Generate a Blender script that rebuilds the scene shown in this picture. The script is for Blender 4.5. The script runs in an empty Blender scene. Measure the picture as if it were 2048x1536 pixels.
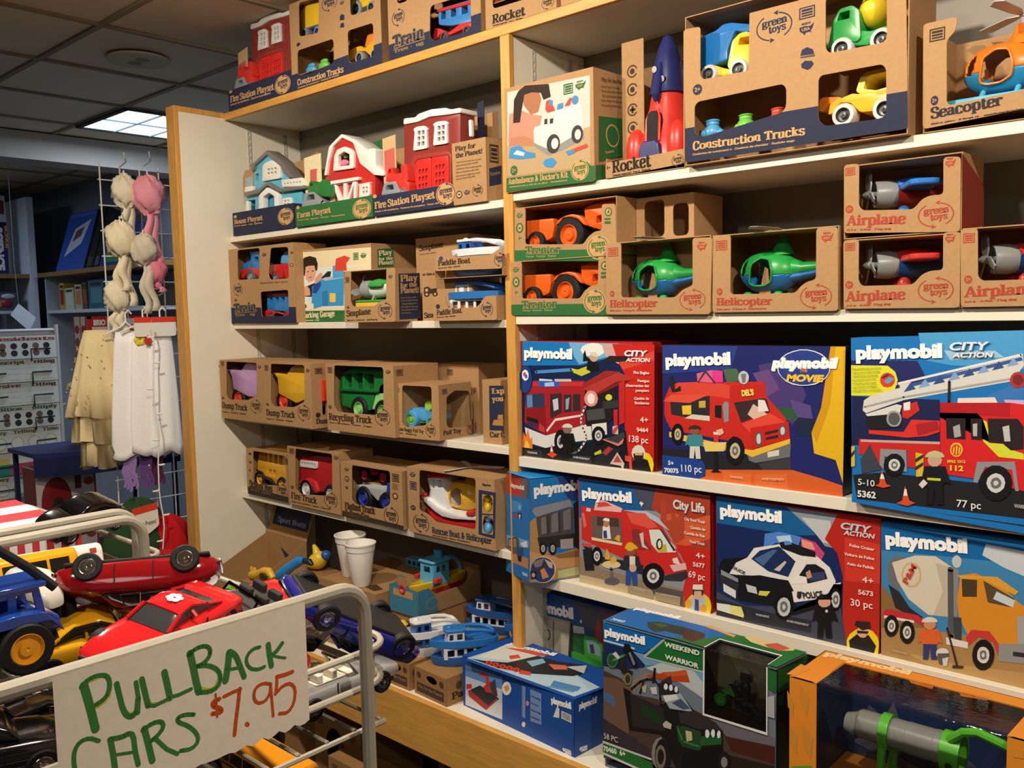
import bpy, bmesh, math, random
from mathutils import Vector, Matrix
sc=bpy.context.scene
COL=sc.collection
# ---------------------------------------------------------------- camera
EYE=1.75
yaw,pit,rol=-0.740413,-0.0823867,-0.0218346
cy,sy,cp,sp=math.cos(yaw),math.sin(yaw),math.cos(pit),math.sin(pit)
fw=Vector((sy*cp,cy*cp,sp)); rt=Vector((cy,-sy,0)); up=rt.cross(fw)
cr,sr=math.cos(rol),math.sin(rol)
rt,up=(cr*rt+sr*up),(-sr*rt+cr*up)
cd=bpy.data.cameras.new('camera'); cam=bpy.data.objects.new('camera',cd); COL.objects.link(cam)
mw=Matrix((rt,up,-fw)).transposed().to_4x4(); mw.translation=Vector((0,0,EYE)); cam.matrix_world=mw
cd.sensor_width=36; cd.lens=1775.83/2048*36; cd.clip_start=.02; cd.clip_end=60
sc.camera=cam
# ---------------------------------------------------------------- world, lamps, exposure
sc.view_settings.view_transform='Standard'; sc.view_settings.look='None'
sc.view_settings.exposure=0.7; sc.view_settings.gamma=1
try: sc.view_settings.use_curve_mapping=False
except Exception: pass
w=bpy.data.worlds.new('room_ambient'); sc.world=w; w.use_nodes=True
w.node_tree.nodes['Background'].inputs[0].default_value=(1,.93,.8,1)
w.node_tree.nodes['Background'].inputs[1].default_value=.04
def lamp(name,kind,loc,energy,color,size=.1,aim=(0,0,-1),**k):
 l=bpy.data.lights.new(name,kind); l.energy=energy; l.color=color
 if kind=='AREA': l.size=size; l.shape='RECTANGLE' if 'size_y' in k else 'SQUARE'
 else: l.shadow_soft_size=size
 for a,b in k.items(): setattr(l,a,b)
 o=bpy.data.objects.new(name,l); COL.objects.link(o); o.location=loc
 o.rotation_euler=Vector(aim).to_track_quat('-Z','Y').to_euler()
 return o
WARM=(1,.88,.72)
for x,e in ((-2.15,52),(-.85,50),(.45,46)):        # ceiling cans over the aisle in front of the shelves
 lamp('ceiling_can','SPOT',(x,.6,2.8),e,WARM,.035,(0,.6,-1),spot_size=2.7,spot_blend=.6)
lamp('aisle_fill','SPOT',(-.7,-.9,2.8),24,WARM,.05,(-.1,.75,-1),spot_size=2.6,spot_blend=.7)  # added front fill to brighten the stock and bin, not a known fixture
lamp('troffer_light','AREA',(-4.9,2.4,2.8),9,(.72,.84,1),.55)
lamp('shop_troffer','AREA',(-6.8,1.2,2.78),10,(.66,.8,1),.6)
lamp('room_fill','AREA',(1.0,-1.6,2.8),9,(1,.93,.84),1.2)  # added broad fill behind the camera, not a known ceiling fitting
# ---------------------------------------------------------------- materials (all procedural)
def lin(c):
 c=c.lstrip('#'); r=[int(c[i:i+2],16)/255 for i in (0,2,4)]
 return tuple(x/12.92 if x<=.04045 else ((x+.055)/1.055)**2.4 for x in r)
def material(name,rough=.5,metal=0,noise=.06,scale=60,bump=0,spec=.5,coat=0,color=None,aniso=None):
 m=bpy.data.materials.new(name); m.use_nodes=True; nt=m.node_tree; N=nt.nodes; L=nt.links
 b=N['Principled BSDF']
 b.inputs['Roughness'].default_value=rough; b.inputs['Metallic'].default_value=metal
 b.inputs['Specular IOR Level'].default_value=spec; b.inputs['Coat Weight'].default_value=coat; b.inputs['Coat Roughness'].default_value=.08
 if color: src=N.new('ShaderNodeRGB'); src.outputs[0].default_value=(*lin(color),1)
 else: src=N.new('ShaderNodeAttribute'); src.attribute_name='Col'
 tc=N.new('ShaderNodeTexCoord'); nz=N.new('ShaderNodeTexNoise'); nz.inputs['Scale'].default_value=scale; nz.inputs['Detail'].default_value=4
 if aniso:
  mp=N.new('ShaderNodeMapping'); mp.inputs['Scale'].default_value=aniso; L.new(tc.outputs['Object'],mp.inputs[0]); L.new(mp.outputs[0],nz.inputs['Vector'])
 else: L.new(tc.outputs['Object'],nz.inputs['Vector'])
 mr=N.new('ShaderNodeMapRange'); mr.inputs[1].default_value=.25; mr.inputs[2].default_value=.75; mr.inputs[3].default_value=1-noise; mr.inputs[4].default_value=1+noise
 L.new(nz.outputs['Fac'],mr.inputs[0])
 vm=N.new('ShaderNodeVectorMath'); vm.operation='SCALE'; L.new(src.outputs[0],vm.inputs[0]); L.new(mr.outputs[0],vm.inputs['Scale'])
 L.new(vm.outputs[0],b.inputs['Base Color'])
 if bump:
  bp=N.new('ShaderNodeBump'); bp.inputs['Strength'].default_value=bump; bp.inputs['Distance'].default_value=.002
  L.new(nz.outputs['Fac'],bp.inputs['Height']); L.new(bp.outputs[0],b.inputs['Normal'])
 return m
MT={}
MT['kraft']=material('kraft_cardboard',.75,0,.07,90,.06,.25)
MT['print']=material('printed_card',.42,0,.03,120,0,.4)
MT['ink']=material('matt_ink',.7,0,.05,150,0,.25)
MT['plastic']=material('moulded_plastic',.33,0,.03,40,.02,.5)
MT['gloss']=material('gloss_paint',.12,0,.02,30,0,.5,coat=.6)
MT['rubber']=material('rubber',.6,0,.08,80,.05,.3)
MT['chrome']=material('chrome',.12,1,.03,30)
MT['paint']=material('wall_paint',.8,0,.03,5,0,.2)
MT['laminate']=material('laminate',.45,0,.02,25,0,.4)
MT['wood']=material('maple_edging',.45,0,.16,9,.03,.4,aniso=(1.2,9,9))
MT['woodv']=material('maple_upright',.45,0,.16,9,.03,.4,aniso=(9,9,1.2))
MT['cloth']=material('cloth',.9,0,.04,140,.06,.15)
MT['wire']=material('coated_wire',.5,.1,.05,60,.03,.4)
MT['tile']=material('ceiling_tile',.9,0,.12,220,.25,.1)
MT['carpet']=material('carpet',.95,0,.25,120,.4,.1)
def glassy(name,tint,rough=.03,fac=.06):
 m=bpy.data.materials.new(name); m.use_nodes=True; N=m.node_tree.nodes; L=m.node_tree.links
 N.remove(N['Principled BSDF']); out=N['Material Output']
 t=N.new('ShaderNodeBsdfTransparent'); t.inputs[0].default_value=(*lin(tint),1)
 g=N.new('ShaderNodeBsdfGlossy'); g.inputs['Roughness'].default_value=rough
 lw=N.new('ShaderNodeLayerWeight'); lw.inputs[0].default_value=.25
 nz=N.new('ShaderNodeTexNoise'); nz.inputs['Scale'].default_value=14; bp=N.new('ShaderNodeBump'); bp.inputs['Strength'].default_value=.12; bp.inputs['Distance'].default_value=.01
 L.new(nz.outputs['Fac'],bp.inputs['Height']); L.new(bp.outputs[0],g.inputs['Normal'])
 ad=N.new('ShaderNodeMath'); ad.operation='ADD'; ad.inputs[1].default_value=fac; L.new(lw.outputs['Fresnel'],ad.inputs[0])
 mx=N.new('ShaderNodeMixShader'); L.new(ad.outputs[0],mx.inputs[0]); L.new(t.outputs[0],mx.inputs[1]); L.new(g.outputs[0],mx.inputs[2]); L.new(mx.outputs[0],out.inputs[0])
 return m
MT['film']=glassy('clear_plastic_film','f4f4f4')
MT['tint']=glassy('tinted_glazing','55585c',.05,.05)
def emitter(name,color,strength):
 m=bpy.data.materials.new(name); m.use_nodes=True; N=m.node_tree.nodes; L=m.node_tree.links
 b=N['Principled BSDF']; b.inputs['Base Color'].default_value=(*lin(color),1)
 nz=N.new('ShaderNodeTexNoise'); nz.inputs['Scale'].default_value=3
 mr=N.new('ShaderNodeMapRange'); mr.inputs[3].default_value=strength*.9; mr.inputs[4].default_value=strength*1.1
 L.new(nz.outputs['Fac'],mr.inputs[0]); L.new(mr.outputs[0],b.inputs['Emission Strength']); b.inputs['Emission Color'].default_value=(*lin(color),1)
 return m
# ---------------------------------------------------------------- objects
def link(name,me,parent=None):
 o=bpy.data.objects.new(name,me); COL.objects.link(o)
 if parent: o.parent=parent
 return o
def tag(o,label,cat,group=None):
 o['label']=label; o['category']=cat
 if group: o['group']=group
 return o
def thing(name,label,cat,loc=(0,0,0),rz=0,group=None,rot=None):
 o=link(name,None); o.location=loc; o.rotation_euler=rot or (0,0,rz); o.empty_display_size=.02
 return tag(o,label,cat,group)
def struct(name,me):
 o=link(name,me) if not isinstance(me,bpy.types.Object) else me
 o['kind']='structure'; return o
def copy_tree(o,parent=None):
 c=o.copy(); COL.objects.link(c); c.parent=parent
 for ch in list(o.children): copy_tree(ch,c)
 return c
def dup(o,loc,label,group=None,rz=None,rot=None):
 c=copy_tree(o); c.location=loc; c['label']=label
 if group: c['group']=group
 if rz is not None: c.rotation_euler=(0,0,rz)
 if rot is not None: c.rotation_euler=rot
 return c
def rounded(pts,r,n=4):
 """fillet a polygon"""
 out=[]; k=len(pts)
 for i in range(k):
  p=Vector(pts[i]).to_2d(); a=Vector(pts[i-1]).to_2d(); b=Vector(pts[(i+1)%k]).to_2d()
  u=a-p; v=b-p; lu,lv=u.length,v.length
  if lu<1e-9 or lv<1e-9: continue
  t=min(r,lu*.45,lv*.45); p0=p+u/lu*t; p1=p+v/lv*t
  for j in range(n+1):
   s=j/n; out.append(tuple(p0*(1-s)**2+p*2*s*(1-s)+p1*s*s))
 return out
def circ(cx,cz,rx,rz=None,n=20,a0=0,a1=360):
 rz=rx if rz is None else rz; full=abs(a1-a0)>=360; k=n if full else n+1
 return [(cx+rx*math.cos(math.radians(a0+(a1-a0)*i/n)),cz+rz*math.sin(math.radians(a0+(a1-a0)*i/n))) for i in range(k)]
def smooth(pts,closed=False,it=2):
 for _ in range(it):
  q=[] if closed else [pts[0]]
  n=len(pts)
  for i in range(n if closed else n-1):
   a=Vector(pts[i]);b=Vector(pts[(i+1)%n]); q+=[tuple(a*.75+b*.25),tuple(a*.25+b*.75)]
  if not closed: q.append(pts[-1])
  pts=q
 return pts
class B:
 """collects coloured shapes and links them as one mesh"""
 def __init__(s,col='888888'): s.v=[];s.f=[];s.c=[];s.col=col;s.m=Matrix()
 def add(s,vs,fs,col=None):
  k=len(s.v); s.v+=[tuple(s.m@Vector(p)) for p in vs]; c=lin(col or s.col)
  for f in fs: s.f.append([i+k for i in f]); s.c.append(c)
  return s
 def box(s,x0,x1,y0,y1,z0,z1,col=None):
  return s.add([(x,y,z) for x in (x0,x1) for y in (y0,y1) for z in (z0,z1)],[(0,1,3,2),(4,6,7,5),(0,4,5,1),(2,3,7,6),(0,2,6,4),(1,5,7,3)],col)
 def prism(s,pts,y0,y1,col=None,ax='y'):
  n=len(pts); T={'y':lambda a,b,y:(a,y,b),'x':lambda a,b,y:(y,a,b),'z':lambda a,b,y:(a,b,y)}[ax]
  ar=sum(pts[i-1][0]*pts[i][1]-pts[i][0]*pts[i-1][1] for i in range(n))
  if (ar<0)!=(ax=='x' or ax=='z'): pts=pts[::-1]
  if ax=='y': pts=pts
  vs=[T(a,b,y0) for a,b in pts]+[T(a,b,y1) for a,b in pts]
  return s.add(vs,[list(range(n))[::-1],list(range(n,2*n))]+[(i,(i+1)%n,n+(i+1)%n,n+i) for i in range(n)],col)
 def flat(s,pts,y,col=None):
  n=len(pts); ar=sum(pts[i-1][0]*pts[i][1]-pts[i][0]*pts[i-1][1] for i in range(n))
  if ar<0: pts=pts[::-1]
  return s.add([(a,y,b) for a,b in pts],[list(range(n))],col)
 def rings(s,R,col=None,closed=True,caps=True):
  n=len(R[0]); vs=[p for r in R for p in r]; fs=[]
  for i in range(len(R)-1):
   for j in range(n if closed else n-1):
    a=i*n+j;b=i*n+(j+1)%n; fs.append((a,b,b+n,a+n))
  if caps: fs+=[list(range(n))[::-1],list(range((len(R)-1)*n,len(R)*n))]
  return s.add(vs,fs,col)
 def lathe(s,prof,c=(0,0,0),ax='z',n=20,col=None,caps=True):
  T={'z':lambda r,a,h:(c[0]+r*math.cos(a),c[1]+r*math.sin(a),c[2]+h),'y':lambda r,a,h:(c[0]+r*math.sin(a),c[1]+h,c[2]+r*math.cos(a)),'x':lambda r,a,h:(c[0]+h,c[1]+r*math.cos(a),c[2]+r*math.sin(a))}[ax]
  return s.rings([[T(r,2*math.pi*i/n,h) for i in range(n)] for r,h in prof],col,True,caps)
 def tube(s,path,r,n=8,col=None,closed=False):
  P=[Vector(p) for p in path]; R=[]; k=len(P); pn=None
  for i,p in enumerate(P):
   a=P[(i-1)%k] if closed or i>0 else p; b=P[(i+1)%k] if closed or i<k-1 else p
   t=(b-a).normalized()
   if pn is None: pn=t.orthogonal().normalized()
   pn=(pn-t*pn.dot(t)).normalized(); bn=t.cross(pn); rr=r[i] if isinstance(r,(list,tuple)) else r
   R.append([tuple(p+pn*rr*math.cos(2*math.pi*j/n)+bn*rr*math.sin(2*math.pi*j/n)) for j in range(n)])
  if closed: R.append(R[0])
  return s.rings(R,col,True,not closed)
 def ell(s,c,rx,ry,rz,n=16,m=10,col=None):
  return s.rings([[(c[0]+rx*math.sin(math.pi*i/m)*math.cos(2*math.pi*j/n),c[1]+ry*math.sin(math.pi*i/m)*math.sin(2*math.pi*j/n),c[2]-rz*math.cos(math.pi*i/m)) for j in range(n)] for i in range(m+1)],col,True,False)
 def mesh(s,me,mat=None,col=None):
  mt=mat or Matrix(); return s.add([tuple(mt@v.co) for v in me.vertices],[list(p.vertices) for p in me.polygons],col)
 def build(s,name,mat='plastic',parent=None,bevel=0,angle=35,seg=2,weld=False):
  me=bpy.data.meshes.new(name); me.from_pydata(s.v,[],s.f); me.update()
  at=me.color_attributes.new('Col','BYTE_COLOR','CORNER'); buf=[]
  for f,c in zip(s.f,s.c): buf+=[*c,1.0]*len(f)
  at.data.foreach_set('color',buf)
  bm=bmesh.new(); bm.from_mesh(me)
  if weld: bmesh.ops.remove_doubles(bm,verts=bm.verts,dist=1e-5)
  if mat not in ('print','ink'): bmesh.ops.recalc_face_normals(bm,faces=bm.faces)
  bm.to_mesh(me); bm.free()
  me.materials.append(MT[mat] if isinstance(mat,str) else mat)
  me.polygons.foreach_set('use_smooth',[True]*len(me.polygons)); me.set_sharp_from_angle(angle=math.radians(angle))
  o=link(name,me,parent)
  if bevel:
   md=o.modifiers.new('soft_edges','BEVEL'); md.width=bevel; md.segments=seg; md.limit_method='ANGLE'; md.angle_limit=math.radians(40)
  return o
def plate(outer,holes,t,bevel=0,res=1):
 """flat shape with holes, thickness t (along +y from 0), as a mesh in XZ"""
 cu=bpy.data.curves.new('outline','CURVE'); cu.dimensions='2D'; cu.fill_mode='BOTH'; cu.extrude=max(t/2-bevel,1e-5); cu.bevel_depth=bevel; cu.bevel_resolution=res
 if bevel: cu.offset=-bevel
 for p in [outer]+list(holes):
  sp=cu.splines.new('POLY'); sp.points.add(len(p)-1); sp.use_cyclic_u=True
  for q,a in zip(sp.points,p): q.co=(a[0],a[1],0,1)
 o=bpy.data.objects.new('tmp',cu); me=bpy.data.meshes.new_from_object(o)
 bpy.data.objects.remove(o); bpy.data.curves.remove(cu)
 me.transform(Matrix(((1,0,0,0),(0,0,-1,t/2),(0,1,0,0),(0,0,0,1))))
 return me
# ---------------------------------------------------------------- lettering
SLAB={}
def _g(s):
 for ln in s.strip().split('\n'):
  k,w,d=ln.split(' ',2); SLAB[k]=(float(w),d)
_g('''a 6.8 c 1.2,5.4 2,6.8 4.6,6.6 4.9,4.6;l 4.9,5 4.9,.6;c 4.9,4.2 3,3.9 1.2,3.4 1,1 2.6,.2 4.9,1.6;s 5.5 .5 2.6
b 7.2 l 1.8,10 1.8,0;c 1.8,4.6 2.6,7 5.8,6.9 6.2,3.5 5.8,.1 2.8,0 1.8,2.4;s 1.3 9.5 2.4
c 6.2 c 5.2,5 4.8,6.8 1.4,7 .9,3.5 1.4,0 4.6,.1 5.5,1.6
d 7.4 l 5.3,10 5.3,0;c 5.3,4.6 4.5,7 1.3,6.9 .9,3.5 1.3,.1 4.3,0 5.3,2.4;s 4.8 9.5 2.4;s 5.9 .5 2.4
e 6.2 l 1.2,3.7 5.2,3.7;c 5.3,3.7 5.2,6.9 1.4,7 .9,3.5 1.4,0 4.6,.1 5.6,1.6
f 4.6 l 1.9,0 1.9,7;c 1.9,7 1.9,9.8 3.6,10 4.6,8.8;l .3,6.6 3.8,6.6;s 1.9 .5 3.2
g 7 c 5,4.6 4.8,6.9 1.4,6.9 1,4.4 1.4,2.2 4.4,2.2 5,4.4;c 1.6,2 1,.6 5.6,.8 5.8,-2.4 1,-2.6 .9,-.6 2,.4;l 4.8,6.2 6.6,7
h 7.6 l 1.8,10 1.8,0;c 1.8,4.4 2.6,7 5.6,7 5.6,4;l 5.6,4.6 5.6,0;s 1.3 9.5 2.4;s 1.8 .5 3.4;s 5.6 .5 3.2
i 3.8 l 1.9,6.8 1.9,0;s 1.4 6.5 2.4;s 1.9 .5 3.4;d 1.8 9
k 7.4 l 1.8,10 1.8,0;t 1.8,2.8 5.4,6.6;l 3.2,4 5.6,.4;s 1.3 9.5 2.4;s 1.8 .5 3.2;s 5.2 6.5 2.8;s 5.8 .5 2.6
l 3.8 l 1.9,10 1.9,0;s 1.4 9.5 2.4;s 1.9 .5 3.4
m 11 l 1.8,6.8 1.8,0;c 1.8,4.4 2.4,7 5.3,7 5.4,4;l 5.4,4.6 5.4,0;c 5.4,4.4 6,7 8.9,7 9,4;l 9,4.6 9,0;s 1.3 6.5 2.4;s 1.8 .5 3;s 5.4 .5 2.6;s 9 .5 3
n 7.6 l 1.8,6.8 1.8,0;c 1.8,4.4 2.6,7 5.6,7 5.6,4;l 5.6,4.6 5.6,0;s 1.3 6.5 2.4;s 1.8 .5 3.4;s 5.6 .5 3.2
o 6.8 o 3.4,3.5 2.6 3.1
p 7.2 l 1.8,6.8 1.8,-3;c 1.8,4.6 2.6,7 5.8,6.9 6.2,3.5 5.8,.1 2.8,0 1.8,2.4;s 1.3 6.5 2.4;s 1.8 -2.6 3.4
r 5.6 l 1.8,6.8 1.8,0;c 1.8,4 2.6,6.8 4.6,6.9 5.2,5.4;s 1.3 6.5 2.4;s 1.8 .5 3.4
s 5.6 c 4.8,5.2 4.4,6.9 1.2,6.9 .8,4.4 2.6,3.6 4.9,3 4.7,0 1.2,0 .8,1.8
t 4.8 l 2,9 2,2;c 2,2.4 2.2,-.2 4,.1 4.6,1.4;l .4,6.6 4.2,6.6
u 7.6 l 1.8,6.8 1.8,2.6;c 1.8,3 1.8,0 4.6,0 5.6,2.4;l 5.6,6.8 5.6,0;s 1.3 6.5 2.4;s 5.1 6.5 2.4;s 6 .5 2.4
v 7 l 1.5,6.6 3.5,.4;t 3.5,.4 5.5,6.6;s 1.5 6.5 3;s 5.5 6.5 2.8
y 7.2 l 1.5,6.6 3.7,.6;t 5.7,6.6 3.4,-.4;c 3.4,-.4 2.4,-3 .8,-2.4;s 1.5 6.5 3;s 5.7 6.5 2.8
x 7 l 1.5,6.5 5.5,.5;t 5.5,6.5 1.5,.5;s 1.5 6.5 2.8;s 5.5 6.5 2.8;s 1.5 .5 2.8;s 5.5 .5 2.8
A 9 t 1.4,.4 4.3,9.8;l 4.4,9.8 7.5,.4;t 2.4,3.2 6.4,3.2;s 1.4 .5 2.8;s 7.5 .5 3
B 8 l 2,9.6 2,.4;c 2,9.5 5.8,9.8 6.6,7.4 5.4,5.2 2,5.2;c 2,5.2 6.2,5.4 7.2,2.6 6,.4 2,.5;s 1.4 9.5 2.6;s 1.4 .5 2.6
C 8 c 6.6,7 6,10 2,10.1 1,5 2,-.1 5.8,0 7,2.4;l 6.8,6.6 6.8,9.8
D 8.4 l 2,9.6 2,.4;c 2,9.5 6.4,9.8 7.4,5 6.4,.2 2,.5;s 1.4 9.5 2.6;s 1.4 .5 2.6
E 7.4 l 2,9.6 2,.4;t 2,9.4 6.4,9.4;t 2,5.2 5,5.2;t 2,.6 6.6,.6;s 1.4 9.5 2.6;s 1.4 .5 2.6
F 7.2 l 2,9.6 2,.4;t 2,9.4 6.4,9.4;t 2,5.2 5,5.2;l 6.4,9.6 6.4,7.6;s 1.4 9.5 2.6;s 2 .5 3.8
G 8.6 c 6.6,7 6,10 2,10.1 1,5 2,-.1 5.8,0 6.8,2;l 6.8,4.4 6.8,.4;s 6.6 4.4 3
H 9.2 l 2.2,9.6 2.2,.4;l 7,9.6 7,.4;t 2.2,5 7,5;s 2.2 9.5 3.8;s 2.2 .5 3.8;s 7 9.5 3.8;s 7 .5 3.8
K 8.8 l 2,9.6 2,.4;t 2,4 6.6,9.4;l 4,6 7,.4;s 2 9.5 3.6;s 2 .5 3.6;s 6.6 9.5 3;s 7.2 .5 2.8
L 7 l 2,9.6 2,.4;t 2,.6 6.4,.6;l 6.4,.4 6.4,2.6;s 2 9.5 3.6
P 7.8 l 2,9.6 2,.4;c 2,9.5 6,9.9 7,7 5.8,4.4 2,4.6;s 1.4 9.5 2.6;s 2 .5 3.8
R 8.6 l 2,9.6 2,.4;c 2,9.5 6,9.9 6.8,7.2 5.8,5 2,5;l 4.2,5 6.8,.4;s 1.4 9.5 2.6;s 2 .5 3.4;s 7.2 .5 2.8
S 7 c 5.8,7 5.4,10 1.4,10 .8,6.8 3,5.4 6.2,4.4 6,0 1.2,-.1 .8,2.6
T 8 l 4,9.6 4,.4;t .8,9.4 7.2,9.4;l .8,9.6 .8,7.4;l 7.2,9.6 7.2,7.4;s 4 .5 4
& 8.6 c 7,5 6,.4 2,-.2 1,2.6 4.6,5.6 4.8,9.4 2.4,9.8 2.2,7 6.8,.4
! 3.6 l 1.8,9.6 1.8,3.4;d 1.8 .9
' 2.6 l 1.3,9.8 1.3,7.4
- 4 t .6,3.8 3.4,3.8
+ 6 t .8,4.6 5.2,4.6;l 3,6.8 3,2.4
. 3 d 1.4 .8
1 5 l 2.6,9.8 2.6,.4;t 1,8.4 2.6,9.6;s 2.6 .5 3.6
2 6.4 c 1.2,7.4 1.6,10 5.2,9.8 5.6,6.6 1.4,.8;t 1,.6 5.8,.6''')
def _stroke(P,lo,hi):
 """a pen stroke as quads: wide when it runs upright, thin when level"""
 n=len(P); L=[];R=[]
 for i in range(n):
  a=Vector(P[max(i-1,0)]);b=Vector(P[min(i+1,n-1)]);t=(b-a)
  if t.length<1e-6: t=Vector((1,0))
  t.normalize(); w=(lo+(hi-lo)*abs(t.y)**1.3)/2; nn=Vector((-t.y,t.x))*w; p=Vector(P[i]); L.append(tuple(p+nn));R.append(tuple(p-nn))
 return [[L[i],L[i+1],R[i+1],R[i]] for i in range(n-1)]
_gc={}
def slab_polys(text,ex=0):
 if (text,ex) in _gc: return _gc[text,ex]
 x=0; out=[]
 for ch in text:
  if ch not in SLAB: x+=3.4; continue
  w,d=SLAB[ch]; lo,hi=1.15+ex,2.5+ex
  for st in d.split(';'):
   k,*r=st.split(' ')
   if k in 'lct':
    p=[tuple(map(float,q.split(','))) for q in r]
    if k=='c': p=smooth(p,False,2); qs=_stroke(p,lo,hi)
    elif k=='t': qs=_stroke(p,lo,1.5+ex)
    else: qs=_stroke(p,lo+.1,hi)
   elif k=='s': a,b,c=map(float,r); g,e=c/2+.3+ex/2,.55+ex/2; qs=[[(a-g,b-e),(a+g,b-e),(a+g,b+e),(a-g,b+e)]]
   elif k=='d': a,b=map(float,r); qs=[circ(a,b,1.35,n=10)]
   elif k=='o':
    a,b=map(float,r[0].split(',')); rx,rz=float(r[1]),float(r[2]); p=circ(a,b,rx,rz,16); qs=_stroke(p+p[:2],lo,hi)
   out+=[[(q[0]+x,q[1]) for q in Q] for Q in qs]
  x+=w
 _gc[text,ex]=(out,max(x-.6,1)); return _gc[text,ex]
_fc={}
def sans_mesh(text,bold):
 k=(text,bold)
 if k not in _fc:
  cu=bpy.data.curves.new('t','FONT'); cu.body=text; cu.size=1; cu.offset=bold; cu.resolution_u=3
  o=bpy.data.objects.new('t',cu); me=bpy.data.meshes.new_from_object(o); bpy.data.objects.remove(o); bpy.data.curves.remove(cu)
  vs=[(v.co.x,v.co.y) for v in me.vertices]; fs=[list(p.vertices) for p in me.polygons]; bpy.data.meshes.remove(me)
  x0=min(v[0] for v in vs);x1=max(v[0] for v in vs); _fc[k]=([(a-x0,b) for a,b in vs],fs,x1-x0)
 return _fc[k]
def put_text(b,text,col,p0,p1,cap,style,T):
 """text from p0 to p1 (metres on a face) mapped by T(a,b)->xyz"""
 d=Vector(p1)-Vector(p0); w=d.length; u=d/w if w else Vector((1,0)); v=Vector((-u.y,u.x))
 sl=.18 if 'i' in style else 0
 if 's' in style:
  polys,W=slab_polys(text,1.5 if 'O' in style else 0); k=w/W; h=cap/10
  nn=(Vector(T(1,0))-Vector(T(0,0))).cross(Vector(T(0,1))-Vector(T(0,0))).normalized()
  for i,Q in enumerate(polys):
   pts=[Vector(p0)+u*((x+sl*y)*k)+v*(y*h) for x,y in Q]; e=nn*(i%9*.000014)
   b.add([Vector(T(p.x,p.y))+e for p in pts],[list(range(len(pts)))],col)
 else:
  vs,fs,W=sans_mesh(text,.035 if 'b' in style else (.06 if 'B' in style else .008)); k=w/W; h=cap/.73
  pts=[Vector(p0)+u*((x+sl*y)*k)+v*(y*h) for x,y in vs]
  b.add([T(p.x,p.y) for p in pts],fs,col)
# ================================================================ the room
CEIL=2.84
def sbox(name,x0,x1,y0,y1,z0,z1,col,mat='paint'): return struct(name,B(col).box(x0,x1,y0,y1,z0,z1).build(name,mat))
sbox('floor',-9,3.2,-4,3.1,-.06,0,'4a4038','carpet')
sbox('ceiling',-9,3.2,-4,3.1,CEIL+.006,CEIL+.06,'e4d8bf','tile')
b=B('9c907a')
for i in range(-10,11):
 x=-3.40+.605*i
 if -9<x<3.2: b.box(x-.012,x+.012,-4,3.1,CEIL-.004,CEIL+.006)
for i in range(-9,4):
 y=1.50+.63*i
 if -4<y<3.1: b.box(-9,3.2,y-.012,y+.012,CEIL-.003,CEIL+.006)
struct('trim_1',b.build('trim_1','paint'))
sbox('wall_back',-9,3.2,3.0,3.1,0,CEIL+.006,'8f98a6')
sbox('wall_left',-8.5,-8.4,-4,3.0,0,CEIL+.006,'8f98a6')
sbox('wall_right',3.1,3.2,-4,3.0,0,CEIL+.006,'cfc6b6')
sbox('wall_front',-8.4,3.1,-4.1,-4,0,CEIL+.006,'cfc6b6')
sbox('trim_2',-5.76,-5.54,-4,3.0,2.68,CEIL-.004,'b9b3aa')          # beam under the ceiling
# ---------------------------------------------------------------- ceiling fittings
t=thing('ceiling_speaker','round white speaker grille set in a dark ceiling tile','ceiling speaker',(-3.72,1.79,CEIL-.0035))
B('cfc4ae').lathe([(.125,.0),(.125,-.008),(.10,-.014),(.088,-.010),(.0,-.010)],n=32).build('trim_ring','paint',t)
b=B('a3977f')
for sx in(-.034,.034): b.lathe([(.03,-.011),(.027,-.006),(0,-.004)],(sx,0,0),n=20)
b.build('speaker_opening','paint',t)
t=thing('ceiling_light','bright square fluorescent ceiling light beside the beam, lattice louvre','ceiling light',(-4.91,2.44,CEIL-.004))
E1=emitter('lit_diffuser','d6ecff',1.6)
B('ffffff').box(-.287,.287,-.285,.285,-.004,0).build('diffuser',E1,t)
b=B('55534f')
for s in(-1,1): b.box(s*.30-.013,s*.30+.013,-.312,.312,-.010,.0); b.box(-.312,.312,s*.30-.013,s*.30+.013,-.010,0)
b.build('frame','paint',t)
b=B('8fa4b8')
for i in(0,): b.box(i*.15-.004,i*.15+.004,-.287,.287,-.012,-.005)
for i in(-.7,.7): b.box(-.287,.287,i*.15-.004,i*.15+.004,-.012,-.005)
b.build('louvre','laminate',t)
# ---------------------------------------------------------------- the wall of shelving
SX0,SX1,DX=-3.165,.65,-1.69
YF,YB=1.85,2.19; PY=1.645; CZ=.627; TOP=2.533
sh=thing('shelving_unit','tall white shelving with maple edges holding the boxed toys','shelving',(-1.3,YB,CZ))
def SH(bb,name,mat): 
 bb.m=Matrix.Translation((1.3,-YB,-CZ)); 
 bb.v=[tuple(bb.m@Vector(p)) for p in bb.v]; return bb.build(name,mat,sh,.0012)
WHT='e9e2d0'
pn=SH(B(WHT).box(-3.21,SX0,PY+.018,YB+.02,0.001,TOP-.02),'side_panel','laminate')
def sub(bb,name,mat,par): 
 bb.v=[tuple(Matrix.Translation((1.3,-YB,-CZ))@Vector(p)) for p in bb.v]; return bb.build(name,mat,par,.0015)
sub(B('d29a4c').box(-3.226,SX0+.001,PY,PY+.0178,CZ+.001,TOP),'edge_lipping','woodv',pn)
sub(B('d29a4c').box(-3.226,SX0+.001,PY+.018,YB,TOP-.0198,TOP),'top_lipping','woodv',pn)
dv=SH(B(WHT).box(DX-.012,DX+.012,YF+.014,YB,CZ+.001,TOP-.03),'divider_panel','laminate')
sub(B('d29a4c').box(-1.706,-1.672,YF-.003,YF+.0138,CZ+.001,TOP-.03),'edge_lipping','woodv',dv)
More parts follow.
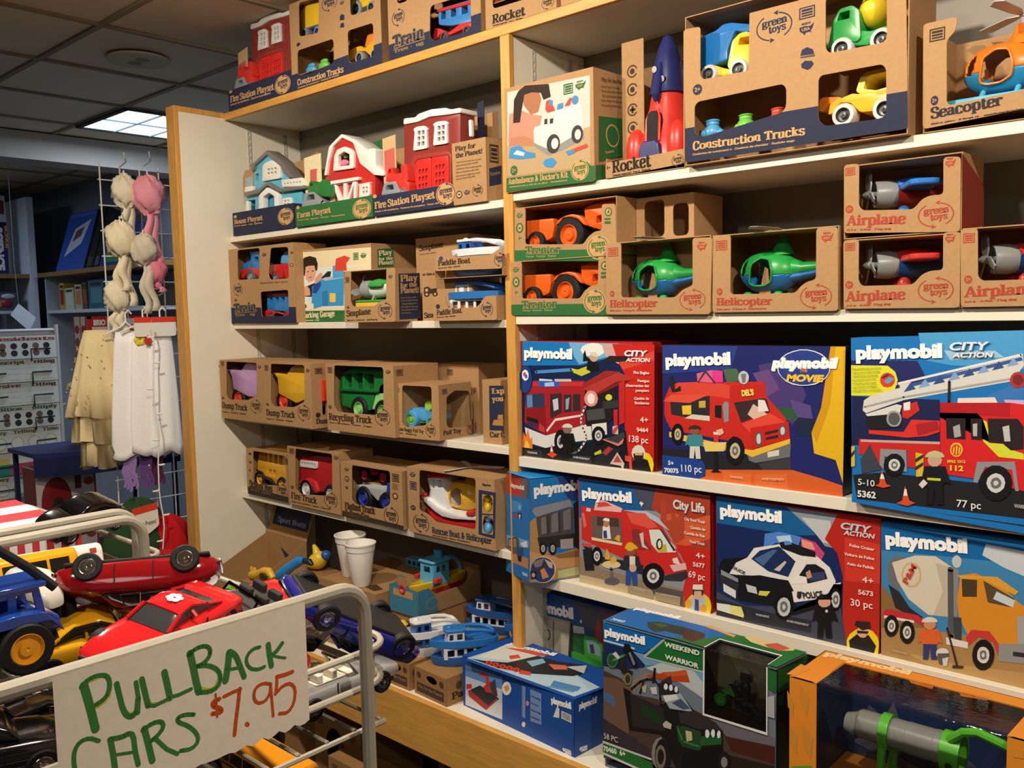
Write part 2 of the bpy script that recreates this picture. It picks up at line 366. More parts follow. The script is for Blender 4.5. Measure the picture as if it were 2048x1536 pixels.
tb=SH(B(WHT).box(SX0+.001,SX1,YF+.016,YB+.25,TOP-.026,TOP-.002),'top_board','laminate')
sub(B('d29a4c').box(SX0+.001,SX1,YF,YF+.0158,TOP-.028,TOP-.001),'edge_lipping','wood',tb)
SH(B('7f776b').box(SX0,SX1,YB+.001,YB+.012,CZ+.002,TOP-.028),'back_panel','laminate')
for z,th in((.311,.022),(-.026,.022),(-.390,.022),(-.695,.025)):
 SH(B(WHT).box(SX0+.002,DX-.017,YF,YB,EYE+z-th,EYE+z),'shelf','laminate')
for z,th in((.326,.024),(-.013,.026),(-.413,.028),(-.744,.032)):
 SH(B(WHT).box(DX+.019,SX1,YF,YB,EYE+z-th,EYE+z),'shelf','laminate')
for x,s in((SX0,1),(DX+.012,1)):
 for y in(1.955,2.12):
  b=B('b9b4a8')
  b.box(x+.0003,x+.003,y-.008,y-.003,CZ+.02,TOP-.05); b.box(x+.0003,x+.003,y+.003,y+.008,CZ+.02,TOP-.05)
  z=CZ+.02
  while z<TOP-.06: b.box(x+.0003,x+.003,y-.003,y+.003,z,z+.012); z+=.025
  SH(b,'slotted_strip','chrome' if 0 else 'laminate')
SH(B('6e675c').lathe([(.004,0),(.004,.001),(.001,.0015)],(SX0,1.78,1.56),ax='x',n=10),'screw_cap','laminate')
ct=thing('display_counter','low white counter with a broad maple front under the shelving','counter',(-1.3,1.9,0))
def CT(bb,name,mat,bv=.0015):
 bb.v=[tuple(Vector(p)-Vector((-1.3,1.9,0))) for p in bb.v]; return bb.build(name,mat,ct,bv)
CT(B('efe8d6').box(-3.226,SX1,PY+.02,YB,CZ-.026,CZ),'worktop','laminate')
CT(B('d8a04e').box(-3.226,SX1,PY,PY+.0198,CZ-.158,CZ),'front_fascia','wood')
CT(B('6d665a').box(-3.226,SX1,YB-.02,YB,0.001,CZ-.027),'back_board','laminate')
for x in(-3.2,-1.7,.6): CT(B('bdb19a').box(x-.01,x+.01,PY+.03,YB-.021,.001,CZ-.027),'support_panel','laminate')
BX={
'fire_station_top':(-3.127,1.850,2.532,0.000,0.424,0.077,0.200),
'construction_top':(-2.703,1.850,2.532,0.000,0.492,0.295,0.170),
'train_top':(-2.177,1.850,2.532,0.000,0.399,0.310,0.140),
'rocket_top':(-1.760,1.850,2.532,0.000,0.255,0.300,0.170),
'carton_top':(-1.490,1.850,2.532,0.000,0.273,0.250,0.200),
'house_box':(-3.128,1.845,2.061,0.000,0.408,0.087,0.200),
'farm_box':(-2.701,1.840,2.061,0.000,0.430,0.068,0.200),
'fire_station':(-2.266,1.840,2.061,0.000,0.369,0.063,0.200),
'planet_box':(-1.899,1.840,2.061,0.000,0.137,0.178,0.220),
'train_box':(-3.163,1.840,1.724,0.000,0.441,0.286,0.140),
'garage_box':(-2.765,1.880,1.724,0.000,0.429,0.259,0.200),
'seaplane_box':(-2.368,1.785,1.724,0.000,0.254,0.165,0.093),
'seaplane_back':(-2.227,1.980,1.724,0.000,0.245,0.269,0.150),
'paddle_low':(-1.985,1.825,1.724,0.000,0.263,0.075,0.130),
'paddle_top':(-1.975,1.825,1.849,0.000,0.279,0.089,0.130),
'dump_pink':(-3.148,1.770,1.360,0.000,0.299,0.225,0.200),
'dump_yellow':(-2.847,1.770,1.360,0.000,0.300,0.224,0.200),
'recycling_box':(-2.489,1.790,1.360,0.000,0.353,0.226,0.190),
'buggy_box':(-2.150,1.807,1.360,0.092,0.182,0.170,0.155),
'carrier_box':(-1.830,1.872,1.360,0.000,0.074,0.189,0.200),
'dark_carton':(-2.181,2.000,1.360,0.000,0.211,0.220,0.120),
'bus_box':(-3.102,1.840,1.055,0.000,0.280,0.180,0.140),
'firetruck_box':(-2.808,1.835,1.055,0.000,0.313,0.216,0.150),
'flatbed_box':(-2.480,1.830,1.055,0.000,0.322,0.190,0.160),
'rescue_box':(-2.132,1.830,1.055,0.000,0.382,0.210,0.160),
'ambulance_box':(-1.686,1.840,2.076,0.000,0.304,0.281,0.141),
'rocket_box':(-1.351,1.845,2.076,0.000,0.229,0.300,0.170),
'construction_box':(-1.108,1.825,2.076,0.000,0.496,0.335,0.160),
'seacopter_box':(-0.590,1.845,2.076,0.000,0.299,0.207,0.200),
'tractor_low':(-1.684,1.845,1.737,0.000,0.351,0.149,0.160),
'tractor_top':(-1.673,1.850,1.888,0.000,0.350,0.144,0.160),
'heli_one':(-1.348,1.835,1.737,0.000,0.299,0.177,0.170),
'heli_two':(-1.046,1.838,1.737,0.000,0.295,0.175,0.180),
'air_low':(-0.740,1.838,1.737,0.000,0.225,0.143,0.160),
'air_top':(-0.741,1.838,1.882,0.000,0.226,0.149,0.142),
'air_right':(-0.513,1.838,1.737,0.000,0.224,0.150,0.160),
'engine_box':(-1.674,1.870,1.337,0.000,0.442,0.327,0.120),
'dels_box':(-1.198,1.860,1.337,0.000,0.452,0.321,0.120),
'ladder_box':(-0.714,1.830,1.337,0.000,0.482,0.342,0.150),
'tipper_box':(-1.676,1.836,1.006,-0.454,0.125,0.285,0.240),
'foodtruck_box':(-1.474,1.870,1.006,0.000,0.401,0.289,0.120),
'police_box':(-1.056,1.870,1.006,0.000,0.387,0.291,0.120),
'mixer_box':(-0.665,1.870,1.006,0.000,0.467,0.286,0.120),
'garbage_box':(-1.740,1.970,0.627,0.000,0.471,0.282,0.120),
'plow_box':(-1.777,1.709,0.627,-0.075,0.430,0.148,0.200),
'weekend_box':(-1.264,1.690,0.627,0.000,0.448,0.369,0.113),
'orange_box':(-0.767,1.650,0.627,0.000,0.480,0.377,0.175),
'seaplane_second':(-2.074,1.865,1.724,0.000,0.218,0.156,0.120),
'sign':(-0.613,0.213,1.412,1.571,0.198,0.100,0.001),
}
ART={
'fire_station_top':'''FT|Fire Station Playset|c79d68|14,32|308,28|22.9|s
FG c79d68:2b2f47 366,35 46,30
FT|Estación de bomberos - Caserne de pompiers|c79d68|13,20|287,17|6.3|s
FO c79d68 20,71 11,5''',
'construction_top':'''FN 2b2f47 6,56 500,63
FW 14 58,288 175,277 164,164 53,176
FW 14 342,246 462,235 459,173 340,179
FW 14 322,136 453,132 451,29 322,33
FW 14 39,132 246,128 244,50 95,42 35,49
FT|Construction Trucks|c79d68|32,15|292,11|20.0|s
FT|Camiones de construcción - Camions de chantier|c79d68|33,4|270,4|5.3|s
FG 2b2f47 232,246 42,25
FU 2b2f47 299,229 13,7
FO 2b2f47 47,151 11,6
FP 2b2f47 284,154 289,167 304,166 307,151
FP 2b2f47 284,177 286,191 298,195 309,188 308,174''',
'train_top':'''FN 2b2f47 4,48 404,52
FW 14 43,199 94,195 94,158 45,160
FW 16 192,120 361,113 359,13 207,16 186,31
FT|Train|8f744f|20,33|159,33|37.6|sO
FT|Train|2b2f47|20,33|159,33|37.6|s
FT|Tren - Zug|8f744f|23,18|159,17|10.3|s
FG 2b2f47 48,120 29,24''',
'rocket_top':'''FW 14 27,51 161,48 165,183 32,201
FT|Rocket|2a241f|25,11|144,8|23.6|s
FT|Cohete espacial - Fusée - Rakete|2a241f|27,4|136,0|3.9|s
FG 3a2c22 226,19 21,15''',
'house_box':'''FT|House Playset|c79d68|10,44|207,45|17.4|s
FT|Casa de juguete - Maison - Spielhaus|c79d68|9,35|206,32|4.9|s
FG c79d68:2b2f47 358,44 46,28
FO c79d68 20,72 11,6''',
'farm_box':'''FT|Farm Playset|c79d68|10,30|206,34|18.9|s
FT|Granja de juguete - Ferme - Bauernhof|c79d68|12,21|282,17|4.4|s
FG c79d68:2f6a38 374,30 45,29
FO c79d68 18,67 10,6''',
'fire_station':'''FT|Fire Station Playset|c79d68|6,23|287,30|21.4|s
FT|Estación de bomberos - Caserne de pompiers - Feuerwehr|c79d68|7,12|306,11|4.9|s
FG c79d68:2b2f47 337,37 40,30
FO c79d68 8,63 10,6''',
'planet_box':'''FT|Play for|3a2c22|14,154|96,154|13.2|s
FT|the Planet!|3a2c22|15,135|123,135|13.1|s
FT|Green Toys are made from recycled|7d6242|17,120|117,117|4.1|s
FT|plastic and packed in recycled|7d6242|16,110|105,110|4.1|s
FT|cardboard with no added plastic|7d6242|16,101|119,98|4.1|s
FT|films or coatings so the whole|7d6242|16,91|107,90|4.1|s
FT|box can go straight back into|7d6242|15,81|113,80|4.1|s
FT|the loop. Good clean play|7d6242|15,72|92,73|4.1|s
FO 2b2f47 26,29 13,11
FO c79d68 26,29 10,8
FT|+|2b2f47|19,25|33,25|9.2|s
FU 2b2f47 59,31 13,9
FG 3a2c22 101,33 21,16
RQ 3a2c22 33,135 18,25
RP 2b2f47 12,92 63,105 61,53 11,42
RT|Green|8e7a5c|16,71|57,81|9.1|s''',
'train_box':'''FN 2b2f47 9,61 447,56
FW 12 66,281 222,280 213,166 58,167
FW 12 295,275 408,272 405,160 286,159 273,175
FW 12 214,117 397,119 395,25 216,23
FT|Train|8f744f|23,41|177,45|34.7|sO
FT|Train|2b2f47|23,41|177,45|34.7|s
FT|Tren - Zug|8f744f|28,27|171,30|10.1|s
FG 2b2f47 58,130 34,23
FU 3a2c22 251,252 16,9
FU 3a2c22 430,249 11,6
FO 3a2c22 426,206 11,6
FO c79d68 426,206 7,4
FA 3a2c22 38,90 9,5
FT|figures included, ages two and up|7d6242|216,147|394,146|5.3|s''',
'garage_box':'''FP ead9b0 30,252 429,245 415,2 14,-0
FP dfe4e2 28,232 17,74 148,50 273,48 281,183 426,190 429,245 161,250
FP ead9b0 30,252 429,245 426,190 157,194 26,195
FP 2f6a38 13,41 272,40 425,40 423,-3 10,-0
FP 25262e 22,94 24,121 74,133 119,142 186,177 207,176 197,151 145,143 117,113 98,90
FP d8a283 39,95 28,121 56,132 75,120 78,96
FP d8a283 109,129 109,155 139,174 156,173 145,143 127,126
FP dba88a 48,210 115,212 122,183 102,150 74,142 53,155
FP 2b211c 28,185 27,213 49,232 85,236 120,228 130,206 125,183 115,183 110,201 79,202 56,199 49,168 38,166
FP 3a2a22 65,183 75,183 75,180 64,180
FP 3a2a22 93,184 104,184 104,181 93,180
FP b05a50 69,161 95,163 84,157
FP 3e97d2 81,47 91,127 146,151 277,153 271,56 148,56 95,48
FP 2f7db8 148,58 151,107 182,111 183,57
FP b9bfc4 146,151 172,157 277,158 277,151 171,145
FP 4aa5de 214,151 217,194 280,198 277,153
FP d9442f 228,175 237,218 285,226 316,217 300,203 294,202 295,175
FP f2c94c 192,70 194,101 228,100 226,69
FP 2a4a9a 91,104 101,134 145,143 144,128 116,103
FP e8e2d2 18,45 20,71 61,73 96,66 95,45
FA 2f6a38 40,58 14,8
FQ 2f6a38 348,220 14,12
FU 2f6a38 389,219 17,11
FT|Parking Garage|ead9b0|28,15|217,21|19.7|s
FT|Estacionamiento - Garage|ead9b0|30,5|127,6|4.2|s
RP 2f6a38 25,239 94,247 93,184 25,180
RT|Play|ead9b0|31,218|88,224|16.6|s
RT|for the|ead9b0|30,202|89,207|10.8|s
RT|Planet!|ead9b0|29,188|92,192|12.7|s''',
'seaplane_box':'''FB 0 10,165 43,165 37,65 46,51 158,50 180,62 216,68 221,165 263,165 256,-0 0,-1
FT|Seaplane|3a2c22|14,19|136,25|18.8|s
FT|Hidroavión - Hydravion - Wasserflugzeug|3a2c22|14,4|170,6|4.2|s
FG 2b2f47 209,34 34,25
FQ 3a2c22 24,137 11,9
FU 3a2c22 240,138 11,7
FA 3a2c22 22,48 7,4
RP 2b2f47 20,147 107,151 107,8 18,6
RT|Play|c79d68|27,123|97,127|20.0|s
RT|for the|c79d68|26,105|93,108|13.6|s
RT|Planet!|c79d68|26,87|101,90|17.3|s
RT|Green Toys are made|8d7a5e|27,71|90,73|4.6|s
RT|from recycled plastic|8d7a5e|27,62|95,64|4.6|s
RT|with packaging that|8d7a5e|27,52|91,54|4.6|s
RT|goes back in the loop|8d7a5e|26,43|95,44|4.6|s
RT|Good clean fun for|8d7a5e|26,33|91,35|4.6|s
RT|everyone|8d7a5e|25,24|64,25|4.5|s''',
'seaplane_back':'''FT|Seaplane|3a2c22|18,228|131,235|16.9|s
FT|meet the others|7d6242|19,215|101,217|4.7|s''',
'seaplane_second':'''FT|Meet them all|3a2c22|2,140|62,140|8.1|s
FP 3a2c22 7,86 9,103 28,106 41,98 67,100 67,82
FP c79d68 14,90 15,99 27,100 28,91
FO 3a2c22 21,82 13,8
FO c79d68 21,82 6,4
FO 3a2c22 59,82 12,8
FO c79d68 59,82 5,4
FT|Seaplane|3a2c22|7,9|116,14|16.1|s''',
'paddle_low':'''FB 0 5,74 58,74 60,43 75,36 185,38 206,52 218,68 264,70 265,1 2,-0
FT|Paddle Boat|3a2c22|18,17|124,23|15.6|s
FT|Barco de vapor - Bateau - Raddampfer|3a2c22|18,9|99,13|3.5|s
FG 2b2f47 227,31 24,20
FO 2b2f47 24,43 9,7''',
'paddle_top':'''FB 0 13,86 76,88 77,67 90,61 238,60 255,67 281,79 279,19 2,24
FT|Paddle Boat|3a2c22|20,39|154,41|15.3|s
FT|Barco de vapor - Bateau - Raddampfer|3a2c22|21,30|114,32|3.4|s
FG 2b2f47 270,44 20,18
FO 3f3f7a 33,60 9,6''',
'dump_pink':'''FW 10 52,224 265,224 255,98 193,79 59,74 39,88
FT|Dump Truck|3a2c22|7,39|187,38|22.5|s
FT|Camión - Camion - Kipper|3a2c22|9,22|178,23|5.1|s
FG 3a2c22 248,57 38,25
FQ 3a2c22 25,211 11,9
FU 3a2c22 283,204 14,8
FA 3a2c22 16,78 9,5''',
'dump_yellow':'''FW 10 56,225 264,224 257,92 191,69 59,66 44,81
FT|Dump Truck|3a2c22|14,30|195,31|22.2|s
FT|Camión - Camion - Kipper|3a2c22|15,15|183,17|4.8|s
FG 3a2c22 250,52 38,27
FQ 3a2c22 28,203 12,10
FU 3a2c22 284,200 13,8
FA 3a2c22 25,70 9,5
RQ 3a2c22 32,198 15,10
RW 8 50,161 62,166 56,44 42,45 42,111
RO 3a2c22 23,46 10,9
RT|Dump|3a2c22|13,17|77,13|17.3|s''',
'recycling_box':'''FW 12 48,224 305,223 300,91 257,66 60,64 39,78
FT|Recycling Truck|3a2c22|9,35|237,38|22.5|s
FT|Camión de reciclaje - Camion - Müllwagen|3a2c22|10,24|236,25|4.4|s
FG 3a2c22 293,61 38,27
FQ 3a2c22 25,204 13,10
FU 3a2c22 329,206 13,8
FA 3a2c22 17,79 9,6
RQ 3a2c22 25,204 14,10''',
'buggy_box':'''FW 8 31,168 154,168 152,63 124,45 43,34 26,43
FT|Dune Buggy Pull Toy|3a2c22|3,22|116,20|10.2|s
FT|Buggy - Ziehspielzeug|3a2c22|4,13|86,11|3.7|s
FG 3a2c22 146,29 21,19
FQ 6a4a56 12,150 7,7
FA 5a3a5a 9,43 6,4
RW 8 36,131 75,148 138,142 160,124 160,49 133,29 43,35 33,47
RT|Pull Toy|3a2c22|16,16|99,14|13.6|s
RG 8a5040 156,22 29,21
RQ 5a3a5a 28,149 12,8
RU 3a2c22 174,141 13,8''',
'carrier_box':'''FP 2b2f47 28,172 86,175 82,43 26,40
FT|Exp|c79d68|39,149|87,152|15.4|s
FT|you|c79d68|39,126|84,130|15.5|s
FP b3834a 38,56 44,72 82,76 81,57
FP b3834a 59,75 62,88 81,90 81,76
FT|Car C|3a2c22|27,20|86,24|14.7|s''',
'dark_carton':'''FQ 3a2c22 80,194 14,10''',
'bus_box':'''FN 3a3024 -2,29 283,21
FW 10 50,181 277,211 269,74 210,56 60,46 40,58
FT|School Bus|7d5c36|15,30|172,28|25.1|sO
FT|School Bus|2c241c|15,30|172,28|25.1|s
FT|Autobús - Autobus|8a6a44|22,17|161,15|6.0|s
FG 3a2c22 242,39 36,27
FO 3a2c22 28,161 9,5
FA 3a2c22 27,128 10,5
FU 3a2c22 22,95 9,5
FQ 3a2c22 281,156 8,11''',
'firetruck_box':'''FW 10 51,212 275,217 268,78 224,57 78,45 40,58
FT|Fire Truck|3a2c22|13,22|172,21|23.7|s
FT|Camión de bomberos - Camion - Feuerwehr|3a2c22|15,8|253,10|5.0|s
FG 3a2c22 257,45 39,28
FQ 3a2c22 29,199 16,10
FU 3a2c22 298,199 15,9
FA 3a2c22 22,64 10,6''',
'flatbed_box':'''FN 3a3024 1,20 338,13
FW 10 63,186 264,187 259,77 219,54 76,52 56,61
FT|Flatbed Truck|7d5c36|17,30|179,32|20.9|sO
FT|Flatbed Truck|2c241c|17,30|179,32|20.9|s
FT|& Race Car|7d5c36|17,8|145,8|18.9|sO
FT|& Race Car|2c241c|17,8|145,8|18.9|s
FG 3a2c22 262,35 37,30
FU 3a2c22 34,166 14,8
FO 3a2c22 33,134 13,10
FO c79d68 33,134 9,6
FT|+|3a2c22|25,128|39,128|9.5|s
FQ 3a2c22 291,166 17,13
FQ 8a6a44 287,137 14,10
FO 3a2c22 286,106 14,11
FO c79d68 286,106 9,7
FA 3a2c22 31,104 8,5''',
'rescue_box':'''FW 10 58,215 306,216 301,51 127,49 86,71 52,73
FP 2a3355 318,173 332,173 327,38 313,39
FP 2a3355 377,173 387,173 380,36 372,36
FP 2a3355 332,173 377,173 377,163 332,162
FP 2a3355 330,104 375,108 375,105 330,100
FP 2a3355 328,45 373,46 372,36 327,38
FW 22 332,142 342,161 364,163 374,148 371,123 359,110 340,112 332,124
FW 22 331,79 340,100 362,103 375,87 372,60 359,46 338,47 331,61
FT|Rescue Boat & Helicopter|2b2f47|110,12|365,18|18.7|s
FT|Barco de rescate - Bateau - Rettungsboot|3a2c22|112,3|277,7|4.3|s
FG 2b2f47 60,35 37,29
FU 2b2f47 27,185 15,10
FQ 2b2f47 28,151 16,13
FA 2b2f47 24,80 12,8
FT|figures|3a2c22|334,188|368,189|6.3|s''',
'ambulance_box':'''FP c6c6bc 11,270 294,262 292,36 4,43
FP b79c76 7,125 293,135 292,36 4,43
FP d58a74 10,135 17,209 55,217 86,201 107,194 134,187 125,161 100,116
FP b87e5e 10,125 19,145 68,145 101,130 102,112
FP a8704f 64,261 122,257 133,231 121,199 95,196 70,225
FP 33251e 30,184 35,245 52,266 76,276 159,265 165,231 140,227 131,247 99,254 73,252 63,216 55,182
FP ece5d4 103,150 107,162 129,163 139,189 180,196 263,196 271,142 270,112 195,89 150,90 105,122
FP 8d8d88 103,121 151,99 196,106 270,130 274,108 200,88 152,81 104,112
FP d9d5c8 139,189 146,195 180,196 175,165 138,164
FP 3a3a3a 141,163 142,177 153,177 152,163
FP 3a3a3a 160,162 161,175 173,175 171,162
FO 3c3c3c 171,109 23,25
FO ece5d4 176,109 12,14
FO 3c3c3c 251,122 19,23
FO ece5d4 253,121 10,13
FP c4483c 146,202 149,222 163,225 180,193 153,191
FP 4b86b8 158,210 160,225 172,220 171,208
FP 4b86b8 184,194 189,208 207,209 206,194
FP c4483c 211,199 229,218 237,215 228,198
FO 4b86b8 246,209 11,11
FP 3f8ec4 11,93 19,120 53,121 76,102 107,94 109,82 52,84
FP ded8c8 28,101 43,110 71,99 66,91
FP c4483c 213,83 282,94 286,85 239,77
FP 3f8ec4 211,84 239,85 243,76 221,72
FP 3f8ec4 135,63 141,72 168,74 182,60 168,48 143,53
FP 2f6a38 2,39 227,33 238,43 256,56 281,49 294,37 305,36 305,-3 0,2
FG c79d68:2f6a38 258,30 27,24
FA 2f6a38 30,57 13,13
FQ 2f6a38 224,241 15,13
FU 2f6a38 264,242 18,14
FT|Ambulance & Doctor's Kit|c79d68|8,21|218,17|15.3|s
FT|Ambulancia y kit de médico - Ambulance|c79d68|11,12|216,8|3.8|s
RT|Play for the Planet!|7a5c38|33,252|140,261|8.7|s
RT|Green Toys are made|8f6d44|32,236|110,245|4.7|s
RT|from recycled plastic|8f6d44|32,225|127,236|4.7|s
RT|with packaging that|8f6d44|32,213|121,224|4.7|s
RT|goes back in the loop|8f6d44|31,202|127,212|4.7|s
RT|for good clean fun|8f6d44|31,190|115,199|4.7|s
RP 2f6a38 19,162 138,171 136,77 17,48
RO c79d68 78,120 30,29
RO 2f6a38 78,120 25,25
RT|Learn|c79d68|46,71|83,79|6.7|s
RP 2f6a38 4,37 42,44 41,9 3,-2''',
'rocket_box':'''FB 0 1,40 104,39 222,44 226,43 228,312 231,311 229,10 -0,-0
FT|Rocket|26211c|21,12|133,15|29.3|s
FT|Cohete espacial - Fusée - Rakete|26211c|22,3|134,6|4.5|s
FG 3a2c22 210,19 16,14
FT|1+|26211c|4,23|15,23|7.8|s''',
'construction_box':'''FB 0 -2,308 41,305 40,198 47,187 160,185 162,305 163,306 489,305 497,10 1,7
FN 2b2f47 2,85 496,82
FW 14 331,302 453,300 455,183 340,185 332,195
FW 18 317,136 323,144 446,142 454,132 456,37 331,40 317,54
FW 18 25,131 34,140 238,142 247,132 247,84 45,59 25,69
FG 2b2f47 219,265 41,29
FQ 2b2f47 292,277 17,12
FU 2b2f47 291,244 17,15
FP 2b2f47 278,192 281,203 292,207 305,200 308,190
FP 4b4a58 278,190 309,189 309,185 278,187
FP 2b2f47 280,175 288,180 303,177 307,170 301,163 294,160 281,167
FA 2b2f47 33,167 12,12
FT|Construction Trucks|c79d68|20,33|287,29|18.3|s
FT|Camiones de construcción - Camions de chantier - Baufahrzeuge|c79d68|20,21|266,18|4.3|s''',
'seacopter_box':'''FB 0 -2,207 60,207 56,181 41,168 43,53 48,46 267,57 265,154 292,154 299,25 0,8
FT|Seacopter|2e2a33|15,26|138,31|19.8|s
FT|Hidrocóptero - Hélicoptère - Wasserhubschrauber|2e2a33|15,14|173,17|3.0|s
FA 2b2f47 21,59 7,9
FQ 3a2c22 24,182 14,12''',
'tractor_low':'''FB 0 5,148 44,147 42,46 245,41 260,60 282,73 305,75 307,141 350,140 352,-4 1,0
FN 2f6a38 2,30 328,26
FO c79d68 293,32 37,31
FG 2f6a38 293,32 33,28
FT|Tractor|b08a60|42,19|164,19|20.7|sO
FT|Tractor|2f6a38|42,19|164,19|20.7|s
FT|Tractor - Tracteur - Traktor|8fa070|43,10|152,10|5.0|s
FU 2f6a38 23,125 13,9
FO 2f6a38 22,92 13,14
FO c79d68 22,92 8,10
FT|+|2f6a38|15,86|29,86|12.4|s
FT|1+|2f6a38|17,60|29,60|7.3|s
FO 2f6a38 327,122 12,11
FO c79d68 327,122 8,8
FP 2f6a38 323,117 329,128 332,118
FP 2f6a38 316,106 334,106 334,101 315,101
FP 2f6a38 315,97 334,97 334,91 315,91''',
'tractor_top':'''FB 0 7,145 46,142 43,43 244,30 260,48 281,60 304,61 305,127 348,124 350,-19 3,-1
FN 2f6a38 4,29 326,12
FO c79d68 292,19 37,31
FG 2f6a38 292,19 32,27
FT|Tractor|b08a60|44,17|164,12|20.5|sO
FT|Tractor|2f6a38|44,17|164,12|20.5|s
FT|Tractor - Tracteur - Traktor|8fa070|45,7|153,3|5.0|s
FU 2f6a38 25,122 13,9
FO 2f6a38 24,89 13,14
FO c79d68 24,89 8,10
FT|+|2f6a38|17,83|30,83|12.2|s
FT|1+|2f6a38|19,58|31,58|7.2|s
FO 2f6a38 326,106 11,11
FO c79d68 326,106 8,8
FP 2f6a38 321,102 328,113 330,103
FP 2f6a38 314,91 332,90 332,86 314,87
FP 2f6a38 314,83 332,82 332,76 314,77''',
'heli_one':'''FB 0 3,177 49,176 48,45 52,40 203,36 225,54 252,63 252,173 304,171 298,-5 0,-2
FT|Helicopter|ad4533|12,16|153,15|18.2|s
FT|Helicóptero - Hélicoptère - Hubschrauber|ad4533|12,6|139,5|3.9|s
FG ad4533 251,29 35,24
FQ ad4533 25,154 15,11
FU ad4533 277,151 14,13
FA ad4533 20,50 7,8''',
'heli_two':'''FT|Helicopter|ad4533|10,15|146,14|16.6|s
FT|Helicóptero - Hélicoptère - Hubschrauber|ad4533|11,4|135,4|3.6|s
FQ ad4533 24,151 14,11
FA ad4533 19,46 7,8
FB 0 1,174 47,174 46,44 51,39 201,38 212,51 227,61 247,65 247,173 293,172 295,-2 0,-1
FG ad4533 247,29 35,25
FU ad4533 271,151 14,13''',
'air_low':'''FB 0 -1,143 31,144 31,59 38,48 138,47 156,67 172,73 194,73 193,145 224,144 225,0 1,2
FT|Airplane|ad4533|5,17|123,19|20.6|s
FT|Avión - Avion - Flugzeug|ad4533|6,6|96,8|4.4|s
FG ad4533 181,35 33,24
FQ ad4533 13,129 10,8
FU ad4533 206,132 10,11
FA ad4533 12,51 8,8''',
'air_top':'''FB 0 -0,152 31,151 31,67 39,56 138,49 155,68 171,73 193,72 192,143 223,140 224,-1 1,13
FT|Airplane|ad4533|6,28|122,23|20.3|s
FT|Avión - Avion - Flugzeug|ad4533|6,17|96,13|4.3|s
FG ad4533 180,35 33,24
FQ ad4533 13,137 10,8
FU ad4533 205,130 10,11
FA ad4533 12,61 8,8
RP 8e3a2c -5,145 143,99 150,19 4,3''',
'air_right':'''FB 0 -3,149 27,149 29,58 37,50 139,49 151,70 190,73 188,141 222,140 226,1 -0,1
FT|Airplane|ad4533|6,20|125,23|19.8|s
FT|Avión - Avion - Flugzeug|ad4533|6,9|95,12|4.0|s
FQ ad4533 12,131 10,9
FA ad4533 12,53 7,8''',
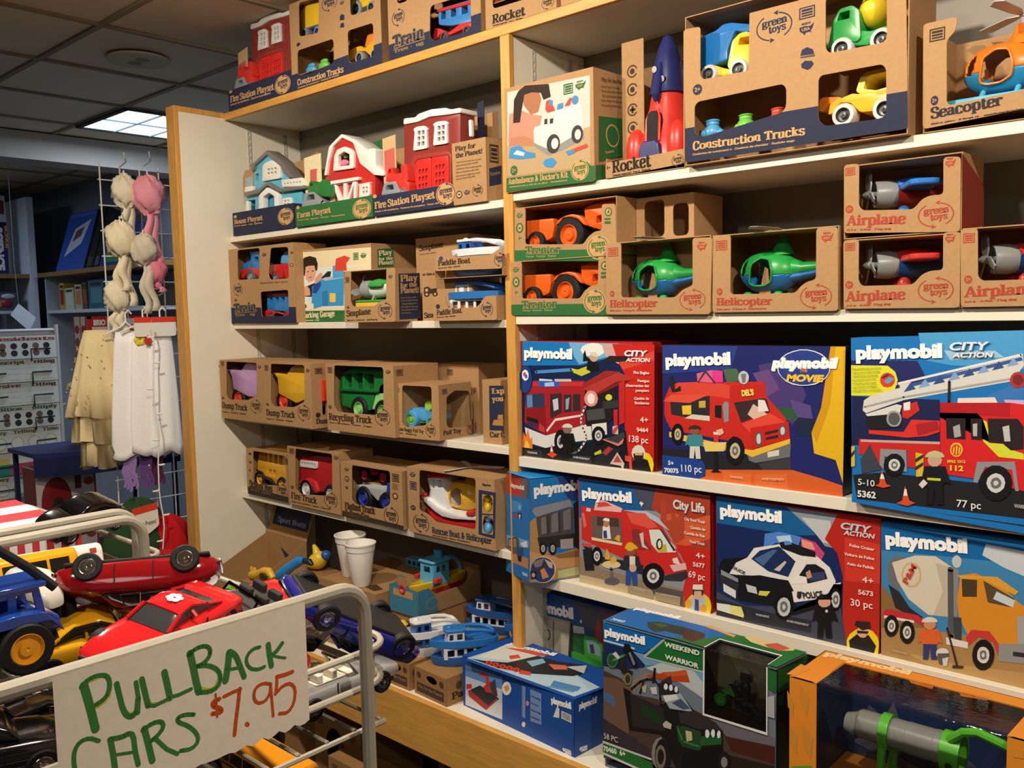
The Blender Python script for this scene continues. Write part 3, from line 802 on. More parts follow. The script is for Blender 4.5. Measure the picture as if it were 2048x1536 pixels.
'engine_box':'''FP 15264f 8,327 448,321 443,-11 -1,-7
FP 1779c4 8,327 380,322 339,293 219,264 6,258
FP 6fb0dd 175,325 340,323 306,289 210,266 192,287
FP e6ecec 297,306 292,297 277,290 256,288 236,290 221,296 215,305 221,314 237,321 257,324 277,322 292,315
FP c9a9a6 285,322 364,321 339,270 297,289
FP c8271f 319,322 448,321 443,-11 370,-9 361,51 353,141 357,246 335,280
FP d84a38 339,276 447,305 447,282 351,256
FP 1b1d22 0,28 89,28 250,60 359,100 370,-9 249,-9 -1,-7
FP 2d3036 0,18 72,23 76,-7 -1,-7
FP 33353a 171,19 245,21 245,-8 170,-8
FS 4d8fd0 8.9 58,241 183,251
FP c9c83a 183,255 205,252 249,266 247,246 218,235 191,243
FP 15161a 234,253 239,276 223,274 225,295 231,305 235,288 254,278 273,273 277,251 253,247
FP c9a68c 274,287 272,281 267,276 259,274 252,276 247,280 245,286 247,293 252,297 260,299 267,298 272,293
FP d8d2c4 246,292 250,300 265,301 275,289 269,287
FP 2b2226 295,281 310,291 372,291 370,279 297,272
FP a8222a 13,131 20,183 42,201 45,216 227,223 231,211 229,104 90,65 12,95
FP c4343a 42,201 45,214 227,219 226,209
FP 8d1b22 13,134 89,148 90,65 10,96
FP 2a3c5c 17,176 86,183 87,144 18,138
FP 5f86b8 22,174 42,177 43,142 22,139
FP 3a2a30 108,182 149,186 148,133 109,114 106,125
FP c9ccd4 116,166 135,172 137,142 120,135
FP 3a2a30 156,182 183,184 182,137 156,134
FP 8fa2b8 162,170 176,176 171,144 162,141
FP 3a2a30 188,185 213,187 212,142 187,138
FP 1c1a20 20,114 62,108 63,96 20,103
FP 24346e 22,101 59,94 59,85 23,92
FP dcdcda 12,83 90,65 224,104 247,109 250,67 188,55 87,30 33,38 16,59
FP c23c3c 67,100 86,87 88,72 64,78
FP e3d6d2 91,80 124,115 216,132 218,127 126,108 95,75
FP 2f5fc4 65,209 70,222 143,220 141,203 69,200
FP a9c9f0 89,212 122,216 123,204 89,202
FP d9dde2 70,223 117,222 116,218 69,217
FP d0bcc0 124,224 182,226 185,219 127,217
FP 241d20 230,207 279,195 330,206 333,139 294,109 233,101 225,147
FP 9c2a2a 220,214 297,252 338,251 226,203
FP b33a36 226,203 338,250 386,232 330,224 279,195 252,183
FP 7a1f22 252,183 330,224 375,229 283,192
FP d9958c 272,177 269,166 260,158 249,155 237,157 229,164 226,175 230,186 238,195 250,198 261,196 269,188
FP efe4de 262,177 260,170 256,164 249,162 242,163 238,168 236,176 238,183 243,189 249,191 256,189 261,184
FP 4a4c50 232,144 291,154 295,126 236,116
FP 35373a 287,171 337,177 339,157 289,151
FP d8d23a 318,183 317,179 313,176 307,174 302,175 297,178 296,182 298,186 302,190 307,191 313,190 317,187
FP c22a2a 322,151 335,153 334,91 323,87
FP e2dfdc 251,108 299,116 300,85 250,67
FP d0c4c0 318,107 336,111 336,88 318,87
FP c84a48 317,97 332,110 336,110 336,103 324,87 318,87
FP c22a2a 340,222 357,229 357,120 339,112
FP 17171a 165,55 162,40 156,28 147,20 137,19 128,25 122,36 120,51 123,66 129,78 138,85 148,86 157,80 163,69
FP c9ccd0 155,54 153,45 148,37 142,34 136,36 131,43 130,52 132,61 137,68 143,71 149,69 153,63
FP 6a6d72 150,53 148,47 145,42 140,42 136,46 135,52 137,59 140,63 145,64 149,60
FP c9ccd0 146,53 145,49 142,48 140,49 139,53 140,56 143,58 145,57
FP 17171a 295,81 292,70 286,61 277,55 267,54 258,59 252,67 250,78 252,89 259,98 267,104 278,104 286,100 293,92
FP c9ccd0 285,80 283,73 278,68 272,65 266,67 261,72 260,78 262,86 266,91 273,94 279,92 283,87
FP 6a6d72 280,80 278,75 274,72 270,71 266,74 265,79 266,84 270,87 275,88 278,85
FP c9ccd0 276,80 275,77 272,76 270,76 269,79 270,82 272,83 275,82
FS e0ddd8 5.6 230,154 218,132 213,111 224,90 234,73 224,54 205,33
FP e6802c 1,24 6,70 16,55 24,79 32,49 39,57 41,24
FP f4c04a 10,25 16,48 27,37 31,25
FP d8482c 92,13 104,18 111,44 118,20 131,15 113,5
FP efe6e2 107,28 110,37 114,28 115,23 106,22
FP 18181b 149,10 152,48 182,51 183,13 169,12 167,40 163,11
FP 18181b 138,43 147,76 188,79 197,48 188,51 183,47 150,44 146,49
FP 8a6a58 182,89 180,83 172,78 163,77 156,81 153,87 156,94 163,99 173,99 180,96
FP dcd8cc 149,92 150,96 155,100 161,103 168,104 175,104 181,102 185,99 187,94
FP 55585c 178,22 192,30 205,33 196,23
FP 26282c 258,17 293,51 346,49 314,1 260,4
FP b03a3a 284,35 306,54 319,48 297,29
FP c8c83a 258,32 280,43 282,33 260,26
FP c9bab6 309,8 333,41 355,13 351,-4 343,6
FP b84a44 319,13 333,34 347,15
FP d4826e 285,70 332,84 355,79 350,65 336,57
FP 3a4048 294,71 336,88 355,96 359,83 336,64
FP ead21f 445,20 441,3 431,-10 416,-16 402,-13 392,-2 388,14 392,30 403,43 417,49 431,46 441,35
FP 1a1a1c 370,-9 378,20 401,35 427,29 438,-1 436,-10
FP dcd6cc 420,47 417,37 409,29 399,25 388,27 381,33 378,43 381,54 389,62 399,66 410,64 417,57
FP 2a2426 383,42 415,47 413,31 399,22 385,29
FP d4a488 387,44 412,47 411,40 389,38
FP d84a3c 357,35 377,33 380,-6 372,-6 370,19 358,21
FP 1b3f86 45,220 42,203 35,189 25,181 14,181 4,188 -2,201 -4,218 -1,235 6,249 16,257 27,257 37,250 43,237
FP f2f2f0 32,232 31,224 26,218 19,215 13,218 8,223 7,231 8,239 13,244 20,247 26,245 31,239
FP c84a5a 23,234 21,229 17,227 13,229 11,234 13,238 17,240 21,239
FP 3a6ac0 28,228 27,224 23,222 19,223 17,227 19,232 23,234 27,232
FT|playmobil|ffffff|17,283|189,281|26.8|B
FT|CITY|6f93c4|359,291|426,291|14.7|bi
FT|CITY|e6ecf2|357,292|425,292|14.7|bi
FT|ACTION|f0eeee|363,277|435,278|10.0|bi
FT|Fire Engine|f2dcd8|387,247|434,247|7.3|b
FT|Fourgon|f2dcd8|399,227|434,227|6.7|b
FT|d'intervention des|f2dcd8|363,213|433,215|6.4|b
FT|pompiers|f2dcd8|393,202|433,203|6.4|b
FT|Camión de|f2dcd8|388,181|433,183|6.7|b
FT|Bomberos|f2dcd8|390,170|433,171|6.7|b
FT|4+|f8eeec|406,124|430,125|14.8|
FT|9464|f2d8d2|395,99|430,101|10.8|b
FT|138 pc|f8eeec|371,72|429,72|17.6|
FT|WARNING|b8b8ba|22,10|59,10|6.0|b
FT|choking hazard small parts|77777a|10,0|64,0|3.4|
FT|AVERTISSEMENT|b8b8ba|187,12|243,11|5.4|b
FT|petites pièces|77777a|186,1|236,1|3.6|
RP 8e1f1c 10,321 45,306 37,-16 1,-11''',
'dels_box':'''FP 20286a 2,321 455,322 452,-5 -0,-9
FP 2c3f8c 2,321 204,320 187,266 1,251
FP 4a3a7a 256,278 332,294 369,216 342,144 275,200
FP 6a4a86 242,259 281,269 307,225 275,206
FP 5a4a88 332,203 379,193 388,147 345,155
FP 2f5a3c 291,185 339,185 351,162 317,154
FP 4b6a50 167,265 201,269 221,242 177,235
FP 1f2a4a 339,149 351,165 388,164 394,127 351,123
FP 25262c 1,64 37,67 204,63 333,92 333,53 256,32 135,9 0,31
FP 3d3d44 256,51 333,83 336,45 269,38
FP d8622c 120,24 170,29 339,46 407,34 451,24 452,-5 113,-3 -0,-10 0,-5 119,7
FP e07038 166,27 239,25 239,-4 166,0
FP e07038 247,26 325,36 329,-2 247,-5
FP e4b521 423,322 455,322 452,30 436,78 388,88 382,134 403,189
FP d19a18 423,322 434,322 423,196 394,112 382,134 403,189
FP c92c24 7,189 23,222 45,230 273,241 272,236 275,209 323,160 333,101 242,74 236,61 220,90 204,97 26,112 12,134 6,150
FP d9473a 45,230 135,236 185,229 184,198 135,202 26,203
FP c1281f 184,226 273,238 273,234 274,209 185,186
FP 2f2a30 23,183 132,202 132,145 63,147 26,151
FP e0523e 3,182 26,200 132,205 121,201 78,182
FP e8c23a 56,174 82,177 82,154 58,153
FP c9a84a 103,188 121,190 121,173 103,172
FP d8cfc0 85,155 132,154 132,142 63,144
FP 1f1c22 146,180 163,181 163,150 146,152
FP 3a2a2e 195,189 273,204 278,200 285,173 214,144
FP d9b8a8 230,164 244,189 263,178 279,167 250,150
FP e6e0da 256,199 272,199 282,175 256,171
FP 8b8f94 166,182 173,191 182,189 182,145 170,141
FP e04a3a 214,141 285,170 329,149 285,104 237,122
FP c9251d 236,133 329,154 333,116 242,84
FP e6bc40 20,108 220,83 242,82 333,116 333,105 241,66 222,73 135,76 20,95
FP 6d7074 230,69 241,66 335,105 333,75 249,53 247,54 234,57
FP d6d3cc 279,81 307,89 307,76 280,69
FP 2a2a2e 273,126 305,135 305,129 273,120
FP 2a2a2e 275,114 305,123 305,116 275,108
FP 55585c 267,110 265,100 261,92 255,92 250,98 249,109 250,120 255,127 261,127 265,121
FP c9ccd0 263,110 263,103 260,98 256,98 253,102 252,109 253,117 256,121 260,122 262,117
FP 55585c 324,133 322,125 318,119 313,119 309,124 307,132 309,141 313,146 318,147 322,141
FP c9ccd0 321,133 320,127 317,124 314,123 311,126 310,132 311,138 314,141 317,142 320,138
FP 17171a 62,105 60,93 55,84 48,78 40,77 33,82 28,90 26,102 28,114 33,123 40,129 49,130 56,125 60,116
FP c9b890 54,104 53,97 49,91 44,89 39,90 36,95 35,103 36,110 40,116 45,118 49,117 53,112
FP 6a6d72 50,104 49,99 46,95 42,95 40,98 38,103 40,108 43,112 46,112 49,109
FP c9b890 47,104 46,101 44,99 43,100 42,103 43,106 44,108 46,107
FP 17171a 223,79 220,64 214,52 204,44 193,43 183,49 176,60 174,75 177,90 183,102 193,110 204,110 214,105 220,94
FP c9b890 212,78 210,69 205,61 199,58 192,60 187,66 185,76 187,85 192,92 199,96 205,94 210,87
FP 6a6d72 207,78 205,71 201,66 196,66 192,70 191,76 192,83 196,87 201,88 205,84
FP c9b890 202,77 201,73 199,72 196,73 195,77 196,80 199,82 201,81
FP d9658c 98,254 136,263 167,262 168,236 135,233 100,235
FP e23a8c 139,261 167,262 168,236 140,234
FP 4a3540 100,233 121,264 149,234 144,233 122,256 104,233
FP c4c8cc 234,249 232,241 227,235 221,233 214,235 209,240 207,248 209,256 214,262 221,264 227,262 232,257
FP 77797e 214,257 227,258 225,237 217,236
FP 22262e 21,243 31,247 38,213 53,223 54,211 30,206 23,222
FP d9d2c8 77,46 79,80 105,82 108,49 95,48 92,73 89,48
FP 3f8a98 65,76 73,105 111,108 120,81 111,83 107,79 77,77 73,81
FP 8a5a44 105,117 103,110 96,106 88,106 81,109 79,115 81,121 88,125 97,125 103,122
FP 3a2a24 75,118 76,122 80,126 86,128 92,130 99,129 104,128 108,125 109,121
FP c93a34 142,114 158,112 154,84 144,86
FP e6dfd6 142,117 159,117 158,111 143,111
FP e0b89a 149,121 166,127 170,116 159,109
FP e6cf70 114,90 177,95 170,73 121,68
FP 1b1b1e 142,69 152,69 154,27 163,23 135,20 145,29
FP 1f4494 0,48 88,48 113,45 121,33 119,11 99,-3 0,-4
FP d4dce8 424,277 422,266 415,255 404,246 390,239 373,236 356,235 339,237 324,243 313,252 305,262 302,274 305,285 312,296 324,305 339,311 356,315 373,315 389,312 404,306 414,298 422,288
FP 2a3f8e 422,277 420,266 413,256 403,248 389,242 373,238 357,237 340,240 326,245 314,253 307,263 305,274 307,285 314,295 325,303 340,309 356,313 372,313 388,310 402,304 413,297 419,287
FT|playmobil|ffffff|12,271|188,279|27.7|B
FT|playmobil|d8dee6|292,273|437,276|20.8|Bi
FT|playmobil|ffffff|290,275|436,278|20.8|Bi
FT|THE|e8883a|355,265|373,266|7.5|b
FT|MOVIE|f2c23a|324,245|407,246|14.5|Bi
FT|DEL'S|f4d86a|217,206|247,210|13.4|B
FT|5+|dfe6f0|17,26|33,26|10.5|b
FT|70075|eef2f8|6,6|47,8|11.2|b
FT|110 pc|eef2f8|55,13|111,16|18.1|
FT|WARNING|f0b48c|185,12|219,12|5.6|b
FT|AVERTISSEMENT|f0b48c|266,16|321,20|5.4|b''',
'ladder_box':'''FP 1a74c0 -6,342 464,357 474,-5 0,0
FP 232a66 -5,295 126,297 141,268 139,241 24,225 -4,221
FP 1d2450 -3,221 169,222 173,133 -2,118
FP 4a9ed8 127,352 311,357 313,286 187,290 138,299
FP 9cc8e6 175,318 264,319 280,307 187,300
FP 3a78c0 254,236 313,264 316,145 256,140
FP c6b4dc 281,228 314,229 315,195 296,196
FP 22252a 1,56 64,68 239,66 393,62 394,9 10,6
FP dfe23a -5,285 69,286 84,274 89,258 84,239 67,225 -4,222
FP d8402e 84,257 82,250 77,244 69,242 61,243 56,249 54,256 56,264 61,270 69,272 76,270 82,265
FP 4fa8d0 62,254 72,263 83,260 70,249
FP 5a2a4a 55,260 67,269 75,268 62,260
FP d6d6d2 20,192 22,213 35,223 310,314 313,293 294,263 101,218 27,187
FP 3a5a96 91,245 308,308 311,302 98,240
FP d6d6d2 91,250 114,256 119,243 96,239
FP 33508c 101,234 114,254 124,241
FP 7fa6d8 129,243 141,262 151,249
FP 33508c 156,251 168,270 178,257
FP 7fa6d8 183,259 195,278 205,265
FP 33508c 209,267 221,285 230,273
FP 7fa6d8 235,275 246,293 255,280
FP 33508c 260,282 271,300 280,288
FP 7fa6d8 285,290 295,307 304,295
FS a8a8a6 3.7 24,200 101,224 294,268
FS e6e6e2 4.6 88,250 308,312
FP b0383a 317,266 316,259 311,253 304,251 297,252 292,258 290,265 292,273 297,279 304,281 310,279 315,274
FP 7a2a30 313,266 312,261 308,257 304,255 300,257 296,260 295,266 296,271 299,275 304,276 308,275 311,271
FP d9dad8 26,185 88,209 98,207 94,191 30,181
FP 1f1f24 29,181 97,191 99,164 36,154 28,162
FP 9da0a4 98,180 96,172 91,165 83,163 76,164 70,170 68,178 70,187 75,194 83,196 90,194 96,189
FP 55585c 95,180 93,174 89,168 83,166 77,168 73,172 72,179 73,185 77,190 83,192 89,191 93,186
FP c92d2a 99,205 127,217 132,199 110,181 99,183
FP efe9e6 101,212 114,216 114,199 102,197
FP d8342c 33,153 102,154 117,180 170,181 170,159 146,149 110,143 33,145
FP a8242a 125,171 165,180 170,164 130,148
FP c92a26 13,133 171,135 173,80 111,84 110,116 58,114 58,84 13,102
FP c9a6a4 17,132 171,140 171,135 17,127
FP 3f4450 17,91 36,124 61,73 20,61
FP d4262a 170,217 292,223 389,214 393,55 318,60 239,74 173,77
FP b41f24 170,217 292,223 292,196 171,197
FP d6dc3c 170,197 236,200 246,190 248,147 275,120 317,119 316,130 297,135 283,145 261,145 253,185 237,192 170,188
FP 2a2026 181,187 216,189 217,148 183,147
FP 2a2026 225,189 245,190 245,149 227,149
FP 2a2026 255,191 305,194 315,180 316,138 295,134 281,146 257,146
FP a8a6a6 194,171 206,177 209,154 197,150
FP b4b2b2 229,179 237,181 237,156 230,156
FP c4c2c2 280,177 291,181 294,151 284,150
FP e9d9d6 202,227 266,232 271,222 201,218
FS 241d22 4.5 186,258 186,219
FP 8c9096 56,83 57,116 108,118 110,74 103,74 100,99 66,101 64,74
FP 8c9096 232,68 238,107 302,114 310,59 304,59 298,98 252,99 239,66
FP 17171a 106,88 104,77 99,69 90,63 81,62 72,66 66,73 64,83 66,94 72,102 80,108 90,109 98,105 104,97
FP d0d3d6 97,87 95,80 91,75 86,73 80,74 75,78 74,84 75,91 79,96 85,98 91,97 95,93
FP 6a6d72 92,86 91,82 88,78 83,78 80,81 79,85 80,89 83,93 87,93 91,90
FP d0d3d6 89,86 88,83 85,82 83,83 82,85 83,88 85,89 88,88
FP 17171a 299,73 297,58 289,45 278,37 266,36 254,41 246,52 242,67 245,82 253,95 264,103 277,104 288,99 296,88
FP d0d3d6 287,72 285,62 279,55 272,51 264,53 258,59 255,68 257,78 263,85 271,89 279,87 285,81
FP 6a6d72 281,71 279,64 274,60 268,59 264,62 262,69 264,76 268,80 274,81 279,77
FP d0d3d6 276,71 274,67 271,65 268,66 267,70 268,73 271,75 274,74
FP e8c63a 213,128 211,121 207,115 201,113 196,114 191,119 190,126 191,133 195,139 201,141 207,140 211,135
FP d4462a 210,128 209,122 206,117 201,115 197,116 193,120 192,126 193,132 196,136 201,138 205,137 209,133
FS f2d24a 2.0 196,119 197,132
FS f2d24a 2.0 201,117 202,135
FS f2d24a 2.0 206,120 207,133
FP d6b83a 126,115 141,113 142,69 128,66
FP 3a3228 126,102 141,113 141,106 126,94
FP 3a3228 126,86 141,97 141,90 126,78
FP d6b83a -2,116 5,117 6,75 -2,73
FP 3a3228 -2,101 5,110 5,101 -2,92
FP 191b22 148,13 149,57 177,60 180,17 167,15 163,48 161,14
FP 191b22 136,51 143,89 182,93 192,58 182,61 179,56 148,53 144,58
FP c9a48c 176,105 174,97 167,91 158,90 151,94 149,102 151,110 158,115 166,116 173,112
FP c4c08e 144,107 146,112 150,117 156,120 162,122 169,121 175,119 179,115 180,110
FP c9cc3a 149,67 174,68 174,63 149,62
FP d8d4cc 133,51 142,63 150,56 140,44
FP d9502e 48,39 56,44 61,73 70,45 80,42 64,36
FP efe6e0 57,54 60,65 64,64 67,55
FP d9502e 91,8 102,15 107,46 116,17 127,13 112,5
FP efe6e0 104,25 106,39 110,39 112,26
FP 1a74c0 0,13 7,3 395,-8 395,-23 0,-1
FT|playmobil|ffffff|6,299|173,306|26.2|B
FT|CITY|2f62a0|186,318|254,320|15.2|bi
FT|CITY|dfe8f0|184,319|252,321|15.2|bi
FT|ACTION|2a3a5a|192,304|261,306|9.1|bi
FT|ACTION|e6ebf0|191,305|260,307|9.1|bi
FT|5-10|e4e4e4|13,37|47,37|13.4|
FT|5362|e4e4e4|12,12|50,13|13.5|b
FT|77 pc|e8e8e8|204,16|247,17|15.1|
FT|FPRS 1012|e8c63a|186,100|218,103|5.7|b
FT|112|e8d83a|191,86|215,87|10.4|b
FT|WARNING|b0b0b0|303,28|334,28|7.0|b
FT|Battery operated light module, made to fit this set|5e6420|-1,276|57,280|3.6|
FT|Requires two cells, not included in this package|5e6420|-0,268|55,273|3.6|
FT|Funktioniert mit Batterien, nicht im Lieferumfang|5e6420|-0,261|51,265|3.6|
FT|Piles non fournies avec ce produit, à acheter|5e6420|-0,253|48,258|3.6|
FT|No incluye pilas. Se venden por separado|5e6420|-0,246|48,250|3.6|
FT|Werkt op batterijen, niet inbegrepen|5e6420|-0,238|50,243|3.6|
FT|Adult supervision is recommended|5e6420|-0,231|58,236|3.6|''',
'foodtruck_box':'''FP 8f9298 4,289 402,290 401,-3 0,-1
FP 1c5f9e 4,289 247,289 235,237 133,198 2,180
FP 4b4f66 175,288 294,289 293,235 207,229
FP a9402c 247,288 402,288 402,74 304,143 289,214 235,237
FP d65f38 266,224 305,236 338,221 402,243 402,185 304,143
FP b5472f 262,254 271,272 279,254 279,212 293,215 293,235 305,236 308,223 320,232 331,227 331,174 304,156 262,210
FP c9281f 306,156 402,159 401,-3 329,-2 324,39 339,96
FP c4b28e 1,26 164,28 328,26 329,-2 0,-1
FP 93806a 1,74 88,49 322,45 328,23 164,24 0,22
FP 5a524e 221,39 326,40 329,-2 252,1
FP cf2f2a 10,213 55,212 158,221 215,227 266,197 306,143 338,95 330,77 273,73 193,82 9,122
FP b8c6d4 145,221 219,228 254,216 289,187 247,204 207,219
FP e4584a 158,216 215,222 254,192 227,184 174,190
FP dde6dc 227,181 258,186 304,149 306,136 254,126 234,145
FP 3a3a3c 258,189 266,187 306,141 300,137
FP c9b04a 246,140 277,152 281,132 254,126
FP 2c2a2c 268,150 266,141 261,135 254,134 249,139 248,147 250,156 255,162 261,163 266,158
FP dde6dc 264,150 263,143 260,139 256,138 254,142 253,148 254,154 257,158 261,159 263,155
FP 6e5a58 42,192 141,198 144,133 45,128
FP 4d3a38 62,192 133,197 134,174 63,167
FP f0ece6 81,166 90,178 103,176 108,138 80,134
FP b8805e 103,178 102,173 98,169 93,167 88,168 84,171 83,175 84,180 88,184 93,186 98,186 102,183
FP f2efe8 81,184 88,192 103,192 104,184
FP 34408a 83,156 94,159 96,138 84,136
FP e8d9a8 43,133 144,133 142,126 45,125
FP e6a83a 119,140 128,152 138,152 136,134
FP 8e3434 174,176 198,177 214,155 234,131 198,125 177,139
FP d6c9c4 198,166 210,172 212,141 226,130 206,133
FP efb9b4 60,234 82,240 146,225 141,214 53,208
FP d84a44 67,230 91,235 112,227 64,217
FP f0c4bc 29,211 42,211 42,202 26,201
FP d9706a 11,192 20,197 28,162 19,153
FP 2c2e34 11,108 18,113 40,98 40,91 88,85 193,89 209,85 209,61 156,62 44,70
FP 22252b 13,94 45,105 52,43 21,37
FP d84a4a 14,112 44,114 44,104 14,104
FP 17171a 80,87 78,76 72,66 65,59 57,58 49,62 44,70 43,81 44,92 50,102 58,109 66,110 73,106 78,98
FP d9d9d6 71,86 70,78 66,73 61,69 56,71 52,75 51,82 52,90 56,95 61,98 67,97 70,93
FP 6a6d72 67,85 66,80 63,76 59,75 56,78 55,83 56,88 60,92 63,93 66,90
FP d9d9d6 64,84 63,81 61,80 59,81 58,83 59,86 61,88 63,87
FP 17171a 273,70 269,54 260,41 246,31 231,28 218,32 208,43 205,57 208,72 218,86 232,95 247,98 260,94 270,84
FP d9d9d6 258,67 255,57 248,49 239,44 230,45 223,51 220,60 223,70 230,78 239,82 248,81 255,76
FP 6a6d72 250,65 248,59 243,53 235,52 230,55 228,61 230,68 236,73 243,75 248,72
FP d9d9d6 244,64 243,60 239,58 236,59 234,62 236,66 239,68 243,68
FP 2f333a 269,69 338,95 339,79 322,66 273,59
FP e8b4ae 288,100 334,114 338,99 300,85
FP efd9d4 296,118 310,124 319,108 300,107
FP e3cf9a 139,74 135,68 124,63 108,58 93,57 82,59 77,63 82,70 93,76 109,80 124,81 135,79
FP e8a83a 88,89 95,111 106,92 103,81 88,80
FP e0b04a 105,86 118,94 127,88 124,77 107,72
FS 6e6a7a 9.5 108,58 109,28
FP 5f5c6e 134,29 131,24 122,18 109,15 97,14 88,15 85,20 88,25 97,31 110,35 122,36 131,34
FP 2f4f9a 154,23 156,68 189,74 191,30 176,27 172,60 168,25
FP 2c2f3c 141,61 151,101 195,108 206,73 195,75 191,70 154,63 150,69
FP 8a5a44 189,120 186,111 178,105 168,103 160,107 157,114 160,123 168,129 178,131 186,127
FP e8b02c 152,119 154,125 159,129 165,134 173,136 181,136 188,134 192,131 194,126
FP e6dfd4 167,102 185,105 185,71 168,71
FP d8b08a 189,75 187,69 183,65 177,62 172,62 167,66 166,71 168,76 172,81 178,83 183,83 187,80
FP e8b02c 185,130 183,124 177,119 170,116 162,116 157,120 155,125 157,132 163,137 170,140 178,139 183,136
FP a39274 162,22 239,22 239,3 161,5
FP a39274 245,23 320,25 318,1 245,3
FP ead21f 334,3 335,11 338,20 342,27 348,34 355,40 363,44 371,47 379,48 386,46 393,43 399,39 403,33 405,26 406,18 403,-2 329,-2
FP b9c0c8 344,-0 350,31 371,45 389,39 392,-1
FP 3a4a7a 361,30 371,32 372,-1 359,-0
FP d8ae8e 383,46 381,38 376,32 369,28 362,29 357,33 355,40 357,48 362,55 369,58 376,57 381,53
FP e8e4dc 354,52 356,64 382,69 383,56
FP 3a2c28 355,50 383,56 384,43 380,40 378,52 359,48 358,36 354,39
FP e0a03a 352,15 351,9 347,4 343,1 338,2 334,5 333,11 334,17 338,22 343,24 348,24 351,20
FP e0a03a 393,12 392,7 388,2 383,-0 378,0 375,3 374,8 375,13 379,17 383,20 388,19 392,17
FP e8e8e8 201,248 206,252 209,249 214,247 209,243 207,237 204,243 200,245
FT|playmobil|ffffff|15,239|177,245|26.8|B
FT|City Life|8a5a5a|302,246|390,246|23.0|b
FT|City Life|dcd8d6|300,247|389,248|23.0|b
FT|City Food Truck|f0d8d0|332,222|390,221|7.2|b
FT|Camión de|f0d8d0|349,203|390,203|7.2|b
FT|Comida de Rua|f0d8d0|331,187|389,187|7.2|b
FT|Food Truck|f0d8d0|347,168|389,167|7.2|b
FT|4+|f6e6e2|364,133|389,133|14.4|
FT|5677|f0d0c8|356,110|389,111|11.2|b
FT|69 pc|f6e6e2|343,81|389,80|17.2|
FT|WARNING|c8bca4|182,16|215,16|5.6|b
FT|AVERTISSEMENT|c8bca4|262,18|315,20|5.4|b
RP a9231c 3,288 30,281 29,-6 1,-3
RP 8a4a3a 7,131 28,123 28,90 7,95
RP 5a4a4a 7,79 28,71 28,31 7,37''',
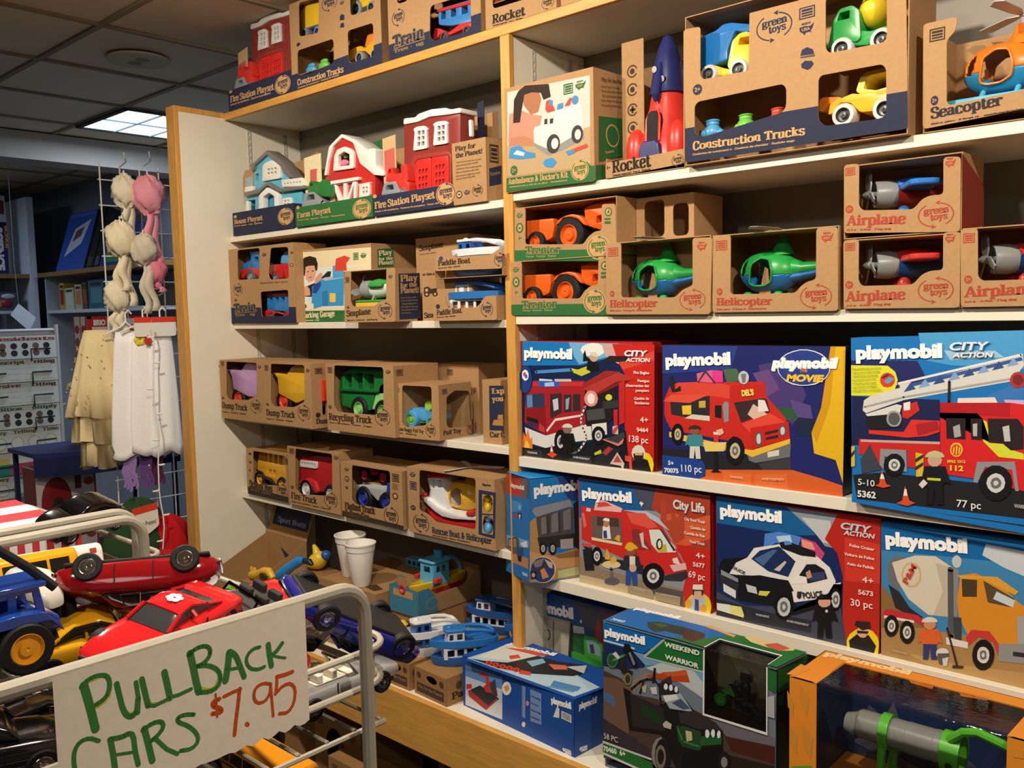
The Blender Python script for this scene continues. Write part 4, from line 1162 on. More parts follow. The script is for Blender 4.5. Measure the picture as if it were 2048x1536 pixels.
'police_box':'''FP 1a2a5e 1,291 386,288 387,-2 0,-0
FP 1b5f9c 1,291 213,288 246,235 196,227 1,227
FP 8a97a8 178,289 294,288 303,212 267,214 246,239
FP c2c6cc 213,271 279,272 287,221 263,221
FP b8281f 294,288 386,287 387,-2 318,-1 308,64 308,153 295,203 267,230
FP cf3a2c 311,241 386,237 387,152 312,145
FP 43475a 1,59 76,39 304,83 319,-1 0,-0
FP 2c2e38 1,41 144,36 239,40 237,11 0,-0
FP 4f86d8 126,220 161,230 213,226 205,199 153,203 122,181
FP b9d6f4 153,218 187,226 192,210 161,205
FP c8487a 213,225 246,219 267,198 259,180 213,197
FP ef9a8a 213,221 238,217 246,202 217,202
FP e8e6e2 34,109 53,139 83,158 99,182 161,201 247,190 279,168 292,141 288,116 197,77 179,120 113,120 71,110
FP 15171c 7,122 19,142 53,150 83,157 53,139 34,107 113,118 183,121 197,98 197,65 162,36 144,53 62,49 9,78
FP 2c2f38 9,105 60,88 55,52 12,74
FP 8f949c 13,115 58,101 58,92 13,103
FP dfe2e4 19,82 52,71 52,52 20,63
FP 1d2f5c 92,155 113,178 161,196 200,168 183,129 135,133
FP 4a6a9a 99,156 144,185 157,187 122,143
FP c9c4bc 148,139 175,165 179,162 162,138
FP 1a1c28 209,138 226,166 247,170 267,161 274,142 230,123
FP 3a3f6e 230,146 267,157 269,141 234,128
FP c79a80 224,147 234,155 239,139 228,133
FP efece8 188,126 205,137 226,137 228,123 192,114
FP e8e6e2 192,97 304,140 300,119 288,104 197,73
FP c9ccd0 78,92 104,90 108,74 83,75
FP d8cf5a 113,83 140,87 131,74 110,72
FP 15171c 144,71 157,94 184,104 201,65 304,108 308,137 288,133 276,110 272,81 201,45 158,31
FP 1b1c20 161,205 179,212 246,198 247,186 213,184 166,193
FP 5a8ed8 172,209 187,213 192,206 175,201
FP 101013 196,62 194,48 187,36 179,28 168,26 159,30 153,39 150,53 153,67 159,79 168,87 178,89 187,85 194,75
FP c6c9cc 189,61 187,49 182,40 173,35 165,36 159,43 157,54 159,66 165,75 173,80 181,79 187,72
FP 6a6d72 183,60 181,51 176,45 170,44 165,48 164,55 165,64 170,70 176,71 181,67
FP c6c9cc 178,58 176,54 173,51 170,52 169,57 170,62 173,64 176,63
FP 101013 306,102 305,91 301,81 296,75 290,73 285,77 280,85 279,96 280,108 284,118 289,124 296,125 301,121 305,113
FP c6c9cc 302,101 301,92 298,84 293,81 288,82 285,88 283,97 284,107 288,114 293,118 298,116 301,110
FP 6a6d72 299,100 298,94 295,89 291,88 288,92 287,98 288,105 291,109 295,110 298,107
FP c6c9cc 296,100 295,96 293,94 291,95 290,99 291,102 293,104 295,103
FP 2a2e3a 205,100 216,102 214,87 209,83 204,87
FP 15161a 252,2 253,44 283,50 286,10 272,7 268,37 265,5
FP 15161a 239,36 247,73 288,82 299,50 288,52 284,47 252,39 248,44
FP d8a688 282,92 280,84 272,78 263,76 256,79 253,86 256,94 263,100 272,101 280,98
FP 101114 249,90 250,95 254,100 260,104 268,106 275,107 281,105 285,102 286,98
FP c9ccd0 276,70 276,68 275,67 273,66 271,66 270,67 270,69 270,70 271,72 273,73 274,73 276,72
FP e4df8a 2,31 67,35 74,17 73,10 3,14
FP e3e6da 2,31 38,34 38,12 3,14
FP ead21f 318,6 318,14 321,22 325,30 331,36 337,42 345,47 352,49 360,50 367,49 374,47 379,42 384,37 386,30 387,22 385,-1 319,-1
FP 1c1b1e 325,-1 323,15 340,33 365,37 381,17 377,0
FP d8a88a 365,45 363,37 359,31 353,28 347,28 342,32 340,39 342,47 346,53 352,56 359,56 363,52
FP 2a2224 335,52 338,62 367,66 369,52 352,44
FP 1c1b1e 340,41 365,45 363,39 354,38 341,35
FT|playmobil|ffffff|12,248|168,252|26.5|B
FT|CITY|4a4f66|303,258|366,258|14.9|bi
FT|CITY|c8cdd6|301,259|365,259|15.0|bi
FT|ACTION|d6d4d6|309,247|374,248|10.2|bi
FT|Police Cruiser|f0d8d2|322,223|375,222|6.3|b
FT|Voiture de Police|f0d8d2|311,202|375,202|6.3|b
FT|Auto de Policía|f0d8d2|317,182|375,182|6.3|b
FT|4+|f6e6e2|350,150|374,150|13.4|
FT|5673|f0d0c8|342,122|374,124|10.3|b
FT|30 pc|f6e6e2|326,94|373,96|15.9|
FT|POLICE|2a2c34|220,87|266,100|14.0|b
FT|POLICE|2a2c34|37,127|76,115|7.0|b
FT|WARNING|b4b4ba|104,23|138,24|5.2|b
FT|AVERTISSEMENT|b4b4ba|180,25|233,26|5.0|b''',
'mixer_box':'''FP 3f86bc -3,286 410,259 417,-7 0,-2
FP 1567ac -3,286 263,267 410,262 411,220 236,241 -3,226
FP c9d2da 197,271 266,268 267,219 230,230 191,248
FP a58454 -1,105 107,76 414,107 417,-7 0,-2
FP 8a6a40 -2,152 36,113 107,83 -1,58
FP b8945e 55,17 143,17 272,32 272,-3 109,-4
FP 6f7076 11,201 27,218 45,219 42,176 32,143 13,163
FP d9d0c0 20,203 66,226 105,231 139,213 137,135 131,111 93,107 54,132 31,167
FP c4b8a4 105,218 139,213 137,135 131,111 103,109 120,161
FP 8b8a8a 138,213 149,211 148,115 134,112
FP c6c9cc 154,229 153,222 150,217 145,214 141,215 138,219 136,226 137,232 141,238 145,240 149,239 153,235
FS 55585c 10.8 134,209 137,71
FP cbb37c 79,188 77,174 70,162 60,157 50,159 42,167 39,180 42,195 49,206 59,211 69,209 76,201
FP d9cdb8 76,187 74,175 68,165 60,161 51,162 45,170 43,181 45,193 51,203 59,208 67,206 73,198
FP 2c2c30 13,155 35,144 57,114 83,100 72,91 28,108
FP c03038 3,91 10,102 72,102 86,94 86,79 65,89 3,83
FP e0ddd8 5,87 65,89 67,84 5,81
FP d98f2a 147,152 153,201 179,210 196,205 237,185 256,167 266,162 267,85 221,66 207,92 168,83 151,116
FP e0a23a 146,200 218,210 256,188 250,180 192,201 153,194
FP 4a3c2a 155,194 183,197 183,163 157,158
FP 5a4a34 194,198 250,173 247,155 203,156
FP c9d6de 218,181 250,170 247,155 212,165
FP c63c38 165,78 175,95 207,99 224,78 224,52 214,79 188,84 169,60
FP 3f4348 141,113 156,115 157,65 144,66
FP e0ded8 128,69 169,68 169,55 129,54
FP 8f9296 224,78 270,89 271,50 224,43
FP a2a5aa 254,138 269,145 270,89 257,85
FP 2c2e34 249,69 271,71 271,62 249,60
FP 17171a 36,71 34,60 30,51 24,45 18,43 12,46 8,54 6,64 7,75 11,84 17,90 24,91 30,88 34,81
FP d6d4d0 29,69 28,62 25,57 21,54 17,55 14,59 13,65 14,72 17,78 21,81 25,80 28,76
FP 6a6d72 26,68 25,64 22,60 19,60 17,62 16,66 17,71 19,74 22,75 25,73
FP d6d4d0 23,68 22,65 21,63 19,64 19,67 19,70 21,71 22,70
FP 17171a 68,65 67,53 62,43 56,37 50,36 44,39 39,47 38,58 39,69 43,79 49,85 56,86 62,83 66,75
FP d6d4d0 61,63 60,56 57,50 53,47 49,48 46,52 44,59 45,66 48,72 53,75 57,74 60,70
FP 6a6d72 58,62 57,57 54,53 51,53 49,55 48,60 49,65 51,69 54,70 57,67
FP d6d4d0 55,62 55,59 53,57 51,58 51,61 51,63 53,65 55,64
FP 17171a 217,54 215,40 210,28 202,20 193,17 185,21 179,31 177,44 179,58 184,70 192,79 201,81 209,77 215,67
FP d6d4d0 208,52 207,43 203,35 197,32 192,33 187,38 186,46 187,55 191,63 197,66 202,65 207,60
FP 6a6d72 203,51 203,44 199,40 195,39 192,41 191,47 191,54 195,58 199,59 202,57
FP d6d4d0 200,50 199,46 197,44 195,45 194,48 195,52 197,54 199,53
FP 2c3a6e 85,11 85,48 110,54 112,18 101,15 98,42 95,14
FP d9642c 74,42 80,74 114,82 122,53 114,55 111,50 84,44 81,49
FP c98e6a 109,91 107,84 101,79 93,77 87,79 85,85 87,92 93,98 100,100 106,97
FP dcd8ce 81,89 82,94 86,98 91,102 97,104 103,104 107,103 111,100 112,96
FP d8d6d2 134,37 133,31 128,26 122,23 116,23 111,26 110,31 111,37 116,42 122,45 128,45 133,42
FP 55585c 112,31 134,37 131,12 116,10
FP c9ccce 122,23 134,29 131,10 124,8
FS 2c2a28 3.6 130,88 150,15
FP 3a3028 143,15 163,18 160,12 140,8
FT|playmobil|ffffff|7,240|165,249|27.6|B
FT|P&M|c8443c|52,163|70,204|11.4|b
FT|WARNING|c4a878|22,13|55,13|5.4|b''',
'tipper_box':'''FP 1477c2 -64,275 112,284 97,-5 -82,-19
FP c03a34 -64,275 41,281 53,225 -67,217
FP 7d5a5a 41,281 91,283 89,229 48,224
FP 3f5a7c 91,283 112,284 109,229 88,228
FP 3f95d8 -23,205 52,209 46,187 -25,168
FP 7fb4e0 24,199 47,201 46,189 26,187
FP b0424a -13,164 17,172 16,161 -13,156
FP 24307a 20,177 49,181 48,162 20,158
FP 6fb0dc -73,92 97,113 96,95 -76,56
FP c48a64 -77,36 -12,50 91,62 90,32 -78,15
FP 5a524c -64,82 7,104 28,99 26,66 -6,49 -44,44 -66,48
FP 9a8c7c -55,81 -29,88 -30,67 -55,61
FP 9a8c7c -19,91 3,97 2,72 -18,68
FP 26477e 5,73 57,83 53,61 10,46
FP 15161a 10,50 44,57 40,39 18,35
FP dfe6ee 34,91 82,110 90,93 57,85
FT|playmobil|f2e4e0|-35,241|73,250|12.2|B
FT|f|ffffff|30,162|42,163|11.3|B
FT|9060|cfe2f4|46,3|86,9|9.4|b
RP 1477c2 -5,287 142,291 137,2 -12,5
RP 1f3f7c 73,290 142,291 141,220 111,217
RP 2f6fb0 -7,233 109,228 113,200 -7,190
RP b08a58 -8,173 10,184 18,113 56,72 139,85 137,2 -12,5
RP c99a6a -10,92 22,81 71,66 138,62 138,32 -11,38
RP 8f6a44 61,72 139,78 138,58 76,61
RP 8a8f98 -1,203 8,211 113,223 120,200 111,203 11,184
RP 4c4b4d 10,184 113,201 123,199 122,124 16,127
RP 2c2b2d 13,127 137,127 139,88 71,93 18,102
RP 77757a 25,180 39,183 41,137 25,134
RP 77757a 56,186 75,191 76,138 55,136
RP 77757a 91,191 114,198 114,139 92,139
RP 39383b 43,185 49,186 50,132 43,131
RP 39383b 77,192 82,192 83,132 77,131
RP a8a2a6 81,114 120,113 120,85 82,87
RP 2a292b 123,208 141,225 139,78 126,89
RP 17171a 40,94 39,86 35,80 31,77 26,77 22,81 19,88 18,96 19,104 22,110 27,113 32,113 36,109 39,102
RP c9c6c4 35,94 34,89 32,86 29,85 26,87 24,90 23,96 24,101 26,104 29,105 32,104 34,100
RP 6a6d72 32,95 32,91 30,89 27,89 26,92 25,95 26,99 28,101 30,101 32,98
RP c9c6c4 30,95 30,93 29,92 28,93 27,95 28,97 29,98 30,97
RP 17171a 70,90 68,82 65,76 60,73 55,73 50,77 47,85 46,93 48,101 51,107 56,110 61,110 66,106 69,98
RP c9c6c4 64,91 63,86 61,82 58,81 55,83 52,87 52,92 52,97 55,101 58,102 61,100 64,96
RP 6a6d72 62,91 61,88 59,85 57,86 55,88 54,92 55,96 57,98 59,97 61,95
RP c9c6c4 60,91 59,89 58,89 57,90 56,92 57,94 58,94 59,93
RP e0c890 67,31 64,20 59,10 50,3 39,-1 27,-1 15,2 4,9 -4,18 -9,29 -11,41 -9,52 -3,62 6,69 16,73 28,74 40,70 51,63 59,54 65,43
RP 27407e 62,32 61,21 55,12 47,5 37,1 26,1 15,4 5,11 -3,20 -8,30 -9,41 -7,52 -2,61 6,67 16,71 27,71 38,68 48,62 56,53 61,43
RP 8a7a78 -2,62 32,69 22,47 5,45
RP 4a3434 -8,56 5,45 12,35 37,59 39,47 21,27 2,36
RP d8905c 19,36 31,41 45,14 26,10
RP c9b8b4 32,66 56,52 56,36 46,40
RP 1d1d22 -10,38 9,33 6,13 -9,15
RP b8a9a4 4,25 3,21 1,19 -2,18 -4,20 -6,22 -7,26 -6,29 -4,31 -2,32 1,31 3,28
RP b9c48c 71,28 136,32 137,9 72,6
RT|playmobil|f4f4f4|5,246|151,249|28.2|B
TP 1787d2 -16,-17 -42,23 110,82 110,1''',
'garbage_box':'''FP 27506e -16,277 685,273 685,-56 -30,-259
FP 0f4f94 -16,277 161,276 210,218 -18,196
FP 53505e 161,280 354,277 353,215 210,210
FP 8d4038 284,276 399,280 397,172 258,153
FP a84a3c 240,220 255,252 264,224 265,154 241,165
FP 4aa03c -5,169 24,213 22,137 5,111 -6,126
FP a39e90 5,111 34,214 150,214 148,109 48,92 21,102
FP b5b0a2 50,202 145,207 143,112 53,106
FP 6e6a60 45,201 50,202 45,104 40,103
FP 6e6a60 83,201 89,202 86,106 81,105
FP 55524a 74,157 72,148 68,140 62,136 56,137 52,143 51,152 53,162 57,169 63,173 69,172 73,166
FP b5b0a2 69,156 68,150 65,145 62,143 59,144 57,147 56,153 57,159 60,164 63,166 66,166 68,162
FP 2f3230 150,212 162,207 155,94 140,107
FP 2f6a38 160,190 214,182 208,124 161,120
FP c9cfd0 160,206 200,209 202,190 162,184
FP 4fae44 200,187 239,188 265,175 264,106 158,107 161,129 201,126
FP 8fb0c0 209,173 239,180 258,161 258,137 214,138
FP 4a4a50 219,163 234,167 238,140 224,138
FP 3f9a3a 153,127 257,125 269,108 208,91 153,110
FP e8e8e8 185,224 192,232 194,224 191,217
FT|playmobil|ffffff|-2,222|163,227|31.8|B''',
'plow_box':'''FP 1a4fa4 7,133 432,148 429,-1 1,-14
FP c3d2e4 14,123 168,130 164,11 9,4
FP 5f8fd0 14,123 168,130 167,97 13,90
FP d8dee6 11,33 166,56 164,11 9,4
FP 2c3238 33,56 75,81 143,70 154,66 90,18 38,38
FP b03434 21,49 30,55 108,32 93,17 26,34
FP b03434 93,19 145,67 145,59 99,17
FP c83a3a 67,110 88,124 111,119 116,97 101,91 99,112 79,110
FP c83a3a 89,81 116,105 138,104 132,75 100,69
FP 3c4248 116,97 139,119 148,72 126,69
FP c83a3a 16,67 40,74 39,62 15,51
FP f0f0f0 204,111 201,101 194,92 184,86 175,86 169,91 166,100 169,110 176,119 186,125 195,125 201,120
FP e0a24a 174,107 191,118 196,106 182,94
FP 7a94cc 246,132 259,132 256,45 243,45
FP 7a94cc 277,132 318,132 316,47 275,44
FP e2e6ea 374,115 382,112 381,87 359,83
FP e8e8ea 389,109 423,109 423,88 388,89
FP 33363c 391,107 393,107 393,91 391,91
FP 33363c 396,107 399,108 398,91 396,91
FP 33363c 401,107 404,107 403,91 401,91
FP 33363c 407,108 409,108 409,91 406,91
FP 33363c 412,108 414,108 414,91 411,91
FP 33363c 417,108 419,108 419,91 417,91
FP e8e8e8 257,29 255,25 253,21 249,19 245,19 243,20 242,24 243,28 246,32 249,34 253,34 256,32
FP d8909c 272,92 271,88 268,84 265,82 262,82 260,84 259,88 260,92 263,95 266,97 269,97 271,95
FT|playmobil|ffffff|354,119|424,125|16.6|B
FT|9500|dfe6f2|392,-0|422,3|13.1|B
FT|Schneepflug|1a4fa4|280,113|315,113|4.5|b
FT|Snow plow|1a4fa4|279,94|307,94|4.5|b
FT|Chasse-neige|1a4fa4|278,75|316,76|4.5|b
FT|Quitanieves|1a4fa4|278,56|311,57|4.5|b
RP 174896 3,146 115,140 112,-9 -1,-0
RT|playmobil|ffffff|19,120|86,116|16.4|B
RT|9500|dfe6f2|17,7|47,4|12.9|B
TP 1a4fa4 35,-22 41,177 438,106 430,2
TP b4cede 31,-8 48,165 428,103 418,16
TP 86b2d0 48,165 181,156 186,107 67,103
TP 5f93c0 322,12 395,59 401,31 333,11
TP 4d86ba 314,51 394,70 403,44 330,20
TP d8dcd8 48,16 35,145 164,140 148,70
TP 26282c 35,-4 78,10 138,48 164,140 230,149 310,185 336,134 332,106 235,38 147,4
TP d84a3a 52,117 79,136 143,161 187,161 164,140 90,125
TP d84a3a 105,84 118,109 141,97 126,69
TP d86a54 227,119 269,146 291,128 264,103
TP 8fb4cc 170,91 189,136 215,121 208,75
TP c8ccce 276,139 310,185 341,139 302,139
TP d8442f 110,18 115,10 116,3 112,-1 104,-1 95,4 89,12 89,19 93,23 101,23
TP 8a2a20 106,15 109,10 109,5 104,4 99,7 95,12 96,17 101,17
TP d8442f 132,22 138,15 139,8 134,3 127,4 118,9 113,17 112,24 116,28 124,28
TP 8a2a20 129,19 132,14 132,10 127,9 122,12 118,17 119,21 124,22
TP d8442f 155,27 161,19 161,12 157,8 149,9 141,14 135,21 135,29 139,33 147,32
TP 8a2a20 152,24 155,19 154,15 149,14 144,17 141,22 142,26 147,27
TP d8442f 178,32 183,24 183,17 179,13 172,13 163,18 158,26 157,33 162,37 169,37
TP 8a2a20 174,29 177,24 177,19 172,19 167,21 164,26 164,31 169,31
TP d8442f 200,36 205,29 205,22 201,18 194,18 186,23 180,31 180,38 184,42 192,41
TP 8a2a20 197,33 199,28 199,24 194,23 189,26 186,31 187,35 191,36
TP d8442f 203,38 231,46 247,31 214,17
TT|playmobil|f6f6f6|42,140|199,170|21.9|B''',
'weekend_box':'''FB 0 4,368 278,367 276,216 431,218 431,366 449,365 448,120 -2,21
FP 1c2c56 3,339 155,328 118,282 56,260 1,256
FP 6f9cc8 88,314 277,318 277,288 242,309 179,308 125,288
FP b9c4c8 125,283 179,313 242,319 277,288 276,253 219,272
FP 4a3c36 1,245 55,238 87,209 148,216 250,220 276,216 432,217 447,206 447,120 -2,22
FP 6e5444 1,229 39,234 84,224 95,174 69,98 -1,90
FP 8c7a6c 84,240 124,273 139,266 87,212
FP 4b6c94 1,193 32,188 35,161 1,171
FP 3c3038 -1,123 85,103 141,86 140,59 -2,64
FP 6a6670 291,212 431,216 447,218 447,182 345,176
FP 4a241c 329,183 447,197 447,158 345,154
FP 2a211e 318,140 447,154 447,120 318,89
FP 1467b4 4,368 179,367 123,320 3,320
FP 1467b4 3,323 125,323 119,316 94,317 3,316
FP d6dade 3,323 94,324 94,320 3,319
FP 1f6a30 181,367 278,367 277,316 122,311
FP a8b4b0 176,367 182,367 125,310 116,309
FP a8b4b0 119,310 277,316 277,311 117,306
FP b8441f 124,265 233,307 243,281 207,273 142,264
FP c85a2c 167,284 233,305 236,295 190,280
FP 1b1a1b 60,218 80,215 83,208 145,199 166,205 219,249 255,216 308,207 326,192 326,132 255,67 212,52 165,134 76,117
FP 2c2a2a 80,210 172,199 177,146 86,130
FP 1c3a22 111,197 166,179 165,155 117,164
FP 9aa8b4 171,227 219,249 241,225 250,214 189,204
FP d8dfe4 172,230 207,243 213,234 178,216
FP 44566c 195,219 219,236 244,220 224,212
FS 26262a 5.1 84,221 118,255 160,264 166,205
FS 26262a 4.7 108,218 118,248
FP b8ac84 113,235 127,244 124,222 116,223
FP c9c8c0 136,239 154,246 156,228 142,225
FP 1f1e20 142,251 147,289 153,291 151,256
FP 33343a 166,263 193,283 196,266 178,250
FP 26262a 160,256 178,266 213,260 213,247 166,231
FP e4e8f0 185,255 184,251 182,247 179,246 177,246 175,248 174,252 175,256 177,259 179,261 182,261 184,259
FP e4e8f0 198,256 198,252 196,249 193,247 191,247 189,250 188,253 189,257 191,261 193,262 196,262 198,260
FP e4e8f0 212,256 211,252 210,249 207,247 205,248 203,250 203,253 203,257 205,260 207,262 210,262 211,259
FP 33302f 213,201 255,219 308,207 324,194 264,178 218,179
FP 26452a 207,168 230,175 272,175 269,129 224,124 212,136
FP c4b98c 231,165 247,167 249,148 234,140
FS 3c7a40 4.5 210,166 224,137 269,139
FP 26592e 272,165 324,179 321,161 269,141
FP e4e8f0 293,177 292,172 290,168 287,165 284,166 282,169 282,173 282,178 284,183 287,185 290,184 292,181
FP e4e8f0 306,182 306,177 304,173 301,171 299,172 297,175 296,179 297,184 299,188 301,190 304,190 306,187
FP e4e8f0 320,184 320,180 318,176 316,174 313,174 312,177 311,181 312,186 314,190 316,192 318,191 320,189
FP 3f8a44 259,123 273,127 272,112 259,110
FP 131214 224,108 321,158 334,135 313,88 217,54
FP 8a827e 190,97 187,76 177,59 164,49 152,50 142,61 139,80 143,102 152,119 165,129 178,127 187,116
FP 1c1b1c 193,93 190,71 182,53 170,43 159,45 151,58 148,78 151,100 160,119 171,128 182,126 190,113
FP 77706c 179,86 177,71 172,58 164,52 157,53 152,62 150,76 152,91 158,104 165,110 172,108 177,100
FP 211f20 174,84 172,74 169,66 165,62 160,63 157,69 156,78 157,88 160,96 165,100 169,99 173,93
FP bdb6ae 171,162 180,173 195,169 193,156 174,155
FP 1c1b1c 344,131 342,119 336,109 329,103 321,104 316,110 314,121 316,133 321,143 329,148 336,148 342,141
FP 8a827e 337,126 336,119 333,114 329,111 325,111 322,115 321,121 322,127 325,133 329,136 333,135 336,132
FP 3f7a3c 46,282 44,272 38,263 29,258 21,258 15,264 13,273 15,283 21,292 30,296 38,296 44,291
FP 2a4a3c 43,281 41,273 36,266 29,263 23,263 18,267 17,274 18,282 23,289 30,292 36,292 41,288
FS 3f9a3c 5.4 30,277 66,300
FP c8cdd2 30,294 40,302 53,291 46,284
FP 18181a 65,327 79,331 88,316 103,283 100,275 87,279 72,304 63,307
FP 7a7c84 77,308 83,312 97,287 91,280
FP 2a2420 50,280 66,289 68,268 90,266 84,254 56,254
FP 8a7a48 86,246 84,238 80,231 74,228 69,228 65,233 63,240 65,248 69,255 75,259 80,258 84,254
FP 3c342a 82,245 81,239 78,234 74,232 71,232 68,236 67,241 68,247 71,252 75,255 78,254 81,251
FP e0e2dc 278,368 282,368 280,218 276,216
FP e0e2dc 276,220 431,223 431,217 276,215
FP e0e2dc 428,365 431,366 431,218 428,218
FP 1f6a30 432,366 449,365 449,314 432,321
FP a9adb4 432,302 446,308 447,259 432,259
FP 206a30 -2,59 69,65 140,59 152,26 -2,32
FP c8ccc4 -2,67 140,69 140,64 -2,61
FP c8ccc4 -2,38 152,31 152,25 -2,32
FT|playmobil|ffffff|8,336|125,340|19.3|B
FT|WEEKEND|e6ece4|178,349|269,350|11.2|b
FT|WARRIOR|e6ece4|179,320|267,320|11.2|b
FT|58 PC|c8ccd0|2,74|44,76|14.5|
FT|70460  6+|e6ece4|0,42|66,49|13.3|b
RP 1c6a34 2,364 147,351 148,301 3,313
RP 0c2a34 3,313 148,301 151,98 -0,121
RP 16506a 3,306 37,304 27,278 3,287
TB 0 5,-2 13,110 467,111 453,-7 434,-6 434,61 282,63 280,-4
TP 1467b4 5,-2 13,110 169,111 257,112 299,110 265,48 192,-2
TP 1f6a30 185,0 255,40 299,110 467,111 453,-7 434,-6 434,61 282,63 280,-4
TP 2a3a34 95,51 117,69 179,76 240,71 252,50 235,41 208,28 162,26 147,5 119,19
TP 3c5a3c 111,50 125,66 151,63 143,38
TP 4a2e28 197,46 239,62 254,47 243,8 215,16
TP d8a45c 212,112 221,124 301,103 302,91
TP d8c08c 321,106 338,124 401,116 437,120 441,100 417,80 380,83 346,88
TP c05a40 375,94 394,119 430,107 419,78 391,83
TP e0e2dc 282,63 434,61 435,55 285,58
TP e0e2dc 280,-4 282,63 285,58 283,-5
TP e0e2dc 434,-6 434,61 432,61 432,-5
TT|playmobil|f4f6f8|19,106|140,116|20.0|B
TT|70460|cfe0f0|18,8|54,11|13.6|b''',
'orange_box':'''FB 0 0,0 480,0 480,377 394,377 394,60 56,60 56,377 0,377
TB 0 0,0 56,0 60,133 400,133 394,0 480,0 480,175 0,175
TT|playmobil|f2d29a|8,146|181,154|24.8|B
TP d9892c -8,4 -8,71 18,60 11,8
TP d27e22 187,131 236,134 237,114 197,116
TP d27e22 279,134 330,143 331,124 288,115
FP d08a34 -5,346 10,325 8,295 -3,312
FP d08a34 22,364 42,345 37,304 25,330
FP d08a34 0,273 18,258 15,218 3,238
FP d08a34 28,286 50,263 45,218 30,242
FP 5a9a3a 5,189 48,205 53,171 3,153
FP d98f34 404,359 420,358 420,344 404,342''',
'sign':'''FS c9c83a 2.9 20.7,92.5 26.5,92.8 31.8,93.8 37.0,91.0 37.1,83.1 35.0,76.0 27.4,73.1
FS c9c83a 2.5 40.9,83.5 43.5,71.9 46.2,61.9 51.6,58.8 55.3,63.2 56.3,81.2
FS c9c83a 2.6 60.3,81.1 62.7,62.9 68.9,60.1 77.1,60.2
FS c9c83a 3.1 96.3,88.3 100.4,61.7 111.5,55.6 118.3,60.7 118.7,69.1 110.0,75.6
FS 3d7a3c 5.7 19.6,90.7 21.6,80.7 23.5,70.0 25.4,57.7
FS 3d7a3c 3.3 18.0,90.1 22.3,93.6 28.7,94.6 35.0,92.8 37.0,87.6 35.8,80.2 31.8,76.0 26.4,74.5
FS 3d7a3c 3.9 41.5,84.5 43.1,74.3 44.7,64.7 47.7,58.5 51.5,57.4 54.6,61.2 55.6,68.8
FS 3d7a3c 3.2 54.9,81.1 56.1,68.7 55.0,58.7
FS 3d7a3c 4.2 59.2,82.0 60.9,71.6 62.6,61.2
FS 3d7a3c 2.8 62.0,62.0 67.1,59.6 76.0,60.8
FS 3d7a3c 4.8 76.0,81.7 77.7,70.6 79.0,61.3
FS 3d7a3c 2.9 78.4,61.9 85.6,61.4 95.5,62.5
FS 3d7a3c 5.5 96.3,89.5 98.2,78.2 99.5,68.1 101.2,58.4
FS 3d7a3c 3.3 95.1,88.7 100.8,91.8 108.4,91.9 112.6,88.2 111.7,82.4 106.4,78.6 100.7,78.0
FS 3d7a3c 3.6 101.3,78.1 110.1,76.2 118.1,69.9 119.7,62.7 116.8,56.8 110.2,55.4 101.5,57.8
FS 3d7a3c 5.5 127.9,80.5 125.9,69.3 123.4,59.6
FS 3d7a3c 4.5 128.5,80.9 133.0,77.0 135.9,68.6 139.4,57.4
FS 3d7a3c 2.6 125.8,67.5 136.5,65.9
FS 3d7a3c 2.9 154.3,76.8 148.7,77.2 143.0,73.9 141.6,68.1 145.2,61.9 152.0,59.1 157.6,59.8
FS 3d7a3c 4.7 162.0,76.4 162.6,67.9 164.0,58.4
FS 3d7a3c 3.6 174.9,73.8 169.6,69.0 164.4,66.7
FS 3d7a3c 2.2 165.1,66.5 171.5,63.2 177.2,60.8
FS 3d7a3c 3.0 27.0,48.7 21.0,53.2 14.7,52.9 10.9,48.3 9.9,41.0 10.5,34.2
FS 3d7a3c 4.1 34.9,45.7 36.0,36.2 36.8,23.3
FS 3d7a3c 3.7 34.4,47.0 43.1,45.4 47.6,46.5 50.8,44.1 51.2,32.4 52.9,21.4
FS 3d7a3c 2.3 37.0,34.7 50.1,31.7
FS 3d7a3c 4.7 58.8,45.7 61.0,33.3 63.1,20.1
FS 3d7a3c 3.4 57.6,45.0 64.7,47.6 71.6,46.6 73.1,41.6 67.5,36.6 62.8,34.9
FS 3d7a3c 3.1 65.8,36.1 74.0,24.7 82.0,17.9
FS 3d7a3c 3.2 96.3,42.6 89.6,45.1 83.5,44.9 83.9,41.1 91.5,35.9 97.9,27.5 98.8,21.0 93.0,17.2 84.5,19.3
FS c8501e 3.4 117.5,47.3 111.7,46.9 112.1,43.1 118.4,39.6 118.9,36.3 111.2,37.9
FS c8501e 1.8 114.6,52.1 114.8,44.6 114.9,34.1
FS c8501e 2.9 121.5,47.8 128.2,48.6 135.6,48.9
FS c8501e 3.2 134.9,49.5 133.0,38.2 130.4,26.5 128.4,14.7
FP c8501e 141.9,18.2 141.6,17.3 140.8,16.8 139.7,16.9 138.6,17.6 137.8,18.7 137.6,19.8 137.9,20.7 138.8,21.3 139.9,21.2 140.9,20.5 141.7,19.3
FS c8501e 2.7 161.8,44.2 155.6,47.0 148.5,45.5 146.4,38.6 149.2,32.5 156.2,31.3 161.4,36.0 162.5,42.7
FS c8501e 2.5 162.5,44.0 162.7,32.9 163.3,17.1
FS c8501e 3.4 183.2,47.3 175.8,47.1 168.5,47.9
FS c8501e 2.8 168.5,47.9 167.9,40.9 166.4,34.3
FS c8501e 2.9 166.7,34.8 173.9,38.9 181.3,38.4 185.5,31.7 183.4,20.5 177.2,14.7 169.2,17.0''',
}
